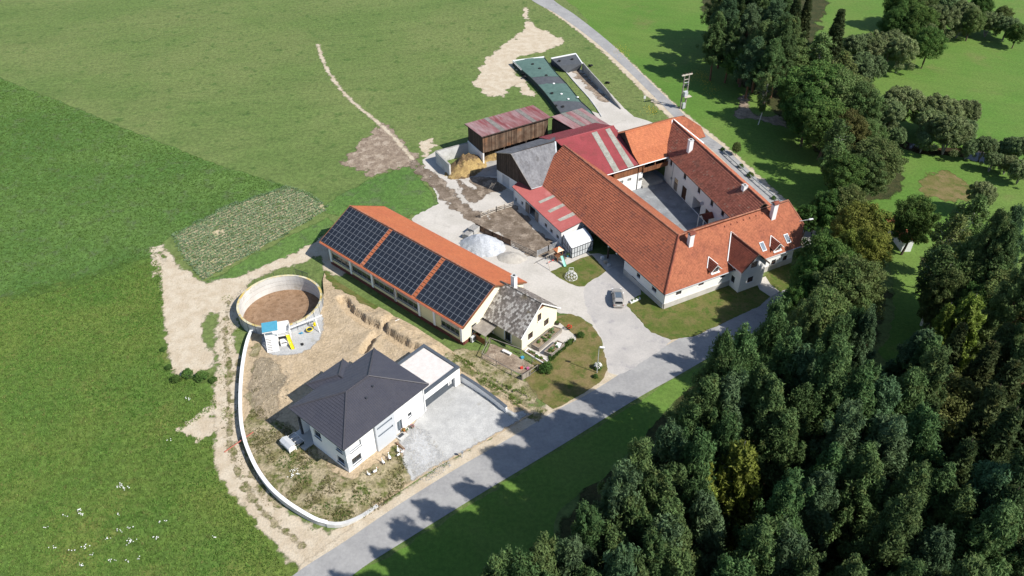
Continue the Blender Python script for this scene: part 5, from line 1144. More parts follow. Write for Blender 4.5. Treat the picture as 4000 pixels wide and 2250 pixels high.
# ---- glazed garden house
gh=thing('garden_house',G(2265,985),'small garden house with bright sheet roof and dark framed glass walls against the stable','garden house')
g0,g1=G(2200,917,2.75),G(2284,889,2.95); g2,g3=G(2224,956,2.55),G(2311,923,2.6); g4,g5=G(2235,972,2.2),G(2318,940,2.2)
MB().poly([g2,g3,g1,g0]).poly([g0-Z3*.05,g1-Z3*.05,g3-Z3*.05,g2-Z3*.05]).build('roof','blind',gh); 
for k in range(7):
    a,b_=g2.lerp(g3,k/7),g2.lerp(g3,(k+1)/7-.012); c_,d_=g4.lerp(g5,(k+1)/7-.012),g4.lerp(g5,k/7); MB().poly([d_,c_,b_,a]).build('glass_roof_pane','white_frame',gh)
def glazed(p,q,n,zt0,zt1,m='sky_glass'):
    fm=MB(); gl=MB()
    for k in range(n+1):
        t=k/n; c_=v3(p,0).lerp(v3(q,0),t); z=zt0+(zt1-zt0)*t; fm.box(c_+Z3*z/2,(.09,.09,z),(1,0,0))
    for zz in (.08,1.05): fm.bar(v3(p,zz),v3(q,zz),.07,.08)
    fm.bar(v3(p,zt0),v3(q,zt1),.09,.1); gl.poly([v3(p,0),v3(q,0),v3(q,zt1),v3(p,zt0)])
    f_=fm.build('glazed_wall','anthracite',gh); gl.build('pane',m,f_)
glazed(g0,g4,4,2.75,2.2,'hutch_grey'); glazed(g4,g5,8,2.2,2.2,'hutch_grey'); glazed(g5,g1,4,2.2,2.9,'sky_glass')
# ================================================================ slurry tank
tank=thing('slurry_tank',TANK,'round concrete slurry tank with stained white inside and brown crust','tank')
n=64; tb=MB()
tb.lathe(TANK,[(6.75,-.95),(6.75,2.2),(7.05,2.2),(7.05,-.95)],n) if False else None
def ringwall(r0,r1,z0_,z1_,name,m,seg=64,parent=tank,ctr=TANK):
    vs=[];fs=[]
    for k in range(seg):
        c_,s_=math.cos(2*math.pi*k/seg),math.sin(2*math.pi*k/seg)
        vs+=[(ctr.x+r0*c_,ctr.y+r0*s_,z0_),(ctr.x+r0*c_,ctr.y+r0*s_,z1_),(ctr.x+r1*c_,ctr.y+r1*s_,z1_),(ctr.x+r1*c_,ctr.y+r1*s_,z0_)]
    for k in range(seg):
        a=4*k;b=4*((k+1)%seg); fs+=[(a,a+1,b+1,b),(a+1,a+2,b+2,b+1),(a+2,a+3,b+3,b+2)]
    return MB().add(vs,fs,.5).build(name,m,parent,smooth=False)
ringwall(6.75,7.05,-.95,2.2,'tank_wall','tank_wall'); ringwall(6.73,7.1,2.2,2.26,'rim','lichen')
for z_ in (.3,1.15): ringwall(6.735,6.75,z_,z_+.03,'ring_joint','concrete_dark')
MB().lathe(TANK,[(6.76,-.9),(6.76,-.86)],48).build('slurry_crust','slurry',tank)
cl=MB()
for k in range(120):
    a0_=R(200)+k*R(1.5); a1_=a0_+R(1.35); r_=7.1+(.03 if k%2 else 0)
    cl.poly([(TANK.x+r_*math.cos(a0_),TANK.y+r_*math.sin(a0_),-.02),(TANK.x+r_*math.cos(a1_),TANK.y+r_*math.sin(a1_),-.02),(TANK.x+r_*math.cos(a1_),TANK.y+r_*math.sin(a1_),2.1),(TANK.x+r_*math.cos(a0_),TANK.y+r_*math.sin(a0_),2.1)])
cl.build('metal_cladding','galv',tank)
for k in range(26):
    a=2*math.pi*k/26; MB().tube([(TANK.x+7.15*math.cos(a),TANK.y+7.15*math.sin(a),.0),(TANK.x+7.15*math.cos(a),TANK.y+7.15*math.sin(a),3.1)],.025,5).build('fence_post','net_dark',tank)
for z_ in (2.55,3.05):
    MB().tube([(TANK.x+7.15*math.cos(2*math.pi*k/40),TANK.y+7.15*math.sin(2*math.pi*k/40),z_) for k in range(41)],.010,4).build('fence_wire','net_dark',tank)
gt=thing('tank_gate',G(1182,1085),'dark barred gate panel standing behind the slurry tank','gate'); p,q=G(1160,1082,.8),G(1207,1098,.8)
for k in range(15): c_=p.lerp(q,k/14); MB().bar((c_.x,c_.y,.1),(c_.x,c_.y,2.6),.04,.04).build('gate_bar','anthracite',gt)
for z_ in (.2,1.4,2.55): MB().bar((p.x,p.y,z_),(q.x,q.y,z_),.05,.06).build('gate_rail','anthracite',gt)
# ================================================================ play house, slide and swing
zg=.72
def at(px,py,dz=0): return G(px,py,zg+dz)
pz=lambda x,y:(980+x/6.5875,1180+y/6.5875)
o0=at(*pz(430,1310)); o1=at(*pz(690,1265)); pu=(o1-o0); pu.z=0; pu.normalize(); pv=Vector((-pu.y,pu.x,0))
play=thing('play_tower',o0+pu*2,'white wooden play tower with flat blue roof and wide steps','play house')
pT=lambda a,b,z:Vector((o0.x,o0.y,0))+pu*a+pv*b+Z3*(zg+z)
stp=1.55
for k in range(9):
    t=k/8; MB().box(pT(.45,.1+1.5*t,.08+stp*t),(.75,.22,.05),pu).build('step','play_white',play)
for a in (.04,.86): MB().bar(pT(a,0,.0),pT(a,1.7,stp+.05),.06,.24).build('stringer','play_white',play)
MB().box(pT(1.35,.85,.8)+Z3*0,(.9,.04,.05),pu).build('ramp_edge','play_white',play)
rmp=MB(); rmp.poly([pT(.95,0,.04),pT(1.85,0,.04),pT(1.85,1.75,stp),pT(.95,1.75,stp)]).build('ramp','play_white',play)
MB().box(pT(1.9,2.75,stp),(3.9,2.1,.1),pu).build('deck','play_white',play)
for a,b in ((0,1.75),(3.85,1.75),(0,3.75),(3.85,3.75),(1.9,1.75),(1.9,3.75)): MB().box(pT(a,b,1.5),(.1,.1,3.0 if a<2 else 2.5),pu).build('post','play_white',play)
MB().box(pT(0,2.75,1.9),(.05,2.0,1.9),pu).build('panel','play_white',play); MB().box(pT(1.9,3.77,1.75),(3.8,.05,2.3),pu).build('panel','play_white',play); MB().box(pT(3.87,2.75,1.4),(.05,2.0,2.0),pu).build('panel','play_white',play)
for k in range(11): MB().box(pT(2.0+.17*k,1.75,stp+.4),(.06,.05,.75),pu).build('baluster','play_white',play)
MB().box(pT(2.9,1.75,stp+.8),(1.9,.08,.07),pu).build('handrail','play_white',play)
MB().box(pT(2.75,1.4,.42),(1.15,.9,.8),pu).build('play_kitchen','play_white',play); MB().box(pT(2.75,.93,.72),(.8,.03,.16),pu).build('counter_slot','dark_void',play)
rz_=3.25; rp_=[pT(-.25,1.5,rz_-.15),pT(2.2,1.5,rz_-.15),pT(2.2,3.4,rz_+.25),pT(-.25,3.4,rz_+.25)]
F_=plane(rp_[0],rp_[1],rp_[3]); slab(F_,[to2(F_,p_) for p_ in rp_],.07).build('roof','tarp_blue',play)
MB().poly([rp_[0]-Z3*.08,rp_[1]-Z3*.08,rp_[1]-Z3*.26,rp_[0]-Z3*.26]).build('roof_fascia','play_white',play)
sl0,sl1=pT(3.45,1.7,stp+.05),at(*pz(1090,1215),.08)
sld=thing('play_slide',sl1,'bright yellow slide running down from the white play tower','slide')
sd_=(sl1-sl0); sm=[]
prev=None; sb=MB(); sx=pu
prof=[(-.28,.22),(-.24,.04),(0,0),(.24,.04),(.28,.22)]
rowsv=[]
for k in range(9):
    t=k/8; c_=sl0.lerp(sl1,t); c_.z=sl0.z+(sl1.z-sl0.z)*(1-(1-t)**1.25); rowsv.append([c_+sx*a+Z3*b for a,b in prof])
sb.add([p_ for r_ in rowsv for p_ in r_],[(i*5+j,i*5+j+1,(i+1)*5+j+1,(i+1)*5+j) for i in range(8) for j in range(4)],.5).build('chute','plastic_yellow',sld)
MB().bar(sl0.lerp(sl1,.5)+Z3*-.05,sl0.lerp(sl1,.5)+Z3*-.75,.07,.07).build('support','play_white',sld)
sw=thing('swing_frame',at(*pz(1500,800)),'white swing beam with round nest seat and yellow baby seat beside tower','swing')
b0_=pT(3.9,2.4,2.35); b1_=G(*pz(1835,335),zg+2.35); MB().bar(b0_,b1_,.13,.14).build('beam','play_white',sw)
bt=b0_.lerp(b1_,.78); ft=at(*pz(1780,790)); MB().bar(bt,ft,.1,.1).build('leg','play_white',sw); ft2=bt+(bt-ft); ft2.z=zg; MB().bar(bt,ft2,.1,.1).build('leg','play_white',sw)
nc=at(*pz(1510,700),.5); nst=MB()
for k in range(16): a=k*math.pi/8; nst.tube([nc+Vector((.52*math.cos(a),.52*math.sin(a),0)),nc+Vector((.52*math.cos(a+.41),.52*math.sin(a+.41),0))],.07,6)
no_=nst.build('nest_ring','plastic_yellow',sw); MB().lathe(nc,[(.48,-.03),(.48,.0)],14).build('nest_net','net_dark',no_)
for s_ in (-.4,.4): MB().tube([nc+Vector((s_,0,0)),b0_.lerp(b1_,.55)+Vector((s_*.4,0,0))],.012,4).build('rope','play_white',sw)
yc=at(*pz(1640,590),.75); MB().box(yc,(.42,.36,.3),pu).box(yc+Z3*.25+pv*.16,(.4,.08,.36),pu).build('baby_seat','plastic_yellow',sw)
tag(MB().box(at(*pz(1290,800),.1),(.7,.12,.18),pu).box(at(*pz(1300,790),.25),(.12,.3,.25),pu).tube([at(*pz(1270,806),.1),at(*pz(1272,806),.12)],.12,8).build('toy_scooter','plastic_blue'),'small blue toy scooter lying on the play gravel','toy')
dk=MB(); c_=at(*pz(1318,1085),.12); dk.box(c_,(.55,.32,.12),(math.cos(2.2),math.sin(2.2),0)); dk.box(c_+Z3*.09+Vector((.1,0,0)),(.25,.3,.1),(math.cos(2.2),math.sin(2.2),0)); tag(dk.build('toy_tractor','rubber'),'small dark toy left on the gravel by the yellow slide','toy')
# ================================================================ rabbit hutch, pipe, storks, small garden things
hz=lambda x,y:(1060+x/5.85,1660+y/5.85); zg=ZP
h0=at(*hz(430,660)); h1=at(*hz(560,580)); hu=(at(*hz(585,560))-h0); hu.z=0; hu.normalize(); hv=Vector((-hu.y,hu.x,0))
hut=thing('rabbit_hutch',h0,'grey roofed white rabbit hutch with wire run beside the new house','hutch')
hT=lambda a,b,z:Vector((h0.x,h0.y,0))+hu*a+hv*b+Z3*(zg+z)
MB().box(hT(.5,1.15,.55),(.95,2.2,.75),hu).build('box','play_white',hut)
for k,(b_,zo) in enumerate(((.52,.06),(1.7,0))):
    MB().poly([hT(-.1,b_-.6,1.0+zo),hT(.42,b_-.6,1.3+zo),hT(.42,b_+.58,1.3+zo),hT(-.1,b_+.58,1.0+zo)]).poly([hT(.42,b_-.6,1.3+zo),hT(1.1,b_-.6,1.05+zo),hT(1.1,b_+.58,1.05+zo),hT(.42,b_+.58,1.3+zo)]).build('roof','hutch_grey',hut)
for a,b in ((0,0),(0,2.3),(1.0,0),(1.0,2.3)): MB().box(hT(a,b,.4),(.09,.09,.8),hu).build('leg','play_white',hut)
for a,b in ((1.05,0),(2.4,0),(2.4,.8),(2.4,1.6),(2.4,2.35),(1.05,2.35)): MB().box(hT(a,b,.35),(.06,.06,.7),hu).build('run_post','play_white',hut)
for b in (0,.8,1.6,2.35): MB().bar(hT(1.05,b,.7),hT(2.4,b,.7),.06,.05).build('run_rail','play_white',hut)
for z_ in (.05,.7): MB().bar(hT(2.4,0,z_),hT(2.4,2.35,z_),.06,.05).build('run_rail','play_white',hut); MB().bar(hT(1.05,0,z_),hT(2.4,0,z_),.06,.05).build('run_rail','play_white',hut)
MB().poly([hT(1.08,-.02,.05),hT(2.38,-.02,.05),hT(2.38,-.02,.68),hT(1.08,-.02,.68)]).build('wire_mesh','net_dark',hut)
tag(MB().tube([G(876,1766,.10),G(945,1718,.75),G(990,1687,1.15)],.085,8).build('drain_pipe','pipe_red'),'red plastic drain pipe resting across the curved white wall','pipe')
tag(MB().tube([G(1517,1265,1.05),G(1560,1247,1.1)],.05,6).build('white_pipe','film_white'),'short white pipe lying across the soil heaps by the trench','pipe')
tf=MB(); c_=G(1487,1328,.9); tf.box(c_,(.6,.55,.4),(1,.4,0)); tf.box(c_+Vector((.05,.05,.25)),(.35,.3,.12),(1,.4,0)); tag(tf.build('clay_block','terracotta'),'broken red clay block lying beside the trench','block')
def stork(px,py,rz,s,label,red=False,lying=False):
    s*=.8
    b=G(px,py,zp(*G(px,py,ZP)[:2])); t=thing('stork_figure',b,label,'figure','white bird figures in front of the new house',rz); t['local']=1
    bd=MB(); bd.ico((0,0,.42*s),.2*s,1,0,sq=(1.6,.9,.95)); bd.tube([(.22*s,0,.5*s),(.30*s,0,.70*s),(.27*s,0,.9*s)],[.07*s,.05*s,.045*s],6); bd.ico((.30*s,0,.93*s),.075*s,1); bd.build('body','bird_white',t)
    MB().ico((-.3*s,0,.40*s),.13*s,1,0,sq=(1.5,.8,.5)).build('wing_tip','bird_black',t)
    MB().tube([(.35*s,0,.93*s),(.62*s,0,.86*s)],[.03*s,.008],5).build('beak','beak_red',t)
    for y in (-.07,.07): MB().tube([(0,y*s,.3*s),(.02,y*s,0)],.018*s,5).build('leg','beak_red',t)
    if red: MB().box((.1*s,.0,.2*s),(.16*s,.2*s,.26*s)).build('red_bundle','plastic_red',t)
stork(1442,1858,2.6,1.05,'leftmost white bird figure, crouched low near the house corner')
stork(1466,1848,.6,1.25,'white bird figure with raised neck, second from the house corner')
stork(1498,1812,2.2,1.25,'white bird figure with red bundle, standing third from the house corner',True)
stork(1523,1795,2.0,1.45,'tallest white bird figure, carrying a red bundle below its breast',True)
stork(1556,1766,1.8,1.3,'white bird figure nearest the orange wooden trough')
stork(1571,1770,.2,.9,'small white bird figure at the edge of the coarse gravel')
stork(1557,1782,.8,1.0,'small white bird figure between the red bundle bird and the gravel')
tr_=thing('wooden_trough',G(1561,1740,ZP),'orange brown wooden trough at the foot of the grey stair tower','trough'); a_,b_=G(1548,1728,ZP+.15),G(1578,1754,ZP+.1); MB().bar(a_,b_,.32,.16).build('trough_box','wood_brown',tr_); MB().bar(a_+Z3*.09,b_+Z3*.09,.2,.05).build('soil','bed_soil',tr_)
def tuft(mb,c,n,h,spread,wd=.05,t=None):
    for k in range(n):
        a=rnd.random()*6.283; r_=spread*rnd.random()**.5; p_=Vector((c[0]+r_*math.cos(a),c[1]+r_*math.sin(a),c[2])); d_=Vector((math.cos(a),math.sin(a),0)); s_=Vector((-d_.y,d_.x,0))*wd*(.6+.8*rnd.random()); hh_=h*(.5+.7*rnd.random())
        tip=p_+d_*hh_*rnd.uniform(.2,.8)+Z3*hh_; mb.add([p_-s_,p_+s_,tip],[(0,1,2)],t)
def leafball(mb,c,r,n,ls=.16,sq=(1,1,1),t=None):
    for k in range(n):
        d_=Vector((rnd.gauss(0,1),rnd.gauss(0,1),rnd.gauss(0,1))).normalized(); rr=r*(.55+.45*rnd.random()); p_=Vector((c[0]+d_.x*rr*sq[0],c[1]+d_.y*rr*sq[1],c[2]+d_.z*rr*sq[2]))
        nrm=(d_+Vector((rnd.gauss(0,.5),rnd.gauss(0,.5),rnd.gauss(0,.5)+.4))).normalized(); a=nrm.orthogonal().normalized(); b=nrm.cross(a); an=rnd.random()*6.28; e=a*math.cos(an)+b*math.sin(an); g_=nrm.cross(e); s_=ls*(.6+.8*rnd.random())
        mb.add([p_-e*s_*.5,p_+e*s_*.5,p_+g_*s_],[(0,1,2)],t)
def potplant(px,py,z,label,pot='terracotta',r=.28,fl=None,leaf='leaf_shrub',pr_=.18,cat='plant',nf=18):
    b=G(px,py,z); t=thing('potted_plant',b,label,cat)
    MB().lathe(b,[(pr_*.75,0),(pr_,.3),(pr_*.9,.3)],10).build('pot',pot,t)
    m_=MB(); leafball(m_,(b.x,b.y,b.z+.3+r*.7),r,90,.13); m_.build('foliage',leaf,t)
    if fl:
        m_=MB()
        for k in range(nf):
            d_=Vector((rnd.gauss(0,1),rnd.gauss(0,1),abs(rnd.gauss(0,1)))).normalized(); m_.ico(b+Vector((d_.x*r,d_.y*r,.3+r*.7+d_.z*r)),.06,0)
        m_.build('flowers',fl,t)
potplant(1578,1688,ZP,'potted orange flowers at the new house entrance','terracotta',.3,'flower_orange')
potplant(1590,1684,ZP,'potted white flowers at the new house entrance','block',.26,'flower_white')
potplant(1612,1674,ZP,'potted pink flowers under the small square window','block',.3,'flower_pink')
potplant(2176,1266,.04,'dark planting barrel at the corner of the cottage','wood_dark',.3,None,pr_=.42)
potplant(2223,1288,.06,'potted red flowers on the paving beside the cottage beds','anthracite',.42,'flower_red',nf=60)
potplant(2218,1003,.05,'green potted shrub at the corner of the garden house','plastic_blue',.5,None,pr_=.22)
ds=thing('doorstep',G(1575,1700,ZP),'concrete doorstep with dark mat at the new house entrance','step'); MB().box(G(1571,1703,ZP+.08),(1.5,1.1,.16),hf.u).build('slab','concrete_wall',ds); MB().box(G(1566,1700,ZP+.172),(.9,.5,.02),hf.u).build('mat','anthracite',ds)
mbx=thing('letter_post',G(1806,1786,zp(*G(1806,1786,.4)[:2])),'grey letter box post at the lower edge of the gravel drive','letter box'); b=Vector(mbx.location); MB().box(b+Z3*.5,(.08,.08,1.0)).build('post','galv',mbx); MB().box(b+Z3*1.05,(.35,.22,.32)).build('box','grey_metal',mbx)
# ================================================================ heaps
def heap(name,c,rx,ry,h,m,label,ang=0,seed=1,pk=1.5,cat='heap',rough=.18):
    N=40; vs=[];fs=[]; ca,sa=math.cos(ang),math.sin(ang)
    for i in range(N+1):
        for j in range(N+1):
            x=(i/N*2-1)*1.05; y=(j/N*2-1)*1.05; d=math.hypot(x,y); X_=c.x+(x*rx*ca-y*ry*sa); Y_=c.y+(x*rx*sa+y*ry*ca)
            nn=noise.fractal(Vector((X_*.8+seed,Y_*.8,seed)),1,2,4)
            e=max(0,1-d*(1+.12*nn)); z=h*(1-(1-e)**pk)*(1+rough*nn)*(1 if e>0 else 0); vs.append((X_,Y_,c.z+(z if e>0 else -.1)))
    for i in range(N):
        for j in range(N):
            q=[i*(N+1)+j,(i+1)*(N+1)+j,(i+1)*(N+1)+j+1,i*(N+1)+j+1]
            if any(vs[k][2]>c.z for k in q): fs.append(q)
    o=MB().add(vs,fs,.5).build(name,m,smooth=True); return tag(o,label,cat)
hc=(G(1808.9,941.8)+G(1955,967)+G(1885,1006)+G(1895,930))/4; hc.z=.03
heap('gravel_heap',hc,4.6,3.4,2.3,'stone_heap','large pale grey gravel heap in the farmyard',R(-25),3,1.45)
hc=G(1998,1008); hc.z=.03; heap('sand_heap',hc,2.8,1.9,.85,'sand_heap','small beige sand heap between gravel heap and playground',R(-10),5,1.5)
# dung pit with straw
pit=thing('dung_pit',G(1780,640),'concrete dung pit walls around the straw heap','wall'); PH=2.9
a_,b_,c_=G(1757,644,PH),G(1702.7,591,PH),G(1828,557.5,PH)
for p_,q_ in ((a_,b_),(b_,c_)): wallrun('wall_side',[p_,q_],.35,PH,0,'concrete_wall',pit); wallrun('coping',[p_,q_],.38,PH+.05,PH+.003,'concrete_dark',pit)
heap('straw_heap',G(1822,655,.03),5.6,3.6,2.7,'straw','brown and yellow straw dung heap inside the concrete pit',R(55),9,1.7,rough=.45)
heap('straw_litter',hb_(4.5,3.2,.12),4.2,2.4,1.5,'straw','yellow straw heap lying under the boarded hay barn',hb_.az,12,1.7,rough=.4)
lad=thing('leaning_ladder',G(1917,745),'pale wooden ladder frame leaning by the grey barn door','ladder')
for dx in (0,14): MB().bar(G(1908+dx,738,.05),G(1922+dx,715,1.9),.08,.08).build('rail','wood_pale',lad)
for k in range(4): MB().bar(G(1908,738,.05).lerp(G(1922,715,1.9),(k+.7)/4.5),G(1922,738,.05).lerp(G(1936,715,1.9),(k+.7)/4.5),.05,.05).build('rung','wood_pale',lad)
# stacks of hollow blocks
def blockstack(px,py,ang,nx,ny,nz,label,skip=()):
    b=G(px,py,.03); t=thing('block_pallet',b,label,'building blocks','pallets of concrete blocks',ang); t['local']=1
    MB().box((nx*.25,ny*.13,.07),(nx*.5+.1,ny*.26+.1,.12)).build('pallet','wood_grey',t)
    base=MB()
    base.box((0,0,.12),(.485,.245,.235),t=.5)
    for x in (-.12,.12): base.box((x,0,.245),(.14,.10,.012),t=.5,mi=1)
    me=None
    for k in range(nz):
        for i in range(nx):
            for j in range(ny):
                if (i,j,k) in skip: continue
                if me is None: o=base.build('block',['block','dark_void'],t); me=o.data
                else: o=link('block',me,t)
                o.location=(.25+i*.5,.13+j*.26,.14+k*.245)
blockstack(1806,930,R(-35),3,6,4,'left pallet of grey hollow blocks, partly used, beside the gravel heap',{(0,j,3) for j in range(6)}|{(1,5,3),(1,4,3)})
blockstack(1828,914,R(-35),3,7,5,'taller full pallet of grey hollow blocks beside the plank fence')
# ================================================================ yard fences
def fence(name,pts,label,h=1.25,rails=3,m='wood_grey',solid=False,step=2.2,rh=.16,cat='fence'):
    t=thing(name,pts[0],label,cat)
    for p_,q_ in zip(pts,pts[1:]):
        L_=(q_-p_).length; k=max(1,round(L_/step))
        for i in range(k+1): c_=p_.lerp(q_,i/k); MB().box((c_.x,c_.y,c_.z+h/2+.05),(.13,.13,h+.1)).build('post',m,t)
        d_=(q_-p_).normalized(); nn=Vector((-d_.y,d_.x,0))*.08
        for r_ in range(rails):
            z_=h*(r_+.6)/rails if not solid else h*(r_+.5)/rails
            MB().bar(p_+nn+Z3*z_,q_+nn+Z3*z_,.05,h/rails-.02 if solid else rh).build('plank' if solid else 'rail',m,t)
    return t
z1=lambda x,y:G(1700+x/3.22,650+y/3.22,.03)
fence('plank_fence',[z1(510,790),z1(720,900),z1(950,1000)],'solid brown plank fence between the gravel heap and muddy yard',1.35,5,'wood_barn',True)
fence('rail_fence',[z1(955,1000),z1(1270,1145)],'open brown three rail fence continuing the plank fence toward the swing',1.2,3,'wood_grey')
fence('yard_gate_fence',[z1(575,650),z1(770,572),z1(980,510)],'pale weathered rail fence across the muddy yard below the grey barn',1.2,3,'wood_pale')
fence('metal_gate',[z1(1285,1130),z1(1425,1065),z1(1550,1010)],'galvanised tubular gate beside the playground swing',1.25,5,'galv',False,2.0,.05,cat='gate')
# ================================================================ playground by the garden house
pg=thing('play_set',z1(1560,1190),'small wooden climbing tower with orange roof on the concrete yard','play tower')
tc=z1(1545,1175); tu=(z1(1620,1150)-z1(1480,1205)); tu.z=0; tu.normalize(); tv=Vector((-tu.y,tu.x,0))
for a in (-.55,.55):
    for b in (-.55,.55): MB().box(tc+tu*a+tv*b+Z3*1.2,(.09,.09,2.4),tu).build('post','wood_brown',pg)
MB().box(tc+Z3*1.1,(1.2,1.2,.07),tu).build('deck','wood_brown',pg)
ap=tc+Z3*3.0; cs_=[tc+tu*a+tv*b+Z3*2.35 for a,b in ((-.75,-.75),(.75,-.75),(.75,.75),(-.75,.75))]
MB().poly([cs_[0],cs_[1],ap]).poly([cs_[2],cs_[3],ap]).build('roof_cloth','cream_cloth',pg); MB().poly([cs_[1],cs_[2],ap]).poly([cs_[3],cs_[0],ap]).build('roof_cloth','orange_cloth',pg)
for k in range(6): MB().box(tc+tu*(-.5+.2*k)+tv*.55+Z3*1.45,(.1,.04,.7),tu).build('guard_board','wood_brown',pg)
bm0,bm1=tc+Z3*2.1-tu*.4,G(2134.8,1001,2.1); MB().bar(bm0,bm1,.11,.13).build('swing_beam','wood_pale',pg)
for fp in (G(2149,1057,.03),G(2085,1030,.03)): MB().bar(bm1,fp,.08,.08).build('swing_leg','wood_pale',pg)
for t_ in (.35,.7):
    s_=bm0.lerp(bm1,t_); s2=s_-Z3*1.65
    MB().box(s2,(.42,.2,.05),tu).build('swing_seat','plastic_red',pg)
    for e in (-.2,.2): MB().tube([s2+tu*e,s_+tu*e],.012,4).build('swing_rope','film_white',pg)
ts=thing('small_slide',G(2208,1040),'pale green plastic slide at the climbing tower','slide'); s0_,s1_=tc+tu*.3-tv*.6+Z3*1.15,G(2208,1041,.12); sb=MB(); rowsv=[]
sdx=(s1_-s0_); sdx.z=0; sdx.normalize(); ssx=Vector((-sdx.y,sdx.x,0))
for k in range(8):
    t=k/7; c_=s0_.lerp(s1_,t)+Z3*(.06*math.sin(t*6.28)); rowsv.append([c_+ssx*a+Z3*b for a,b in ((-.27,.16),(-.22,.02),(0,0),(.22,.02),(.27,.16))])
sb.add([p_ for r_ in rowsv for p_ in r_],[(i*5+j,i*5+j+1,(i+1)*5+j+1,(i+1)*5+j) for i in range(7) for j in range(4)],.5).build('chute','teal_slide',ts)
MB().bar(s0_.lerp(s1_,.35)-Z3*.04,v3(s0_.lerp(s1_,.35),.03),.06,.06).build('support','wood_brown',ts)
dome=thing('climbing_dome',G(2231,1083,.05),'white geodesic climbing dome on the lawn','climbing frame'); dc=Vector(dome.location); vs,fs=ICO[1]; done=set()
rot=Matrix.Rotation(R(31.7),3,'X')
for f_ in fs:
    for a,b in ((0,1),(1,2),(2,0)):
        i,j=sorted((f_[a],f_[b]))
        if (i,j) in done: continue
        done.add((i,j)); p_,q_=rot@Vector(vs[i]),rot@Vector(vs[j])
        if p_.z<-.2 or q_.z<-.2: continue
        MB().tube([dc+Vector((p_.x*1.15,p_.y*1.15,max(0,p_.z)*1.2+.02)),dc+Vector((q_.x*1.15,q_.y*1.15,max(0,q_.z)*1.2+.02))],.03,5).build('strut','film_white',dome)
for a,b in (((-.4,.35),(.4,.35)),((.4,.35),(.4,.36)),): pass
for (x0_,z0_,x1_,z1_) in ((-.4,1.1,-.4,1.75),(.4,1.1,.4,1.75),(-.4,1.75,.4,1.75),(-.4,1.2,.4,1.2)): MB().tube([dc+Vector((x0_,.5,z0_)),dc+Vector((x1_,.5,z1_))],.035,5).build('top_frame','film_white',dome)
# ================================================================ car
cb=G(2411.5,1172); ca_=G(2406,1128); car=thing('parked_car',cb,'silver beige estate car parked on the drive beside the barn wing','car',rz=math.atan2((ca_-cb).y,(ca_-cb).x)); car['local']=1
LC,WC=4.7,1.86
# side profile stations from rear (-x) to front (+x): (x, half width low, half width belt, z belt, half width roof, z roof)
st=[(-2.34,.78,.80,.85,.74,.86),(-2.28,.86,.88,.98,.68,1.02),(-2.1,.89,.92,1.02,.64,1.45),(-1.6,.90,.93,1.02,.66,1.60),(-.8,.91,.93,1.01,.67,1.64),(0,.91,.93,1.0,.66,1.62),(.45,.91,.93,.99,.63,1.50),(1.05,.90,.92,.97,.72,1.04),(1.5,.90,.91,.93,.74,.97),(2.0,.87,.88,.84,.70,.88),(2.28,.76,.78,.68,.60,.72),(2.36,.68,.70,.55,.5,.56)]
bm=MB(); N_=len(st); vs=[]
for x,hl,hb2,zb2,hr2,zr2 in st: vs+=[(x,-hl,.24),(x,-hb2,.55),(x,-hb2,zb2),(x,-hr2,zr2),(x,hr2,zr2),(x,hb2,zb2),(x,hb2,.55),(x,hl,.24)]
fs=[]
for i in range(N_-1):
    for j in range(8): fs.append((i*8+j,(i+1)*8+j,(i+1)*8+(j+1)%8,i*8+(j+1)%8))
fs+=[tuple(range(8)),tuple((N_-1)*8+j for j in range(7,-1,-1))]
bo=bm.add(vs,fs,.5).build('body','car_paint',car,smooth=False)
md=bo.modifiers.new('bevel','BEVEL'); md.width=.05; md.segments=2; md.limit_method='ANGLE'
def glassq(pts,name='window'): MB().poly(pts).build(name,'car_glass',car)
for sg in (-1,1):
    for (i,j) in ((3,4),(4,5),(5,6)):
        a,b=st[i],st[j]; x0_,x1_=a[0]+.06,b[0]-.05; k=.86
        q=[(x0_,sg*(a[2]+.012-.02),a[3]+.03),(x1_,sg*(b[2]+.012-.02),b[3]+.03),(x1_,sg*(b[2]+(b[4]-b[2])*k+.012),b[3]+(b[5]-b[3])*k),(x0_,sg*(a[2]+(a[4]-a[2])*k+.012),a[3]+(a[5]-a[3])*k)]
        glassq(q if sg<0 else q[::-1])
glassq([(.50,-.62,1.495),(1.02,-.70,1.07),(1.02,.70,1.07),(.50,.62,1.495)][::-1],'windscreen'); glassq([(-2.29,-.64,1.05),(-2.13,-.60,1.42),(-2.13,.60,1.42),(-2.29,.64,1.05)],'rear_window')
MB().box((-.6,0,1.648),(1.5,1.0,.012)).build('roof_glass','car_roof_glass',car)
for y in (-.62,.62): MB().tube([(-1.7,y,1.66),(-.9,y,1.70),(.1,y,1.68)],.022,5).build('roof_rail','chrome',car)
for x in (-1.42,1.45):
    for y in (-.86,.86):
        wh=MB(); wh.tube([(x,y-.11,.33),(x,y+.11,.33)],.33,16); wo_=wh.build('wheel','rubber',car); MB().tube([(x,y+(.115 if y>0 else -.115),.33),(x,y+(.125 if y>0 else -.125),.33)],.21,12).build('rim','galv',wo_)
for y in (-.72,.72): MB().box((-2.31,y,.80),(.06,.26,.16)).build('tail_light','tail_red',car); MB().box((2.22,y,.72),(.14,.3,.12)).build('headlight','lamp_white',car)
MB().box((-2.36,0,.72),(.02,.52,.12)).build('number_plate','plate_white',car); MB().box((-2.33,0,.42),(.12,1.6,.2)).build('rear_bumper','car_paint',car)
for y in (-1.02,1.02): MB().box((.72,y,1.02),(.16,.2,.13)).build('mirror','lamp_white' if y<0 else 'car_paint',car)
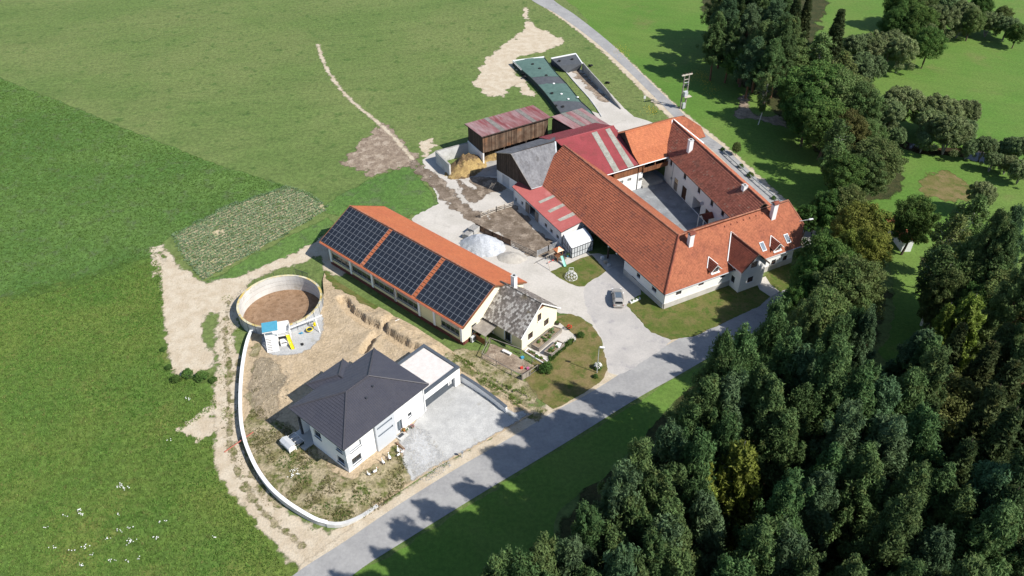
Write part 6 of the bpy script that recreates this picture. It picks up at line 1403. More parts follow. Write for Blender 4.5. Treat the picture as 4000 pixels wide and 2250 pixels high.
# ================================================================ lamps, transformer pole, sign, guard rail
def lamp(base,h,label,arm=None):
    t=thing('street_lamp',base,label,'street lamp'); b=Vector(base); MB().tube([b,b+Z3*h],[.07,.045],7).build('post','galv',t)
    tip=b+Z3*h+(arm or Vector((.25,-.05,0)))
    if arm: MB().tube([b+Z3*h,tip],.04,6).build('arm','galv',t)
    d_=(tip-(b+Z3*h)).normalized(); MB().box(tip+d_*.22+Z3*.03,(.75,.3,.14),d_).build('lamp_head','lamp_white',t)
lamp(G(2331.7,1456.4,.04),5.45,'slim grey street lamp on the lawn beside white flowers')
lb=G(3118,905,0)+Vector((4.2,4.6,0)); hd=G(3166,857,6.6); lp=hd-Vector((2.0,.35,0)); lamp(Vector((lp.x,lp.y,0)),6.5,'street lamp with long arm behind the farmhouse roof end',arm=Vector((1.9,.33,.1)))
tp=thing('transformer_pole',G(2665,423),'tall twin post transformer pole standing in the meadow by the lane','pole'); pa_,pb_=G(2657,425),G(2675,421)
sp_=(pb_-pa_); sp_.normalize(); sq_=Vector((-sp_.y,sp_.x,0)); TH=8.9
for b in (pa_,pb_): MB().tube([b,b+Z3*TH],[.19,.13],8).build('post','wood_grey',tp)
MB().box((pa_+pb_)/2+Z3*(TH-.2),(2.9,.3,.26),sp_).build('crossbeam','wood_pale',tp); MB().box((pa_+pb_)/2+Z3*(TH-1.4),(1.3,.12,.16),sp_).build('crossbeam','wood_pale',tp)
for z_ in (3.4,4.1,4.6,6.2,6.8): MB().box((pa_+pb_)/2+Z3*z_-sq_*.15,(1.2,.1,.12),sp_).build('crossbar','galv',tp)
for k in (-1.2,-.4,.4,1.2): MB().lathe((pa_+pb_)/2+sp_*k+Z3*(TH-.05),[(.05,0),(.09,.12),(.06,.2),(.09,.28),(.03,.36)],8).build('insulator','brown_frame',tp)
for k in (-.3,0,.3): MB().lathe((pa_+pb_)/2+sp_*k-sq_*.3+Z3*5.9,[(.08,0),(.11,.2),(.07,.4),(.1,.6),(.03,.75)],8).build('surge_arrester','anthracite',tp)
MB().box((pa_+pb_)/2+Z3*4.0-sq_*.5,(.9,.6,1.1),sp_).build('transformer','galv',tp); MB().box((pa_+pb_)/2+Z3*3.35-sq_*.7+sp_*.4,(1.9,1.2,.08),sp_).build('platform','wood_pale',tp); MB().box((pa_+pb_)/2+Z3*.85-sq_*.3,(.7,.4,1.4),sp_).build('cabinet','galv',tp)
sg=thing('road_sign',G(2517,398),'small white sign at the lane edge opposite the pole','sign'); b=Vector(sg.location); MB().tube([b,b+Z3*1.0],.04,6).build('post','galv',sg); MB().box(b+Z3*1.25,(.55,.05,.8)).build('plate','film_white',sg)
gr_=thing('guard_rail',G(2930,680),'long galvanised guard rail along the lane behind the farm','guard rail'); gp_=catmull([G(x,y,.6) for x,y in ((2825,590),(2870,632),(2920,676),(2970,720),(3015,758),(3050,786))],1.0)
for i in range(len(gp_)-1): MB().bar((*gp_[i],.62),(*gp_[i+1],.62),.06,.3).build('rail_section','galv',gr_)
for i in range(0,len(gp_),2): MB().box((gp_[i].x+.08,gp_[i].y+.05,.35),(.12,.12,.7)).build('post','concrete_wall',gr_)
# ================================================================ silage clamps
zs=lambda x,y:(2000+x/2.912,200+y/2.912)
sil=thing('silage_clamp',G(2160,330),'long silage clamp under green and dark cover sheets weighed with tyres','silage clamp')
lf=[zs(10,115),zs(110,215),zs(210,300),zs(290,380),(2000+370/2.912,200+470/2.912),zs(450,570),zs(545,700),zs(620,790)]
rt=[zs(365,70),zs(460,200),zs(540,290),zs(620,370),zs(700,470),zs(790,580),zs(880,660),zs(960,760)]
cols=['tarp_green','tarp_green','tarp_dark','tarp_green','tarp_green','tarp_dark','tarp_green']
def silz(t,s): return 1.15+.26*math.sin(math.pi*t)
for k in range(7):
    m_=MB(); nn=10; vs=[]
    for i in range(7):
        s=k+i/6*1.04; s=min(s,7-1e-6); j=int(s); fr_=s-j; l0=G(*lf[j],1.15).lerp(G(*lf[j+1],1.15),fr_); r0_=G(*rt[j],1.15).lerp(G(*rt[j+1],1.15),fr_)
        for q in range(nn+1):
            t=q/nn; c_=l0.lerp(r0_,t); c_.z=silz(t,s)+.02*(k%2)+.05*noise.noise(Vector((c_.x*.7,c_.y*.7,k)))+(.03 if i>5 else 0); vs.append(c_)
    m_.add(vs,[(a*(nn+1)+b,a*(nn+1)+b+1,(a+1)*(nn+1)+b+1,(a+1)*(nn+1)+b) for a in range(6) for b in range(nn)],.5).build('cover_sheet',cols[k],sil,smooth=True)
ls_=[G(*p_,1.15) for p_ in lf]; rs_=[G(*p_,1.15) for p_ in rt]
for e,nm in ((ls_,'l'),(rs_,'r')):
    for a,b in zip(e,e[1:]):
        MB().poly([a,b,v3(b,0)+(v3(b,0)-v3((ls_ if nm=='r' else rs_)[3],0)).normalized()*.25,v3(a,0)+(v3(a,0)-v3((ls_ if nm=='r' else rs_)[3],0)).normalized()*.25]).build('side_film','tarp_dark' if nm=='r' else 'net_dark',sil)
        MB().tube([a+Z3*.05,b+Z3*.05],.13,6).build('sandbag_row','net_dark',sil)
MB().bar(ls_[0]+Z3*.1,rs_[0]+Z3*.1,.5,.25).build('white_film_edge','film_white',sil); MB().poly([v3(ls_[0],0),v3(rs_[0],0),rs_[0],ls_[0]]).build('end_film','film_white',sil)
MB().bar(ls_[0]+Z3*.02,ls_[1]+Z3*.02,.3,.22).build('white_film_edge','film_white',sil)
op=thing('open_silage_bunker',G(2330,330),'open silage bunker with tall concrete side wall and dark sheeted heap','silage bunker')
wt=[G(*zs(x,y),0) for x,y in ((800,215),(900,330),(1000,430),(1070,500),(1150,580),(1200,625),(1240,662))]; HW=[2.2,2.2,2.1,1.9,1.5,.9,.25]
wallrun('side_wall',catmull(wt,2),.25,lambda i:np.interp(i,np.linspace(0,len(catmull(wt,2))-1,7),HW),0,'concrete_dark',op)
hp_=[G(*zs(445,85),1.9),G(*zs(725,30),2.1),G(*zs(800,140),2.1),G(*zs(535,165),1.8)]
MB().poly(hp_[::-1]).build('cover_sheet','tarp_dark',op); fz=[G(*zs(620,245),0),G(*zs(770,215),0)]
MB().poly([hp_[3],hp_[2],fz[1],fz[0]][::-1]).poly([hp_[0],hp_[3],fz[0],v3(hp_[0],0)]).build('sheet_face','tarp_dark',op); MB().bar(hp_[0]+Z3*.06,hp_[1]+Z3*.06,.45,.2).build('white_film_edge','film_white',op); MB().bar(hp_[1],hp_[2],.3,.2).build('film_edge','film_white',op)
lowk=[G(*zs(x,y),0) for x,y in ((620,245),(700,340),(790,440),(880,540),(960,650),(1020,750))]; wallrun('kerb',catmull(lowk,2),.2,.2,0,'concrete_wall',op)
def torus(mb,c,r,rt_,seg=12,m_=6,tilt=None):
    rowsv=[]
    for i in range(seg):
        a=2*math.pi*i/seg
        for j in range(m_):
            b=2*math.pi*j/m_; p_=Vector(((r+rt_*math.cos(b))*math.cos(a),(r+rt_*math.cos(b))*math.sin(a),rt_*math.sin(b))); rowsv.append(Vector(c)+(tilt@p_ if tilt else p_))
    mb.add(rowsv,[(i*m_+j,((i+1)%seg)*m_+j,((i+1)%seg)*m_+(j+1)%m_,i*m_+(j+1)%m_) for i in range(seg) for j in range(m_)],.5)
tyre_me=MB(); torus(tyre_me,(0,0,0),.30,.12); t0=None
def tyre(c,label,rx=0):
    global t0
    if t0 is None: o=tyre_me.build('tyre','rubber',smooth=True); t0=o.data
    else: o=link('tyre',t0)
    o.location=c; o.rotation_euler=(rx,rnd.uniform(-.1,.1),rnd.random()*6); tag(o,label,'tyre','old tyres weighing down the silage covers')
TL=['black tyre on the topmost green cover sheet','black tyre on the second green cover sheet','black tyre on the upper dark cover sheet','black tyre on the lower green cover sheet','black tyre on the lower dark cover sheet, right one','black tyre on the lower dark cover sheet, at the left edge']
for (x,y),lb_ in zip(((235,145),(315,195),(390,273),(455,475),(578,628),(500,617)),TL): tyre(G(*zs(x,y),1.5),lb_)
for (x,y),lb_ in zip(((540,108),(685,90)),('black tyre on the left half of the sheeted bunker heap','black tyre on the right half of the sheeted bunker heap')): tyre(G(*zs(x,y),2.15),lb_)
for (x,y),lb_ in zip(((475,367),(562,485),(640,543),(748,522)),('white bag weight on the fourth cover sheet','white bag weight on the lower green cover sheet','white bag weight in the middle of the lower dark sheet','white bag weight at the right edge of the lower dark sheet')): tag(MB().ico(G(*zs(x,y),1.52),.32,1,.08,sq=(1,1,.5)).build('bag_weight','film_white'),lb_,'bag','white bag weights on the silage cover')
for (x,y,nn,lb_) in ((140,190,3,'uppermost'),(175,235,3,'second'),(120,255,4,'third'),(145,290,4,'lowest')):
    for k in range(nn): tyre(G(*zs(x+rnd.uniform(-14,14),y+rnd.uniform(-8,8)),.15+.22*k),'%s old tyre of the %s pile beside the silage clamp'%(('bottom','lower middle','top' if nn==3 else 'upper middle','top')[k],lb_),rnd.uniform(0,.5))
for (x,y,lb_) in ((895,160,'old tyre in the small stack behind the upper bunker wall'),(1090,350,'old tyre in the small stack behind the lower bunker wall')):
    for k in range(5): tyre(G(*zs(x+(-10,10,-6,8,0)[k],y+rnd.uniform(-6,6)),.15+.2*(k//2)),lb_.replace('old tyre in',('left bottom tyre of','right bottom tyre of','left middle tyre of','right middle tyre of','topmost tyre of')[k]),rnd.uniform(0,.6))
for (x,y,lb_) in ((75,215,'pale plank stack beside the upper silage cover'),(185,322,'green grey plank stack below the tyre heap')):
    t=thing('plank_stack',G(*zs(x,y)),lb_,'planks'); b=Vector(t.location)
    for k in range(4): MB().box(b+Vector((0,.16*k-.3,.12)),(1.7,.14,.16),(1,-.1,0)).build('plank','wood_pale' if y<300 else 'net_dark',t)
# ================================================================ cottage garden: beds, run, bench
zc=lambda x,y:(1900+x/3.034,1130+y/3.034)
region('garden_paving',[gp(zc(430,720),zc(800,420),zc(870,400),zc(1060,560),zc(1062,600),zc(860,760),zc(770,850),zc(640,850))],.058,'concrete',amp=.03,res=.25,smooth=False)
def bed(pts,h,label,plants,m='wood_grey'):
    P_=[G(*zc(*p_),h) for p_ in pts]; t=thing('raised_bed',v3((P_[0]+P_[2])/2,0),label,'raised bed')
    for a,b in zip(P_,P_[1:]+P_[:1]):
        nn=3 if h>.4 else 1
        for k in range(nn): MB().bar(v3(a,h*(k+.5)/nn),v3(b,h*(k+.5)/nn),.07,h/nn-.015).build('plank',m,t)
        MB().bar(a+Z3*.02,b+Z3*.02,.12,.05).build('rim',m,t)
    MB().poly([p_-Z3*.08 for p_ in P_]).build('soil','bed_soil',t)
    for k in range(plants):
        u_,v_=rnd.uniform(.1,.9),rnd.uniform(.12,.88); c_=P_[0].lerp(P_[1],u_).lerp(P_[3].lerp(P_[2],u_),v_); m_=MB(); leafball(m_,c_+Z3*.08,rnd.uniform(.16,.34),60,.14,(1,1,.7)); m_.build('bed_plant',rnd.choice(['leaf_shrub','leaf_shrub','leaf_cabbage','leaf_lime','leaf_green']),t)
bed([(535,650),(800,440),(895,470),(625,700)],.8,'large raised plank bed with mixed vegetables along the cottage gable',16)
bed([(685,735),(840,605),(925,645),(770,770)],.8,'smaller raised plank bed with lettuces and a white cover',7)
bed([(455,735),(495,700),(720,850),(690,880)],.25,'low white edged bed of yellow green seedlings by the run fence',9,'film_white')
tag(MB().poly([G(*zc(835,625),.88),G(*zc(895,640),.88),G(*zc(865,695),.9),G(*zc(818,670),.9)][::-1]).build('white_cover','film_white'),'white cloth lying over the smaller raised bed','cloth')
zr7=lambda x,y:(1700+x/5.5725,1200+y/5.5725)
region('chicken_run',[gp(zr7(1190,800),zr7(1500,900),zr7(1690,1010),zr7(2150,1270),zr7(2060,1380),zr7(1900,1460),zr7(1400,1280),zr7(1020,1110),zr7(1120,960))],.062,'dirt',amp=.12,ns=1,res=.2,smooth=False)
run=thing('run_fence',G(2000,1400),'low wooden post and wire fence around the brown chicken run','fence'); rpts=[G(*zr7(x,y),.05) for x,y in ((1180,790),(1020,1110),(1330,1280),(1660,1470),(1890,1590),(2060,1500),(2230,1370))]
rpts2=[G(*zr7(x,y),.05) for x,y in ((1200,780),(1850,1010),(2110,1200),(2330,1330))]
for rp2 in (rpts,rpts2):
    for a,b in zip(rp2,rp2[1:]):
        MB().box(a+Z3*.6,(.1,.1,1.2)).build('post','wood_grey',run); MB().bar(a+Z3*1.12,b+Z3*1.12,.07,.09).build('top_rail','wood_grey',run); MB().bar(a+Z3*.25,b+Z3*.25,.03,.06).build('lower_rail','wood_grey',run)
    MB().box(rp2[-1]+Z3*.6,(.1,.1,1.2)).build('post','wood_grey',run)
wc=[G(*zr7(x,y),.05) for x,y in ((1890,1590),(2080,1480))]
for k in range(9): c_=wc[0].lerp(wc[1],(k+.5)/9); MB().box(c_+Z3*.6,(.19,.04,1.15),(wc[1]-wc[0])).build('corner_board','wood_grey',run)
bn=thing('garden_bench',G(*zr7(1560,990)),'white slatted bench in the chicken run beside the cottage','bench'); bp0,bp1=G(*zr7(1470,925),.45),G(*zr7(1660,1015),.45); bdv=(bp1-bp0).normalized(); bnv=Vector((-bdv.y,bdv.x,0))
for k in range(4): MB().bar(bp0+bnv*(.12*k-.2),bp1+bnv*(.12*k-.2),.10,.04).build('slat','film_white',bn)
for t_ in (.12,.88): c_=bp0.lerp(bp1,t_); MB().box(c_-Z3*.22,(.08,.42,.42),bdv).build('leg','film_white',bn)
def crate(px,py,z,s,m,label): t=thing('plastic_box',G(px,py,z),label,'box'); b=Vector(t.location); MB().box(b+Z3*.15,(s,s*.7,.3),(1,.4,0)).build('tub',m,t); MB().box(b+Z3*.32,(s*1.06,s*.76,.04),(1,.4,0)).build('lid',m,t)
crate(*zr7(1900,1110),.07,.5,'plastic_blue','bright blue plastic box at the edge of the chicken run'); crate(*zr7(1880,1335),.07,.42,'plastic_red','red plastic box on the soil of the chicken run'); crate(*zr7(2015,1345),.07,.4,'flower_pink','pink plastic box at the shaded corner of the chicken run')
ac=thing('heat_pump',G(1836,1350,.1),'white heat pump unit at the gable foot of the solar shed','heat pump'); b=f(a1+.55,2.1,.1); ac.location=b; MB().box(b+Z3*.55,(.4,1.0,1.05),f.u).build('casing','hutch_grey',ac); MB().lathe((0,0,0),[(.36,0),(.36,.03),(.05,.04)],14).build('fan_grille','anthracite',ac).matrix_basis=Matrix.Translation(b+f.u*.2+Z3*.6)@Matrix.Rotation(f.az,4,'Z')@Matrix.Rotation(R(90),4,'Y')
# ================================================================ roofed wayside wall, planter, cart bay clutter
shr=thing('roofed_wall',G(3520,960),'old white wall end with red tiled saddle roof among the trees','wall'); s0_,s1_=G(3492,845,2.9),G(3556,934,2.9); sdv=(s1_-s0_); sdv.z=0; sdv.normalize(); snv=Vector((sdv.y,-sdv.x,0))
for sg_ in (1,-1):
    pts=[s0_+snv*1.3*sg_-Z3*.75,s1_+snv*1.3*sg_-Z3*.75,s1_,s0_]; F_=plane(pts[0],pts[1],pts[2]); pl=[to2(F_,p_) for p_ in pts]; r_=slab(F_,pl,.08).build('roof','wood_dark',shr); tiles(r_,F_,pl,'tile_front',.3,.36,.05,.03)
ridge_caps(shr,s0_+Z3*.06,s1_+Z3*.06,'ridge_red',.12); wall(shr,v3(s0_,0)+snv*.9,v3(s1_,0)+snv*.9,0,2.3,[],'white_wall'); wall(shr,v3(s1_,0)+snv*.9,v3(s1_,0)-snv*.9,0,2.3,[],'white_wall',top=[(.9,2.85)]); wall(shr,v3(s1_,0)-snv*.9,v3(s0_,0)-snv*.9,0,2.3,[],'white_wall')
plt=thing('flower_trough',G(2480,1180),'long white flower trough on the paving by the barn wing door','planter'); a_,b_=G(2462,1182,.2),G(2500,1165,.2); MB().bar(a_,b_,.4,.36).build('trough','film_white',plt); m_=MB(); [leafball(m_,a_.lerp(b_,t_)+Z3*.3,.22,50,.13) for t_ in (.2,.5,.8)]; m_.build('plants','leaf_oak',plt)
for (px,py,m_n,lb_) in ((2352,1012,'film_white','white canister in the shade of the open cart bay'),(2378,1040,'galv','grey folded garden chair in the open cart bay'),(2365,1028,'wood_pale','pale wooden crate in the open cart bay')):
    t=thing('stored_item',G(px,py,.04),lb_,'box'); b=Vector(t.location); MB().box(b+Z3*.3,(.6,.45,.55),(1,.5,0)).build('case',m_n,t); MB().box(b+Z3*.62,(.3,.2,.1),(1,.5,0)).build('top',m_n,t)
# ================================================================ plants
def cloud(rs,cen,rad,n,size,elong=1.6,outw=.75,up=.25,shell=.5):
    """leaf faces spread through clumps; returns (verts, tint)"""
    cen=np.asarray(cen,float); rad=np.asarray(rad,float); K=len(cen)
    if np.isscalar(n): n=np.full(K,n)
    idx=np.repeat(np.arange(K),n); N=len(idx)
    d=rs.normal(size=(N,3)); d/=np.linalg.norm(d,axis=1)[:,None]
    r=(shell+(1-shell)*rs.rand(N)**.7)[:,None]
    p=cen[idx]+d*rad[idx]*r
    nr=d*outw+rs.normal(size=(N,3))*.55; nr[:,2]+=up; nr/=np.linalg.norm(nr,axis=1)[:,None]
    a=np.cross(nr,rs.normal(size=(N,3))); a/=np.linalg.norm(a,axis=1)[:,None]; b=np.cross(nr,a)
    s=(size*(.6+.8*rs.rand(N)))[:,None]
    v=np.stack([p-a*s*.5-b*s*elong*.4,p+a*s*.5-b*s*elong*.25,p+a*s*.1+b*s*elong*.6],1).reshape(-1,3)
    ct=rs.rand(K)
    t=np.clip(.55*ct[idx]+.45*rs.rand(N),0,1)
    return v,t
def mesh_tris(name,v,t,matn):
    N=len(t); me=bpy.data.meshes.new(name); me.vertices.add(3*N); me.vertices.foreach_set('co',v.astype(np.float32).ravel())
    me.loops.add(3*N); me.loops.foreach_set('vertex_index',np.arange(3*N,dtype=np.int32)); me.polygons.add(N)
    me.polygons.foreach_set('loop_start',np.arange(0,3*N,3,dtype=np.int32)); me.polygons.foreach_set('loop_total',np.full(N,3,np.int32))
    me.update(calc_edges=True); at_=me.attributes.new('tint','FLOAT','FACE'); at_.data.foreach_set('value',t.astype(np.float32)); me.materials.append(MAT[matn]); return me
def limb(mb,p,q,r0,r1,bend=.15,n=4):
    p,q=Vector(p),Vector(q); L_=(q-p).length; o=Vector((rnd.gauss(0,1),rnd.gauss(0,1),abs(rnd.gauss(0,1))))*bend*L_*.4
    pts=[p.lerp(q,k/n)+o*math.sin(math.pi*k/n) for k in range(n+1)]; mb.tube(pts,[r0+(r1-r0)*k/n for k in range(n+1)],6,False)
PROTO={}
def make_tree(kind,seed):
    rs=np.random.RandomState(seed); rnd.seed(seed); tr=MB(); cen=[];rad=[]
    if kind in('pine','pineblue'):
        h=18.; Rr=4.2; top=Vector((rs.normal()*.5,rs.normal()*.5,h)); limb(tr,(0,0,0),top,.26,.05,.03,8)
        nb=78
        for i in range(nb):
            t=.30+.69*(i/nb)**.9; az=i*2.4+rs.rand()*.7
            pf=min(1,.6+ (t-.28)*2.2) if t<.44 else max(.03,1-((t-.44)/.56)**1.05)
            rr=Rr*pf*(.40+.70*rs.rand()); z=h*t; b=Vector((top.x*t,top.y*t,z)); e=b+Vector((math.cos(az)*rr,math.sin(az)*rr,rr*.28+rs.normal()*.3))
            limb(tr,b,e,.07*(1.2-t)+.03,.02,.1,3)
            for q,sc in ((1,1),(.75,.8),(.5,.6)):
                if q<.6 and rr<2: continue
                for w2 in range(2):
                    c_=b.lerp(e,q)+Vector((rs.normal()*.45,rs.normal()*.45,rs.normal()*.22)); s=(.46+.42*rs.rand())*sc; cen.append(c_+Vector((0,0,.25*s))); rad.append((s*.78,s*.78,s*1.15))
        for k in range(7): cen.append(top+Vector((rs.normal()*.18,rs.normal()*.18,.2-.45*k))); rad.append((.20+.10*k,.20+.10*k,.5))
        v,t=cloud(rs,cen,rad,120,.13,2.6,.55,.3,.15); lm='leaf_pine' if kind=='pine' else 'leaf_pine_blue'; bk='bark_pine'
    elif kind=='spruce':
        h=20.; Rr=3.6; limb(tr,(0,0,0),(0,0,h),.28,.03,.0,6); NL=34
        for i in range(NL):
            t=.08+.91*i/NL; rl=Rr*(1-t)**.85+.12
            for k in range(9):
                az=k*.698+i*1.1+rs.rand()*.3; r2=rl*(.8+.35*rs.rand()); b=Vector((0,0,h*t)); m_=3 if r2>1.6 else 2
                for q in range(m_):
                    u_=(q+.8)/m_; cen.append(b+Vector((math.cos(az)*r2*u_,math.sin(az)*r2*u_,-.32*r2*u_*u_+.1))); s=.34+.10*rs.rand(); rad.append((s*1.15,s*1.15,s*.6))
        v,t=cloud(rs,cen,rad,40,.20,2.6,.5,.1,.2); lm='leaf_spruce'; bk='bark'
    elif kind=='larch':
        h=17.; Rr=3.8; limb(tr,(0,0,0),(.3,.2,h),.22,.03,.03,6); NL=26
        for i in range(NL):
            t=.16+.83*i/NL; rl=Rr*(1-t)**.62*(.75+.4*rs.rand())+.15
            for k in range(6):
                az=k*1.047+i*.9+rs.rand()*.5; r2=rl*(.65+.5*rs.rand()); b=Vector((.3*t,.2*t,h*t)); e=b+Vector((math.cos(az)*r2,math.sin(az)*r2,.12*r2)); limb(tr,b,e,.03,.01,.08,2)
                for q in (.4,.7,1):
                    c_=b.lerp(e,q); cen.append(c_+Vector((0,0,-.25))); s=.26+.14*rs.rand(); rad.append((s*1.3,s*1.3,s*1.5))
        v,t=cloud(rs,cen,rad,44,.20,2.8,.4,.2,.1); lm='leaf_larch'; bk='bark_grey'
    elif kind in('oak','green','lime','olive'):
        h=14.; Rr=5.0; limb(tr,(0,0,0),(rs.normal()*.3,rs.normal()*.3,h*.6),.34,.14,.05,5); cz=h*.60
        NC=95
        for i in range(NC):
            zz=1-2*(i+.5)/NC; 
            if zz<-.72: continue
            az=i*2.39996; q=math.sqrt(1-zz*zz); k=.86+.26*rs.rand(); lob=1+.16*math.sin(3*az+seed)+.12*math.sin(5*zz*3+az)
            c_=Vector((math.cos(az)*q*Rr*.82*k*lob,math.sin(az)*q*Rr*.82*k*lob,cz+zz*h*.36*k)); cen.append(c_); s=.75+.65*rs.rand(); rad.append((s,s,s*.8))
            if i%5==0: limb(tr,(0,0,h*.45),c_,.11,.02,.15,4)
        for i in range(26):
            c_=Vector((rs.normal()*Rr*.35,rs.normal()*Rr*.35,cz+rs.normal()*h*.13)); cen.append(c_); rad.append((1.2,1.2,1.0))
        v,t=cloud(rs,cen,rad,260,.22,1.5,.7,.35,.3); lm={'oak':'leaf_oak','green':'leaf_green','lime':'leaf_lime','olive':'leaf_olive'}[kind]; bk='bark'
    elif kind=='birch':
        h=15.; Rr=2.9; top=Vector((rs.normal()*.8,rs.normal()*.8,h)); limb(tr,(0,0,0),top,.16,.03,.05,8)
        for i in range(70):
            t=.30+.70*i/70; az=i*2.4+rs.rand(); pf=min(1,(t-.2)*2.4) if t<.6 else max(.1,1-((t-.6)/.4)**1.5)
            rr=Rr*pf*(.35+.75*rs.rand()); b=Vector((top.x*t,top.y*t,h*t)); e=b+Vector((math.cos(az)*rr,math.sin(az)*rr,rr*.4)); limb(tr,b,e,.035,.01,.1,2)
            cen.append(e+Vector((0,0,-.3))); s=.5+.45*rs.rand(); rad.append((s,s,s*1.15))
        v,t=cloud(rs,cen,rad,80,.24,1.6,.5,.2,.2); lm='leaf_green'; bk='bark_birch'
    elif kind=='willow':
        h=9.; Rr=4.4
        for k in range(6):
            az=k*1.05+rs.rand(); rr=Rr*.42*(.6+.5*rs.rand()) if k else 0; hz_=h*(.62+.12*rs.rand()) if k else h*.68; c0=Vector((math.cos(az)*rr,math.sin(az)*rr,hz_)); limb(tr,(0,0,0),c0,.2,.06,.15,4)
            Rk=Rr*(.46+.12*rs.rand())
            for i in range(24):
                zz=1-1.6*(i+.5)/24; a2=i*2.4; q=math.sqrt(max(0,1-zz*zz)); cen.append(c0+Vector((math.cos(a2)*q*Rk,math.sin(a2)*q*Rk,zz*Rk*.95))); s=.55+.35*rs.rand(); rad.append((s,s,s*.9))
        for k in range(16): cen.append(Vector((rs.normal()*Rr*.4,rs.normal()*Rr*.4,h*.25+rs.rand()*h*.3))); rad.append((1.0,1.0,.9))
        v,t=cloud(rs,cen,rad,190,.18,2.6,.7,.35,.35); lm='leaf_willow'; bk='bark_grey'
    elif kind=='bush':
        h=3.; 
        for i in range(26):
            a2=i*2.4; rr=1.5*math.sqrt((i+.5)/26); cen.append(Vector((math.cos(a2)*rr,math.sin(a2)*rr,.5+1.7*(1-(rr/1.6)**2)+rs.normal()*.15))); s=.45+.3*rs.rand(); rad.append((s,s,s)); 
            if i%6==0: limb(tr,(0,0,0),cen[-1],.05,.015,.1,2)
        v,t=cloud(rs,cen,rad,80,.20,1.5,.75,.35,.4); lm='leaf_oak'; bk='bark'
    tm=tr; o=tm.build('trunk',bk); tme=o.data; bpy.data.objects.remove(o)
    PROTO.setdefault(kind,[]).append((h,tme,mesh_tris('crown_'+kind,v,t,lm)))
for kd,ns in (('pine',4),('pineblue',3),('spruce',2),('larch',2),('oak',3),('green',3),('lime',2),('olive',1),('birch',2),('willow',3),('bush',2)):
    for s in range(ns): make_tree(kd,100+s*7+len(kd)*13)
rnd.seed(5)
LOOK={'pine':('dark green pine','pine tree'),'pineblue':('blue green pine','pine tree'),'spruce':('dark pointed spruce','spruce tree'),'larch':('bright yellow green larch','larch tree'),'oak':('dense dark green leafy tree','tree'),'green':('loose mid green leafy tree','tree'),'lime':('rounded yellow green leafy tree','tree'),'olive':('olive brown leafy tree','tree'),'birch':('slender pale stemmed birch','birch tree'),'willow':('rounded grey green willow','willow tree'),'bush':('dark green bush','bush')}
TN={'pine':'pine_tree','pineblue':'pine_tree','spruce':'spruce_tree','larch':'larch_tree','oak':'leafy_tree','green':'leafy_tree','lime':'leafy_tree','olive':'leafy_tree','birch':'birch_tree','willow':'willow_tree','bush':'bush'}
ZONES={'low':'in the bottom right wood','edge':'at the wood edge by the road','mid':'right of the farmhouse','top':'in the wood beyond the lane','stream':'near the stream','far':'in the far top right valley','yard':'near the farm'}
HFAC={'edge':1.62,'low':1.45,'mid':1.18,'top':1.12,'stream':1.0,'far':1.0,'yard':1.0}
trees=[]
def T(kind,px,py,h,zone,w=1.0,base=False,lab=None): trees.append((kind,px,py,h,zone,w,base,lab))
# upper wood (apex pixels of the photograph)
for kd,x,y,h in (('pine',2812,70,15),('pineblue',2845,10,16),('pine',2870,95,14),('pine',2905,-40,17),('pineblue',2935,45,17),('pine',2975,-50,18),('pine',2990,95,16),('pineblue',3030,15,18),('pine',3065,-55,18),('pine',3070,95,17),('spruce',3125,-40,19),('pine',3110,70,15),('pineblue',2955,150,14),('pine',3030,170,14),('oak',2920,170,11),('green',3120,170,12),('spruce',3165,-20,17),('pine',2830,-60,16),('pine',2880,-90,17),('pine',3010,-100,18)): T(kd,x,y,h,'top')
for kd,x,y,h,w in (('spruce',3291,33,21,1.1),('birch',3235,125,15,1.2),('willow',3365,135,9,1.0),('willow',3440,140,9,1.0),('willow',3395,225,9,1.05),('willow',3500,125,9,.9),('willow',3540,150,9.5,.9),('birch',3300,215,14,1.1),('green',3340,290,13,.9),('oak',3165,275,14,1.0),('oak',3215,262,15,1.05),('green',3275,290,14,1.0),('oak',3180,370,12,.9),('birch',3002,292,12,.75),('green',3380,345,13,.9),('olive',3330,450,12,.8),('oak',3250,420,12,1.0),('green',3410,470,10,.8),('birch',3310,485,14,1.0),('green',3440,565,12,1.0),('green',3400,610,11,.9),('oak',3330,620,11,.9),('birch',3290,560,13,1.0)): T(kd,x,y,h,'top' if x<3290 else 'stream',w)
for x,y,h,w in ((3535,350,9.5,1.0),(3490,400,8.5,.9),(3693,388,9,1.05),(3655,430,8,.9),(3788,392,8,.85),(3730,470,8.5,1.0),(3520,505,5,.8),(3790,470,6,.8),(3798,545,5,.9),(3858,540,5.5,.9),(3925,560,4.5,.9),(3985,545,6,1.0),(4005,640,5,1.0),(3620,520,5,.8),(3850,725,7,.8),(3890,600,4.5,.9),(3950,610,4.5,.9)): T('willow',x,y,h,'stream',w)
for kd,x,y,h in (('oak',3525,28,12),('oak',3606,20,13),('willow',3680,30,10),('oak',3650,112,11),('willow',3610,80,9),('oak',3580,100,9),('willow',3780,10,9),('green',3815,40,9),('willow',3880,52,7),('willow',3950,68,7),('oak',3990,95,7),('oak',3540,-40,12),('green',3620,-50,12),('willow',3720,-30,10),('oak',3850,-20,9),('willow',3760,70,6),('green',3930,30,8)): T(kd,x,y,h,'far')
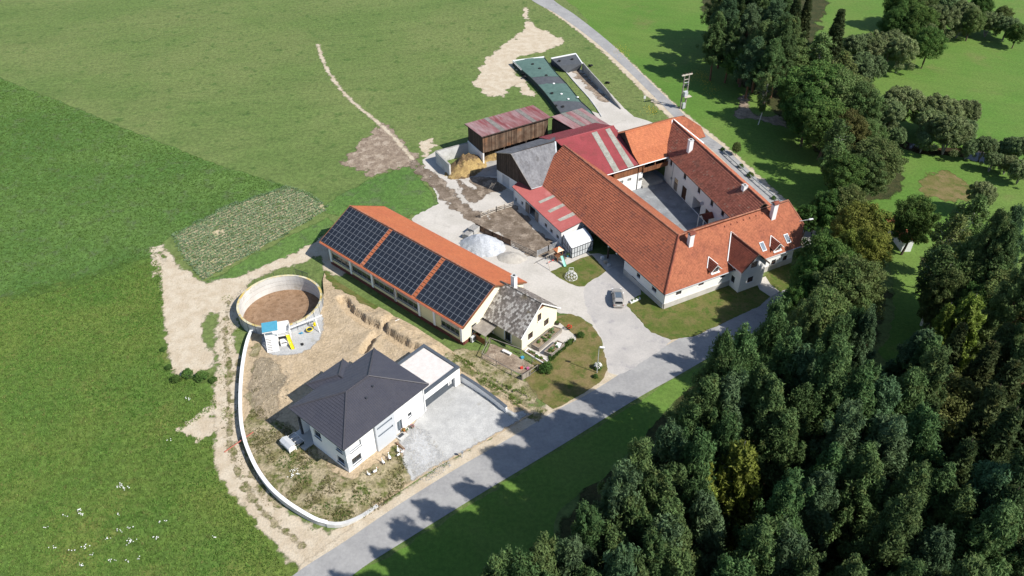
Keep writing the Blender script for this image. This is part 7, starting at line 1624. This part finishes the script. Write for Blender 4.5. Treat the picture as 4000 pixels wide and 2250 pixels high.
# wood right of the farmhouse
for kd,x,y,h,w in (('oak',3165,808,6.5,.9),('oak',3205,785,7,.9),('oak',3255,752,9,.9),('green',3330,735,10,.9),('lime',3385,808,13,1.05),('lime',3345,905,11,.8),('lime',3415,905,12,.75),('oak',3235,930,14,.75),('oak',3195,1000,12,.7),('oak',3280,985,13,.8),('oak',3598,785,11,.95),('birch',3797,770,16,1.1),('birch',3745,835,15,1.1),('pine',3905,858,18,.9),('pineblue',3972,845,18,.9),('pine',3945,905,17,.9),('green',3370,1020,15,.85),('green',3320,1060,14,1.0),('birch',3725,965,15,1.2),('birch',3790,925,14,1.1),('green',3730,1060,13,.7),('larch',3813,1150,17,1.0),('larch',3720,1190,15,.75),('green',3950,1100,14,1.0),('green',3890,1010,14,1.0),('oak',3860,1120,13,.9),('spruce',3950,1260,19,1.1),('spruce',3890,1330,18,1.1),('spruce',3985,1400,20,1.2),('oak',3170,1080,11,.7),('oak',3120,1130,10,.65),('green',3242,1163,15,.9),('pine',3170,1190,16,.9),('pine',3340,1228,17,.85),('pineblue',3395,1245,17,.75),('pine',3290,1250,17,.95),('pineblue',3606,1300,17,1.0),('pine',3640,1330,17,.95),('spruce',3760,1280,17,1.0),('green',3830,1230,13,.9),('oak',3760,1110,11,.8)): T(kd,x,y,h,'mid',w)
# wood below the road
for kd,x,y,h,w in (('pine',3046,1222,15,.8),('pine',2926,1326,14,.8),('pine',2828,1348,14,.75),('pine',3079,1342,17,.9),('pineblue',3160,1390,17,.95),('pine',3242,1397,17,.95),('pine',2763,1495,17,.95),('pineblue',2872,1512,17,1.0),('pine',2970,1488,18,1.0),('pine',3008,1535,18,.9),('pineblue',2633,1698,16,.85),('pine',2501,1780,15,.85),('pineblue',2425,1855,15,.85),('pine',2317,2000,13,.8),('pine',2115,2155,13,.7),('pineblue',2208,2150,13,.7),('pine',1965,2200,12,.6),('pine',2030,2205,12,.65)): T(kd,x,y,h,'edge',w)
for kd,x,y,h,w in (('pine',3133,1558,18,.95),('pine',3367,1492,19,.95),('pineblue',3470,1515,18,1.0),('pine',3579,1495,18,1.0),('pine',3662,1440,17,.95),('olive',3742,1500,14,1.0),('larch',2921,1722,17,1.05),('larch',2758,1872,14,.9),('larch',2735,1775,13,.6),('pine',3062,1640,18,.9),('pineblue',3300,1620,18,.95),('pineblue',3497,1672,18,1.0),('pine',3606,1640,18,.95),('pine',3688,1835,18,1.0),('spruce',3797,1722,18,1.1),('pineblue',3193,1880,17,1.0),('pine',3110,1910,15,.9),('pine',2616,1968,15,.85),('pineblue',2779,2004,16,.95),('pine',2981,2098,16,.95),('pineblue',3073,2112,16,.95),('olive',3416,2117,13,.9),('pineblue',3661,2104,17,1.0),('pine',3943,2017,18,1.0),('pine',3177,2208,15,.9),('pine',3525,2006,17,.95),('pine',3769,1940,17,.95),('green',2393,2040,13,.8),('pine',2507,2035,15,.85),('pineblue',2590,2058,15,.85),('pine',2507,2220,14,.85),('pine',2660,2180,15,.9),('pine',2880,2230,15,.9),('pine',3330,2230,15,.9),('pine',3560,2240,15,.9),('pine',3840,2200,16,.95),('pine',3400,1800,17,.95),('pine',3280,1760,17,.9),('pine',2830,1640,16,.9),('pine',2690,1600,15,.8),('pine',3580,1870,17,.95),('pineblue',3890,1880,17,.95),('spruce',3960,1620,19,1.2),('spruce',3900,1520,19,1.2),('spruce',4020,1780,20,1.2),('spruce',3985,1900,19,1.2),('pine',2350,2260,13,.8),('pine',2060,2330,14,.8),('pine',2210,2350,14,.85),('pine',2420,2400,15,.9),('pine',2700,2400,16,.9),('pine',3000,2400,16,.95),('pine',3300,2400,16,.95),('pine',3600,2400,16,.95),('pine',3900,2380,17,1.0),('pine',1880,2370,14,.8),('pine',1700,2420,14,.8),('pine',4120,2100,18,1.0),('pine',4150,1700,18,1.0),('spruce',4130,1450,19,1.1),('pine',4130,1200,18,1.0),('pine',4080,1000,17,1.0)): T(kd,x,y,h,'low',w)
for kd,x,y,h,w in (('pine',2560,1880,14,.9),('pine',2480,1960,14,.9),('pine',2400,2100,13,.9),('pineblue',2300,2140,13,.85),('pine',2270,2240,13,.9),('pine',2140,2290,13,.9),('pine',2640,1830,15,.9),('pine',2720,1740,15,.9),('pineblue',2440,2180,13,.9),('pine',2580,2130,14,.9),('pine',2000,2420,13,.9),('pine',1820,2480,13,.9),('pineblue',2160,2430,13,.9),('pine',2800,1600,15,.9),('pine',2880,1420,15,.8),('pine',2720,1900,15,.9),('pine',2640,2060,15,.9)): T(kd,x,y,h,'low',w)
# single trees and bushes given by their foot
T('green',2873,607,3.4,'yard',.8,True,'small round young tree on the meadow above the guard rail')
T('bush',2893,655,1.1,'yard',1,True,'dark bush at the upper part of the guard rail'); T('bush',2930,690,1.2,'yard',1.1,True,'dark bush in the middle of the guard rail'); T('bush',3022,778,.9,'yard',1,True,'low bush at the lower end of the guard rail')
T('bush',2822,588,.9,'yard',1,True,'low dark bush at the upper end of the guard rail')
for k,(x,y,h) in enumerate(((690,1488,1.3),(735,1470,1.5),(790,1478,1.6),(835,1490,1.0),(660,1440,.9),(640,1370,.8))): T('bush',x,y,h,'yard',1.1,True,'wild bush beside the bare soil strip, %s from the left'%['third','fourth','fifth','last','second','first'][k])
T('bush',2134,1448,1.9,'yard',1.0,True,'round bright green shrub at the corner of the chicken run'); T('bush',2268,1316,1.2,'yard',.9,True,'low dark shrub at the end of the garden paving'); T('bush',2222,1345,.9,'yard',.9,True,'pale green clipped plant on the paving by the small bed')
T('bush',2335,1440,1.3,'yard',.9,True,'flowering white bush at the foot of the lawn lamp'); T('bush',2325,1475,.8,'yard',.9,True,'low grey green bush below the lawn lamp')
ORD=['leftmost','second','third','fourth','fifth','sixth','seventh','eighth','ninth','tenth','eleventh','twelfth','thirteenth','fourteenth','fifteenth','sixteenth','seventeenth','eighteenth','nineteenth','twentieth']+[a+b for a in('twenty-','thirty-','forty-','fifty-','sixty-','seventy-') for b in('first','second','third','fourth','fifth','sixth','seventh','eighth','ninth')]
from collections import defaultdict
bucket=defaultdict(list)
for i,tt_ in enumerate(trees): bucket[(LOOK[tt_[0]][0],tt_[4])].append(i)
rank={}
for key,ids in bucket.items():
    ids.sort(key=lambda i:trees[i][1])
    for k,i in enumerate(ids): rank[i]=(k,len(ids))
cnt=defaultdict(int)
for i,(kd,px,py,h,zone,wd,base,lab) in enumerate(trees):
    fac=HFAC[zone] if kd in('pine','pineblue','spruce','larch') else (HFAC[zone]-1)*.5+1
    if zone in('edge','low') and kd in('pine','pineblue','larch'):
        h2=(27. if zone=='edge' else 25.5)+rnd.uniform(-1.5,1.5); wd=(.66+.10*rnd.random())*(1.0 if kd!='larch' else .95)*(h/16)**.5; h=h2
    else: h*=fac; wd/=fac**.95
    if zone in('top','stream') and kd not in('willow','spruce'): wd*=1.4 if kd in('pine','pineblue') else 1.25
    p_=G(px,py,0) if base else G(px,py,h*.98); p_.z=0
    var=PROTO[kd]; h0,tme,cme=var[cnt[kd]%len(var)]; cnt[kd]+=1
    k,nk=rank[i]; lb_=lab or (LOOK[kd][0]+' '+ZONES[zone]+(', '+(ORD[k]+' from the left' if k else 'leftmost of them') if nk>1 else ''))
    if zone in('yard','stream','far') or kd in('larch','lime','birch','oak','green','olive','spruce') or True:
        t=thing(TN[kd],p_,lb_,LOOK[kd][1],'trees '+ZONES[zone] if not base else None,rnd.random()*6.283); s=h/h0; t.scale=(s*wd,s*wd,s*(1+rnd.uniform(-.03,.03)))
        t['local']=1
        a=bpy.data.objects.new('trunk',tme); b=bpy.data.objects.new('crown',cme); C.objects.link(a); C.objects.link(b); a.parent=t; b.parent=t
        if lab and 'flowering white' in lab:
            m_=MB(); rs=np.random.RandomState(3)
            for q in range(70):
                d_=rs.normal(size=3); d_/=np.linalg.norm(d_); m_.ico((d_[0]*1.5,d_[1]*1.5,1.3+abs(d_[2])*1.6),.2,0)
            m_.build('blossom','flower_white',t)
# ---------------------------------------------------------------- ground cover
def scatter_in(polys,n,rs,minus=(),inset=.15):
    P=[catmull(p,2,True) for p in polys]; bb=bbox(P,0); out=[]
    X=rs.uniform(bb[0],bb[1],n*3); Y=rs.uniform(bb[2],bb[3],n*3); d=np.full(X.shape,1e9)
    for p in P: d=np.minimum(d,sdf(p,X,Y))
    k=d<-inset; X,Y=X[k][:n],Y[k][:n]; return X,Y
def grass(name,X,Y,Z,h,wd,matn,rs,per=3,label=None,cat=None,lean=.5):
    N=len(X)*per; x=np.repeat(X,per)+rs.normal(size=N)*wd*1.2; y=np.repeat(Y,per)+rs.normal(size=N)*wd*1.2; z=np.repeat(Z,per) if not np.isscalar(Z) else np.full(N,Z)
    a=rs.rand(N)*6.283; hh=h*(.5+.8*rs.rand(N)); s=wd*(.6+.8*rs.rand(N)); c_,si=np.cos(a),np.sin(a); l=lean*hh*rs.rand(N)*1.6
    b=rs.rand(N)*6.283
    v=np.stack([np.stack([x-c_*s,y-si*s,z-.02],1),np.stack([x+c_*s,y+si*s,z-.02],1),np.stack([x+np.cos(b)*l,y+np.sin(b)*l,z+hh],1)],1).reshape(-1,3)
    t=np.clip(np.repeat(rs.rand(len(X)),per)*.6+rs.rand(N)*.4,0,1); o=link(name,mesh_tris(name,v,t,matn)); o['kind']='stuff'; tag(o,label,cat); return o
rs=np.random.RandomState(21)
RF=[ov((-150,800),(0,765),(150,730),(300,686),(396,655),(412,720),(412,800),(405,860),(425,935),(470,955),(530,985),(545,1030),(455,1085),(535,1110),(545,1190),(600,1262),(680,1362),(728,1449),(735,1520),(-150,1520))]
X,Y=scatter_in(RF,42000,rs); grass('tall_grass',X,Y,.01,.20,.085,'leaf_grass',rs,3,'uncut rough green meadow growth at the lower left','grass')
CF=[ov((-100,150),(0,197),(150,256),(330,330),(560,418),(715,470),(640,500),(500,566),(428,594),(392,634),(398,660),(300,690),(150,735),(0,770),(-100,800))]
X,Y=scatter_in(CF,30000,rs); grass('forage_crop',X,Y,.01,.16,.10,'leaf_shrub',rs,3,'dense dark green forage crop in the left field','crop',.8)
# weeds in the house garden and along the tracks
GW=[gp((975,1650),(985,1560),(1000,1470),(1020,1500),(1050,1640),(1130,1680),(1240,1780),(1360,1890),(1440,1850),(1520,1790),(1565,1740),(1600,1870),(1500,1985),(1420,2030),(1310,2050),(1200,2015),(1080,1930),(1000,1830),(965,1740))]
X,Y=scatter_in(GW,5000,rs); k=fbm(X,Y,.45)>.05; X,Y=X[k],Y[k]; grass('garden_weeds',X,Y,zplot(X,Y),.28,.06,'leaf_dry',rs,3,'dry yellow green weeds in the new house garden','weeds')
X,Y=scatter_in(GW,2600,rs); k=fbm(X+40,Y,.35)>.27; X,Y=X[k],Y[k]; grass('garden_weeds',X,Y,zplot(X,Y),.26,.06,'leaf_grass',rs,4,'green weed patches in the new house garden','weeds')
EDG=[ov((535,760),(615,740),(612,900),(625,1160),(700,1280),(830,1345),(820,1360),(690,1290),(600,1190),(560,1100),(545,900))]
X,Y=scatter_in(EDG,4000,rs); k=fbm(X,Y,.5)>.22; X,Y=X[k],Y[k]; grass('track_weeds',X,Y,.02,.16,.05,'leaf_grass',rs,3,'sparse grass tufts on the pale dirt track','weeds')
EC=[ov((545,860),(560,780),(590,760),(590,880),(600,1000),(606,1100),(640,1210),(720,1300),(700,1310),(610,1220),(560,1120),(548,1000))]
X,Y=scatter_in(EC,2600,rs); k=np.abs(fbm(X,Y,.5))<.16; X,Y=X[k],Y[k]; grass('track_weeds',X,Y,.02,.12,.06,'leaf_dry',rs,3,'yellowish weeds along the middle of the dirt track','weeds')
ST=[gp((1730,1385),(1800,1410),(1900,1480),(2050,1580),(2030,1600),(1900,1520),(1780,1440)),gp((1700,1365),(1780,1385),(1850,1420),(2000,1500),(2080,1560),(2060,1575),(1900,1470),(1780,1410))]
X,Y=scatter_in(ST,3500,rs); k=fbm(X,Y,.6)>.05; X,Y=X[k],Y[k]; grass('verge_grass',X,Y,.06+zplot(X,Y)*.6,.25,.06,'leaf_grass',rs,3,'rough grass strip between garage and chicken run','grass')
BR=[gp(*[zc(x,y) for x,y in ((720,830),(860,690),(1010,590),(1062,610),(900,740),(760,870))])]
X,Y=scatter_in(BR,500,rs); grass('flower_border',X,Y,.05,.45,.09,'leaf_shrub',rs,5,'green flower border along the garden paving','border plants')
# vegetable rows
vd=(VEG[2]-VEG[0]).normalized(); vn_=Vector((-vd.y,vd.x,0)); cv=[];rv=[]
us_=[(p_-VEG[0]).dot(vd) for p_ in VEG]; ns_=[(p_-VEG[0]).dot(vn_) for p_ in VEG]
r_=min(ns_)
while r_<max(ns_):
    u_=min(us_)
    while u_<max(us_):
        p_=VEG[0]+vd*u_+vn_*(r_+rs.normal()*.05); q=float(sdf(VEG,np.array([p_.x]),np.array([p_.y]))[0]); g_=float(fbm(np.array([p_.x]),np.array([p_.y]),.22)[0])
        if q<-.3 and g_+.010*(p_.x+60)>-.22+.25*rs.rand()-.35: cv.append((p_.x,p_.y,.16)); s=.24+.16*rs.rand(); rv.append((s*1.15,s*1.15,s*.8))
        u_+=.36
    r_+=.85
v,t=cloud(rs,cv,rv,20,.17,1.4,.6,.8,.4); o=link('vegetable_rows',mesh_tris('vegetable_rows',v,t,'leaf_cabbage')); o['kind']='stuff'; tag(o,'rows of blue green cabbages and weeds in the vegetable plot','vegetables')
# wild flowers in the rough meadow
fl=MB()
for (x,y,n_) in ((310,1990,10),(320,2005,8),(463,1895,8),(480,1900,8),(497,1912,4),(470,2010,3),(505,2060,6),(465,2070,5),(610,2100,7),(508,2110,9),(425,2105,5),(330,2135,8),(500,2125,4),(205,2140,4),(440,2190,7),(500,2190,4),(548,2180,4),(320,2205,6),(250,2010,4),(645,2030,3),(835,2095,3),(360,2170,4),(620,2035,3),(175,2060,4),(280,2150,3),(735,1560,6),(660,1715,4),(1150,1835,12),(1140,1860,10),(1160,1850,8)):
    for k in range(n_):
        q=G(x+rs.normal()*7,y+rs.normal()*4,.4 if x<900 else .9); s_=.035+.04*rs.rand(); fl.add([q+Vector((-s_,-s_,0)),q+Vector((s_,-s_,.02)),q+Vector((s_,s_,0)),q+Vector((-s_,s_,.02))],[(0,1,2,3)])
o=fl.build('wild_flowers','flower_white'); o['kind']='stuff'; tag(o,'small clusters of white wild flowers in the rough meadow','flowers')
fy=MB()
for k in range(500):
    c0=((2740,300),(2760,315),(2735,285),(2700,300),(2547,428),(2430,200),(2780,350))[k%7]; q=G(c0[0]+rs.normal()*16,c0[1]+rs.normal()*12,.12); s_=.09; fy.add([q+Vector((-s_,-s_,0)),q+Vector((s_,-s_,0)),q+Vector((0,s_,0))],[(0,1,2)])
o=fy.build('meadow_flowers','flower_yellow'); o['kind']='stuff'; tag(o,'yellow flowers scattered in the meadow beside the pole','flowers')
# clods and stones
cl=MB()
X,Y=scatter_in([gp((1000,1420),(1080,1420),(1140,1480),(1140,1540),(1100,1650),(1010,1650),(985,1560),(985,1480))],700,rs); Z=zplot(X,Y)
for x,y,z in zip(X,Y,Z): cl.ico((x,y,z+.01),.05+.15*rs.rand()**3,0,.35,sq=(1,1,.6))
o=cl.build('soil_clods','clod'); o['kind']='stuff'; tag(o,'dry broken soil clods behind the curved wall','soil')
cl=MB()
X,Y=scatter_in([gp((1590,1740),(1620,1670),(1660,1690),(1740,1770),(1770,1820),(1660,1890),(1610,1860))],900,rs); Z=zplot(X,Y)
for x,y,z in zip(X,Y,Z): cl.ico((x,y,z+.02),.03+.05*rs.rand(),0,.3)
o=cl.build('coarse_stones','block'); o['kind']='stuff'; tag(o,'loose grey stones on the gravel before the new house','stones')
cl=MB(); 
for c0,r0_,k in ((hc,0,0),):
    pass
X,Y=scatter_in([gp((1340,1170),(1480,1230),(1560,1260),(1720,1360),(1700,1390),(1560,1330),(1400,1240))],260,rs); Z=zplot(X,Y)
for x,y,z in zip(X,Y,Z): cl.ico((x,y,z),.06+.14*rs.rand()**2,0,.35,sq=(1,1,.7))
o=cl.build('trench_clods','dug'); o['kind']='stuff'; tag(o,'sandy soil clods along the trench','soil')
# ================================================================ cyclist
cb=G(2916,1312,.035); rzc=R(215)
def skin(name,verts,edges,rad,m,parent,sub=2):
    me=bpy.data.meshes.new(name); me.from_pydata(verts,edges,[]); me.materials.append(MAT[m]); o=link(name,me,parent)
    md=o.modifiers.new('skin','SKIN'); md.use_smooth_shade=True
    if not me.skin_vertices: return o
    for i,r_ in enumerate(rad): me.skin_vertices[0].data[i].radius=(r_,r_)
    me.skin_vertices[0].data[0].use_root=True
    s=o.modifiers.new('sub','SUBSURF'); s.levels=1; s.render_levels=sub; return o
bike=thing('bicycle',cb,'dark bicycle ridden on the shaded road beside the wood','bicycle',rz=rzc); bike['local']=1
for x,nm in ((-.5,'rear'),(.55,'front')):
    m_=MB(); torus(m_,(0,0,0),.33,.025,20,6); wo_=m_.build('wheel','rubber',bike,smooth=True); wo_.matrix_basis=Matrix.Translation((x,0,.35))@Matrix.Rotation(R(90),4,'X')
    sp_m=MB(); 
    for k in range(8): a=k*math.pi/8; sp_m.tube([(math.cos(a)*.32,math.sin(a)*.32,0),(-math.cos(a)*.32,-math.sin(a)*.32,0)],.004,3)
    sp_m.build('spokes','galv',wo_)
fr2=MB(); [fr2.tube([a,b],.022,6) for a,b in (((-.5,0,.35),(-.12,0,.32)),((-.12,0,.32),(.40,0,.72)),((-.12,0,.32),(-.2,0,.85)),((-.2,0,.80),(.38,0,.82)),((-.5,0,.35),(-.2,0,.78)),((.55,0,.35),(.38,0,.92)))]; fr2.build('frame','anthracite',bike)
MB().tube([(.34,-.28,1.0),(.40,-.1,.98),(.40,.1,.98),(.34,.28,1.0)],.016,6).build('handlebar','anthracite',bike); MB().box((-.22,0,.90),(.26,.16,.06)).build('saddle','rubber',bike)
for y in (-.1,.1): MB().box((-.12+(.12 if y>0 else -.12),y,.32+(-.12 if y>0 else .1)),(.1,.08,.03)).build('pedal','anthracite',bike)
per=thing('person',cb,'person in a pale blue shirt and dark trousers riding a bicycle','person',rz=rzc); per['local']=1
vb=[(-.18,0,1.0),(-.08,0,1.18),(.02,0,1.36),(.06,0,1.46),(.09,0,1.56),(.11,0,1.66),(.12,0,1.76)]; eb=[(0,1),(1,2),(2,3),(3,4),(4,5),(5,6)]; rb2=[.13,.14,.14,.06,.06,.095,.085]
def addch(root,pts,rs_):
    pi=root
    for p_,r_ in zip(pts,rs_): vb.append(p_); rb2.append(r_); eb.append((pi,len(vb)-1)); pi=len(vb)-1
    return pi
for sg_ in (-1,1):
    w0=addch(2,[(.04,.17*sg_,1.38),(.17,.23*sg_,1.18),(.31,.25*sg_,1.06),(.34,.26*sg_,1.03)],[.065,.045,.034,.036])
    for q in range(4): addch(w0,[(.385,(.235+.022*q)*sg_,1.035),(.40,(.235+.022*q)*sg_,1.0)],[.010,.009])
    addch(w0,[(.35,.225*sg_,1.01),(.365,.22*sg_,.985)],[.011,.010])
    kx=.18 if sg_>0 else .14; ft_=(-.02,.1*sg_,.24) if sg_>0 else (-.22,.1*sg_,.45)
    addch(0,[(-.16,.09*sg_,.97),(kx,.11*sg_,.80 if sg_>0 else .92),(ft_[0],ft_[1],ft_[2]+.06),(ft_[0]+.15,ft_[1],ft_[2])],[.09,.065,.045,.04])
skin('body',vb,eb,rb2,'skin',per)
skin('shirt',[(-.17,0,1.02),(-.08,0,1.18),(.02,0,1.36),(.04,0,1.44),(.04,-.18,1.39),(.13,-.225,1.24),(.04,.18,1.39),(.13,.225,1.24)],[(0,1),(1,2),(2,3),(2,4),(4,5),(2,6),(6,7)],[.155,.165,.165,.08,.085,.068,.085,.068],'shirt_pale',per)
skin('trousers',[(-.18,0,1.02),(-.16,.09,.97),(.18,.11,.80),(-.02,.1,.34),(-.16,-.09,.97),(.14,-.11,.92),(-.22,-.1,.55)],[(0,1),(1,2),(2,3),(0,4),(4,5),(5,6)],[.15,.11,.08,.06,.11,.08,.06],'trousers_dark',per)
MB().ico((.10,0,1.78),.112,2,0,sq=(1.05,.92,.85)).build('hair','hair_brown',per,smooth=True)
MB().box((.222,0,1.68),(.03,.03,.05)).build('nose','skin',per)
for y in (-.035,.035): MB().ico((.205,y,1.715),.013,0).build('eye','dark_void',per)
MB().box((.208,0,1.635),(.02,.05,.012)).build('mouth','beak_red',per)
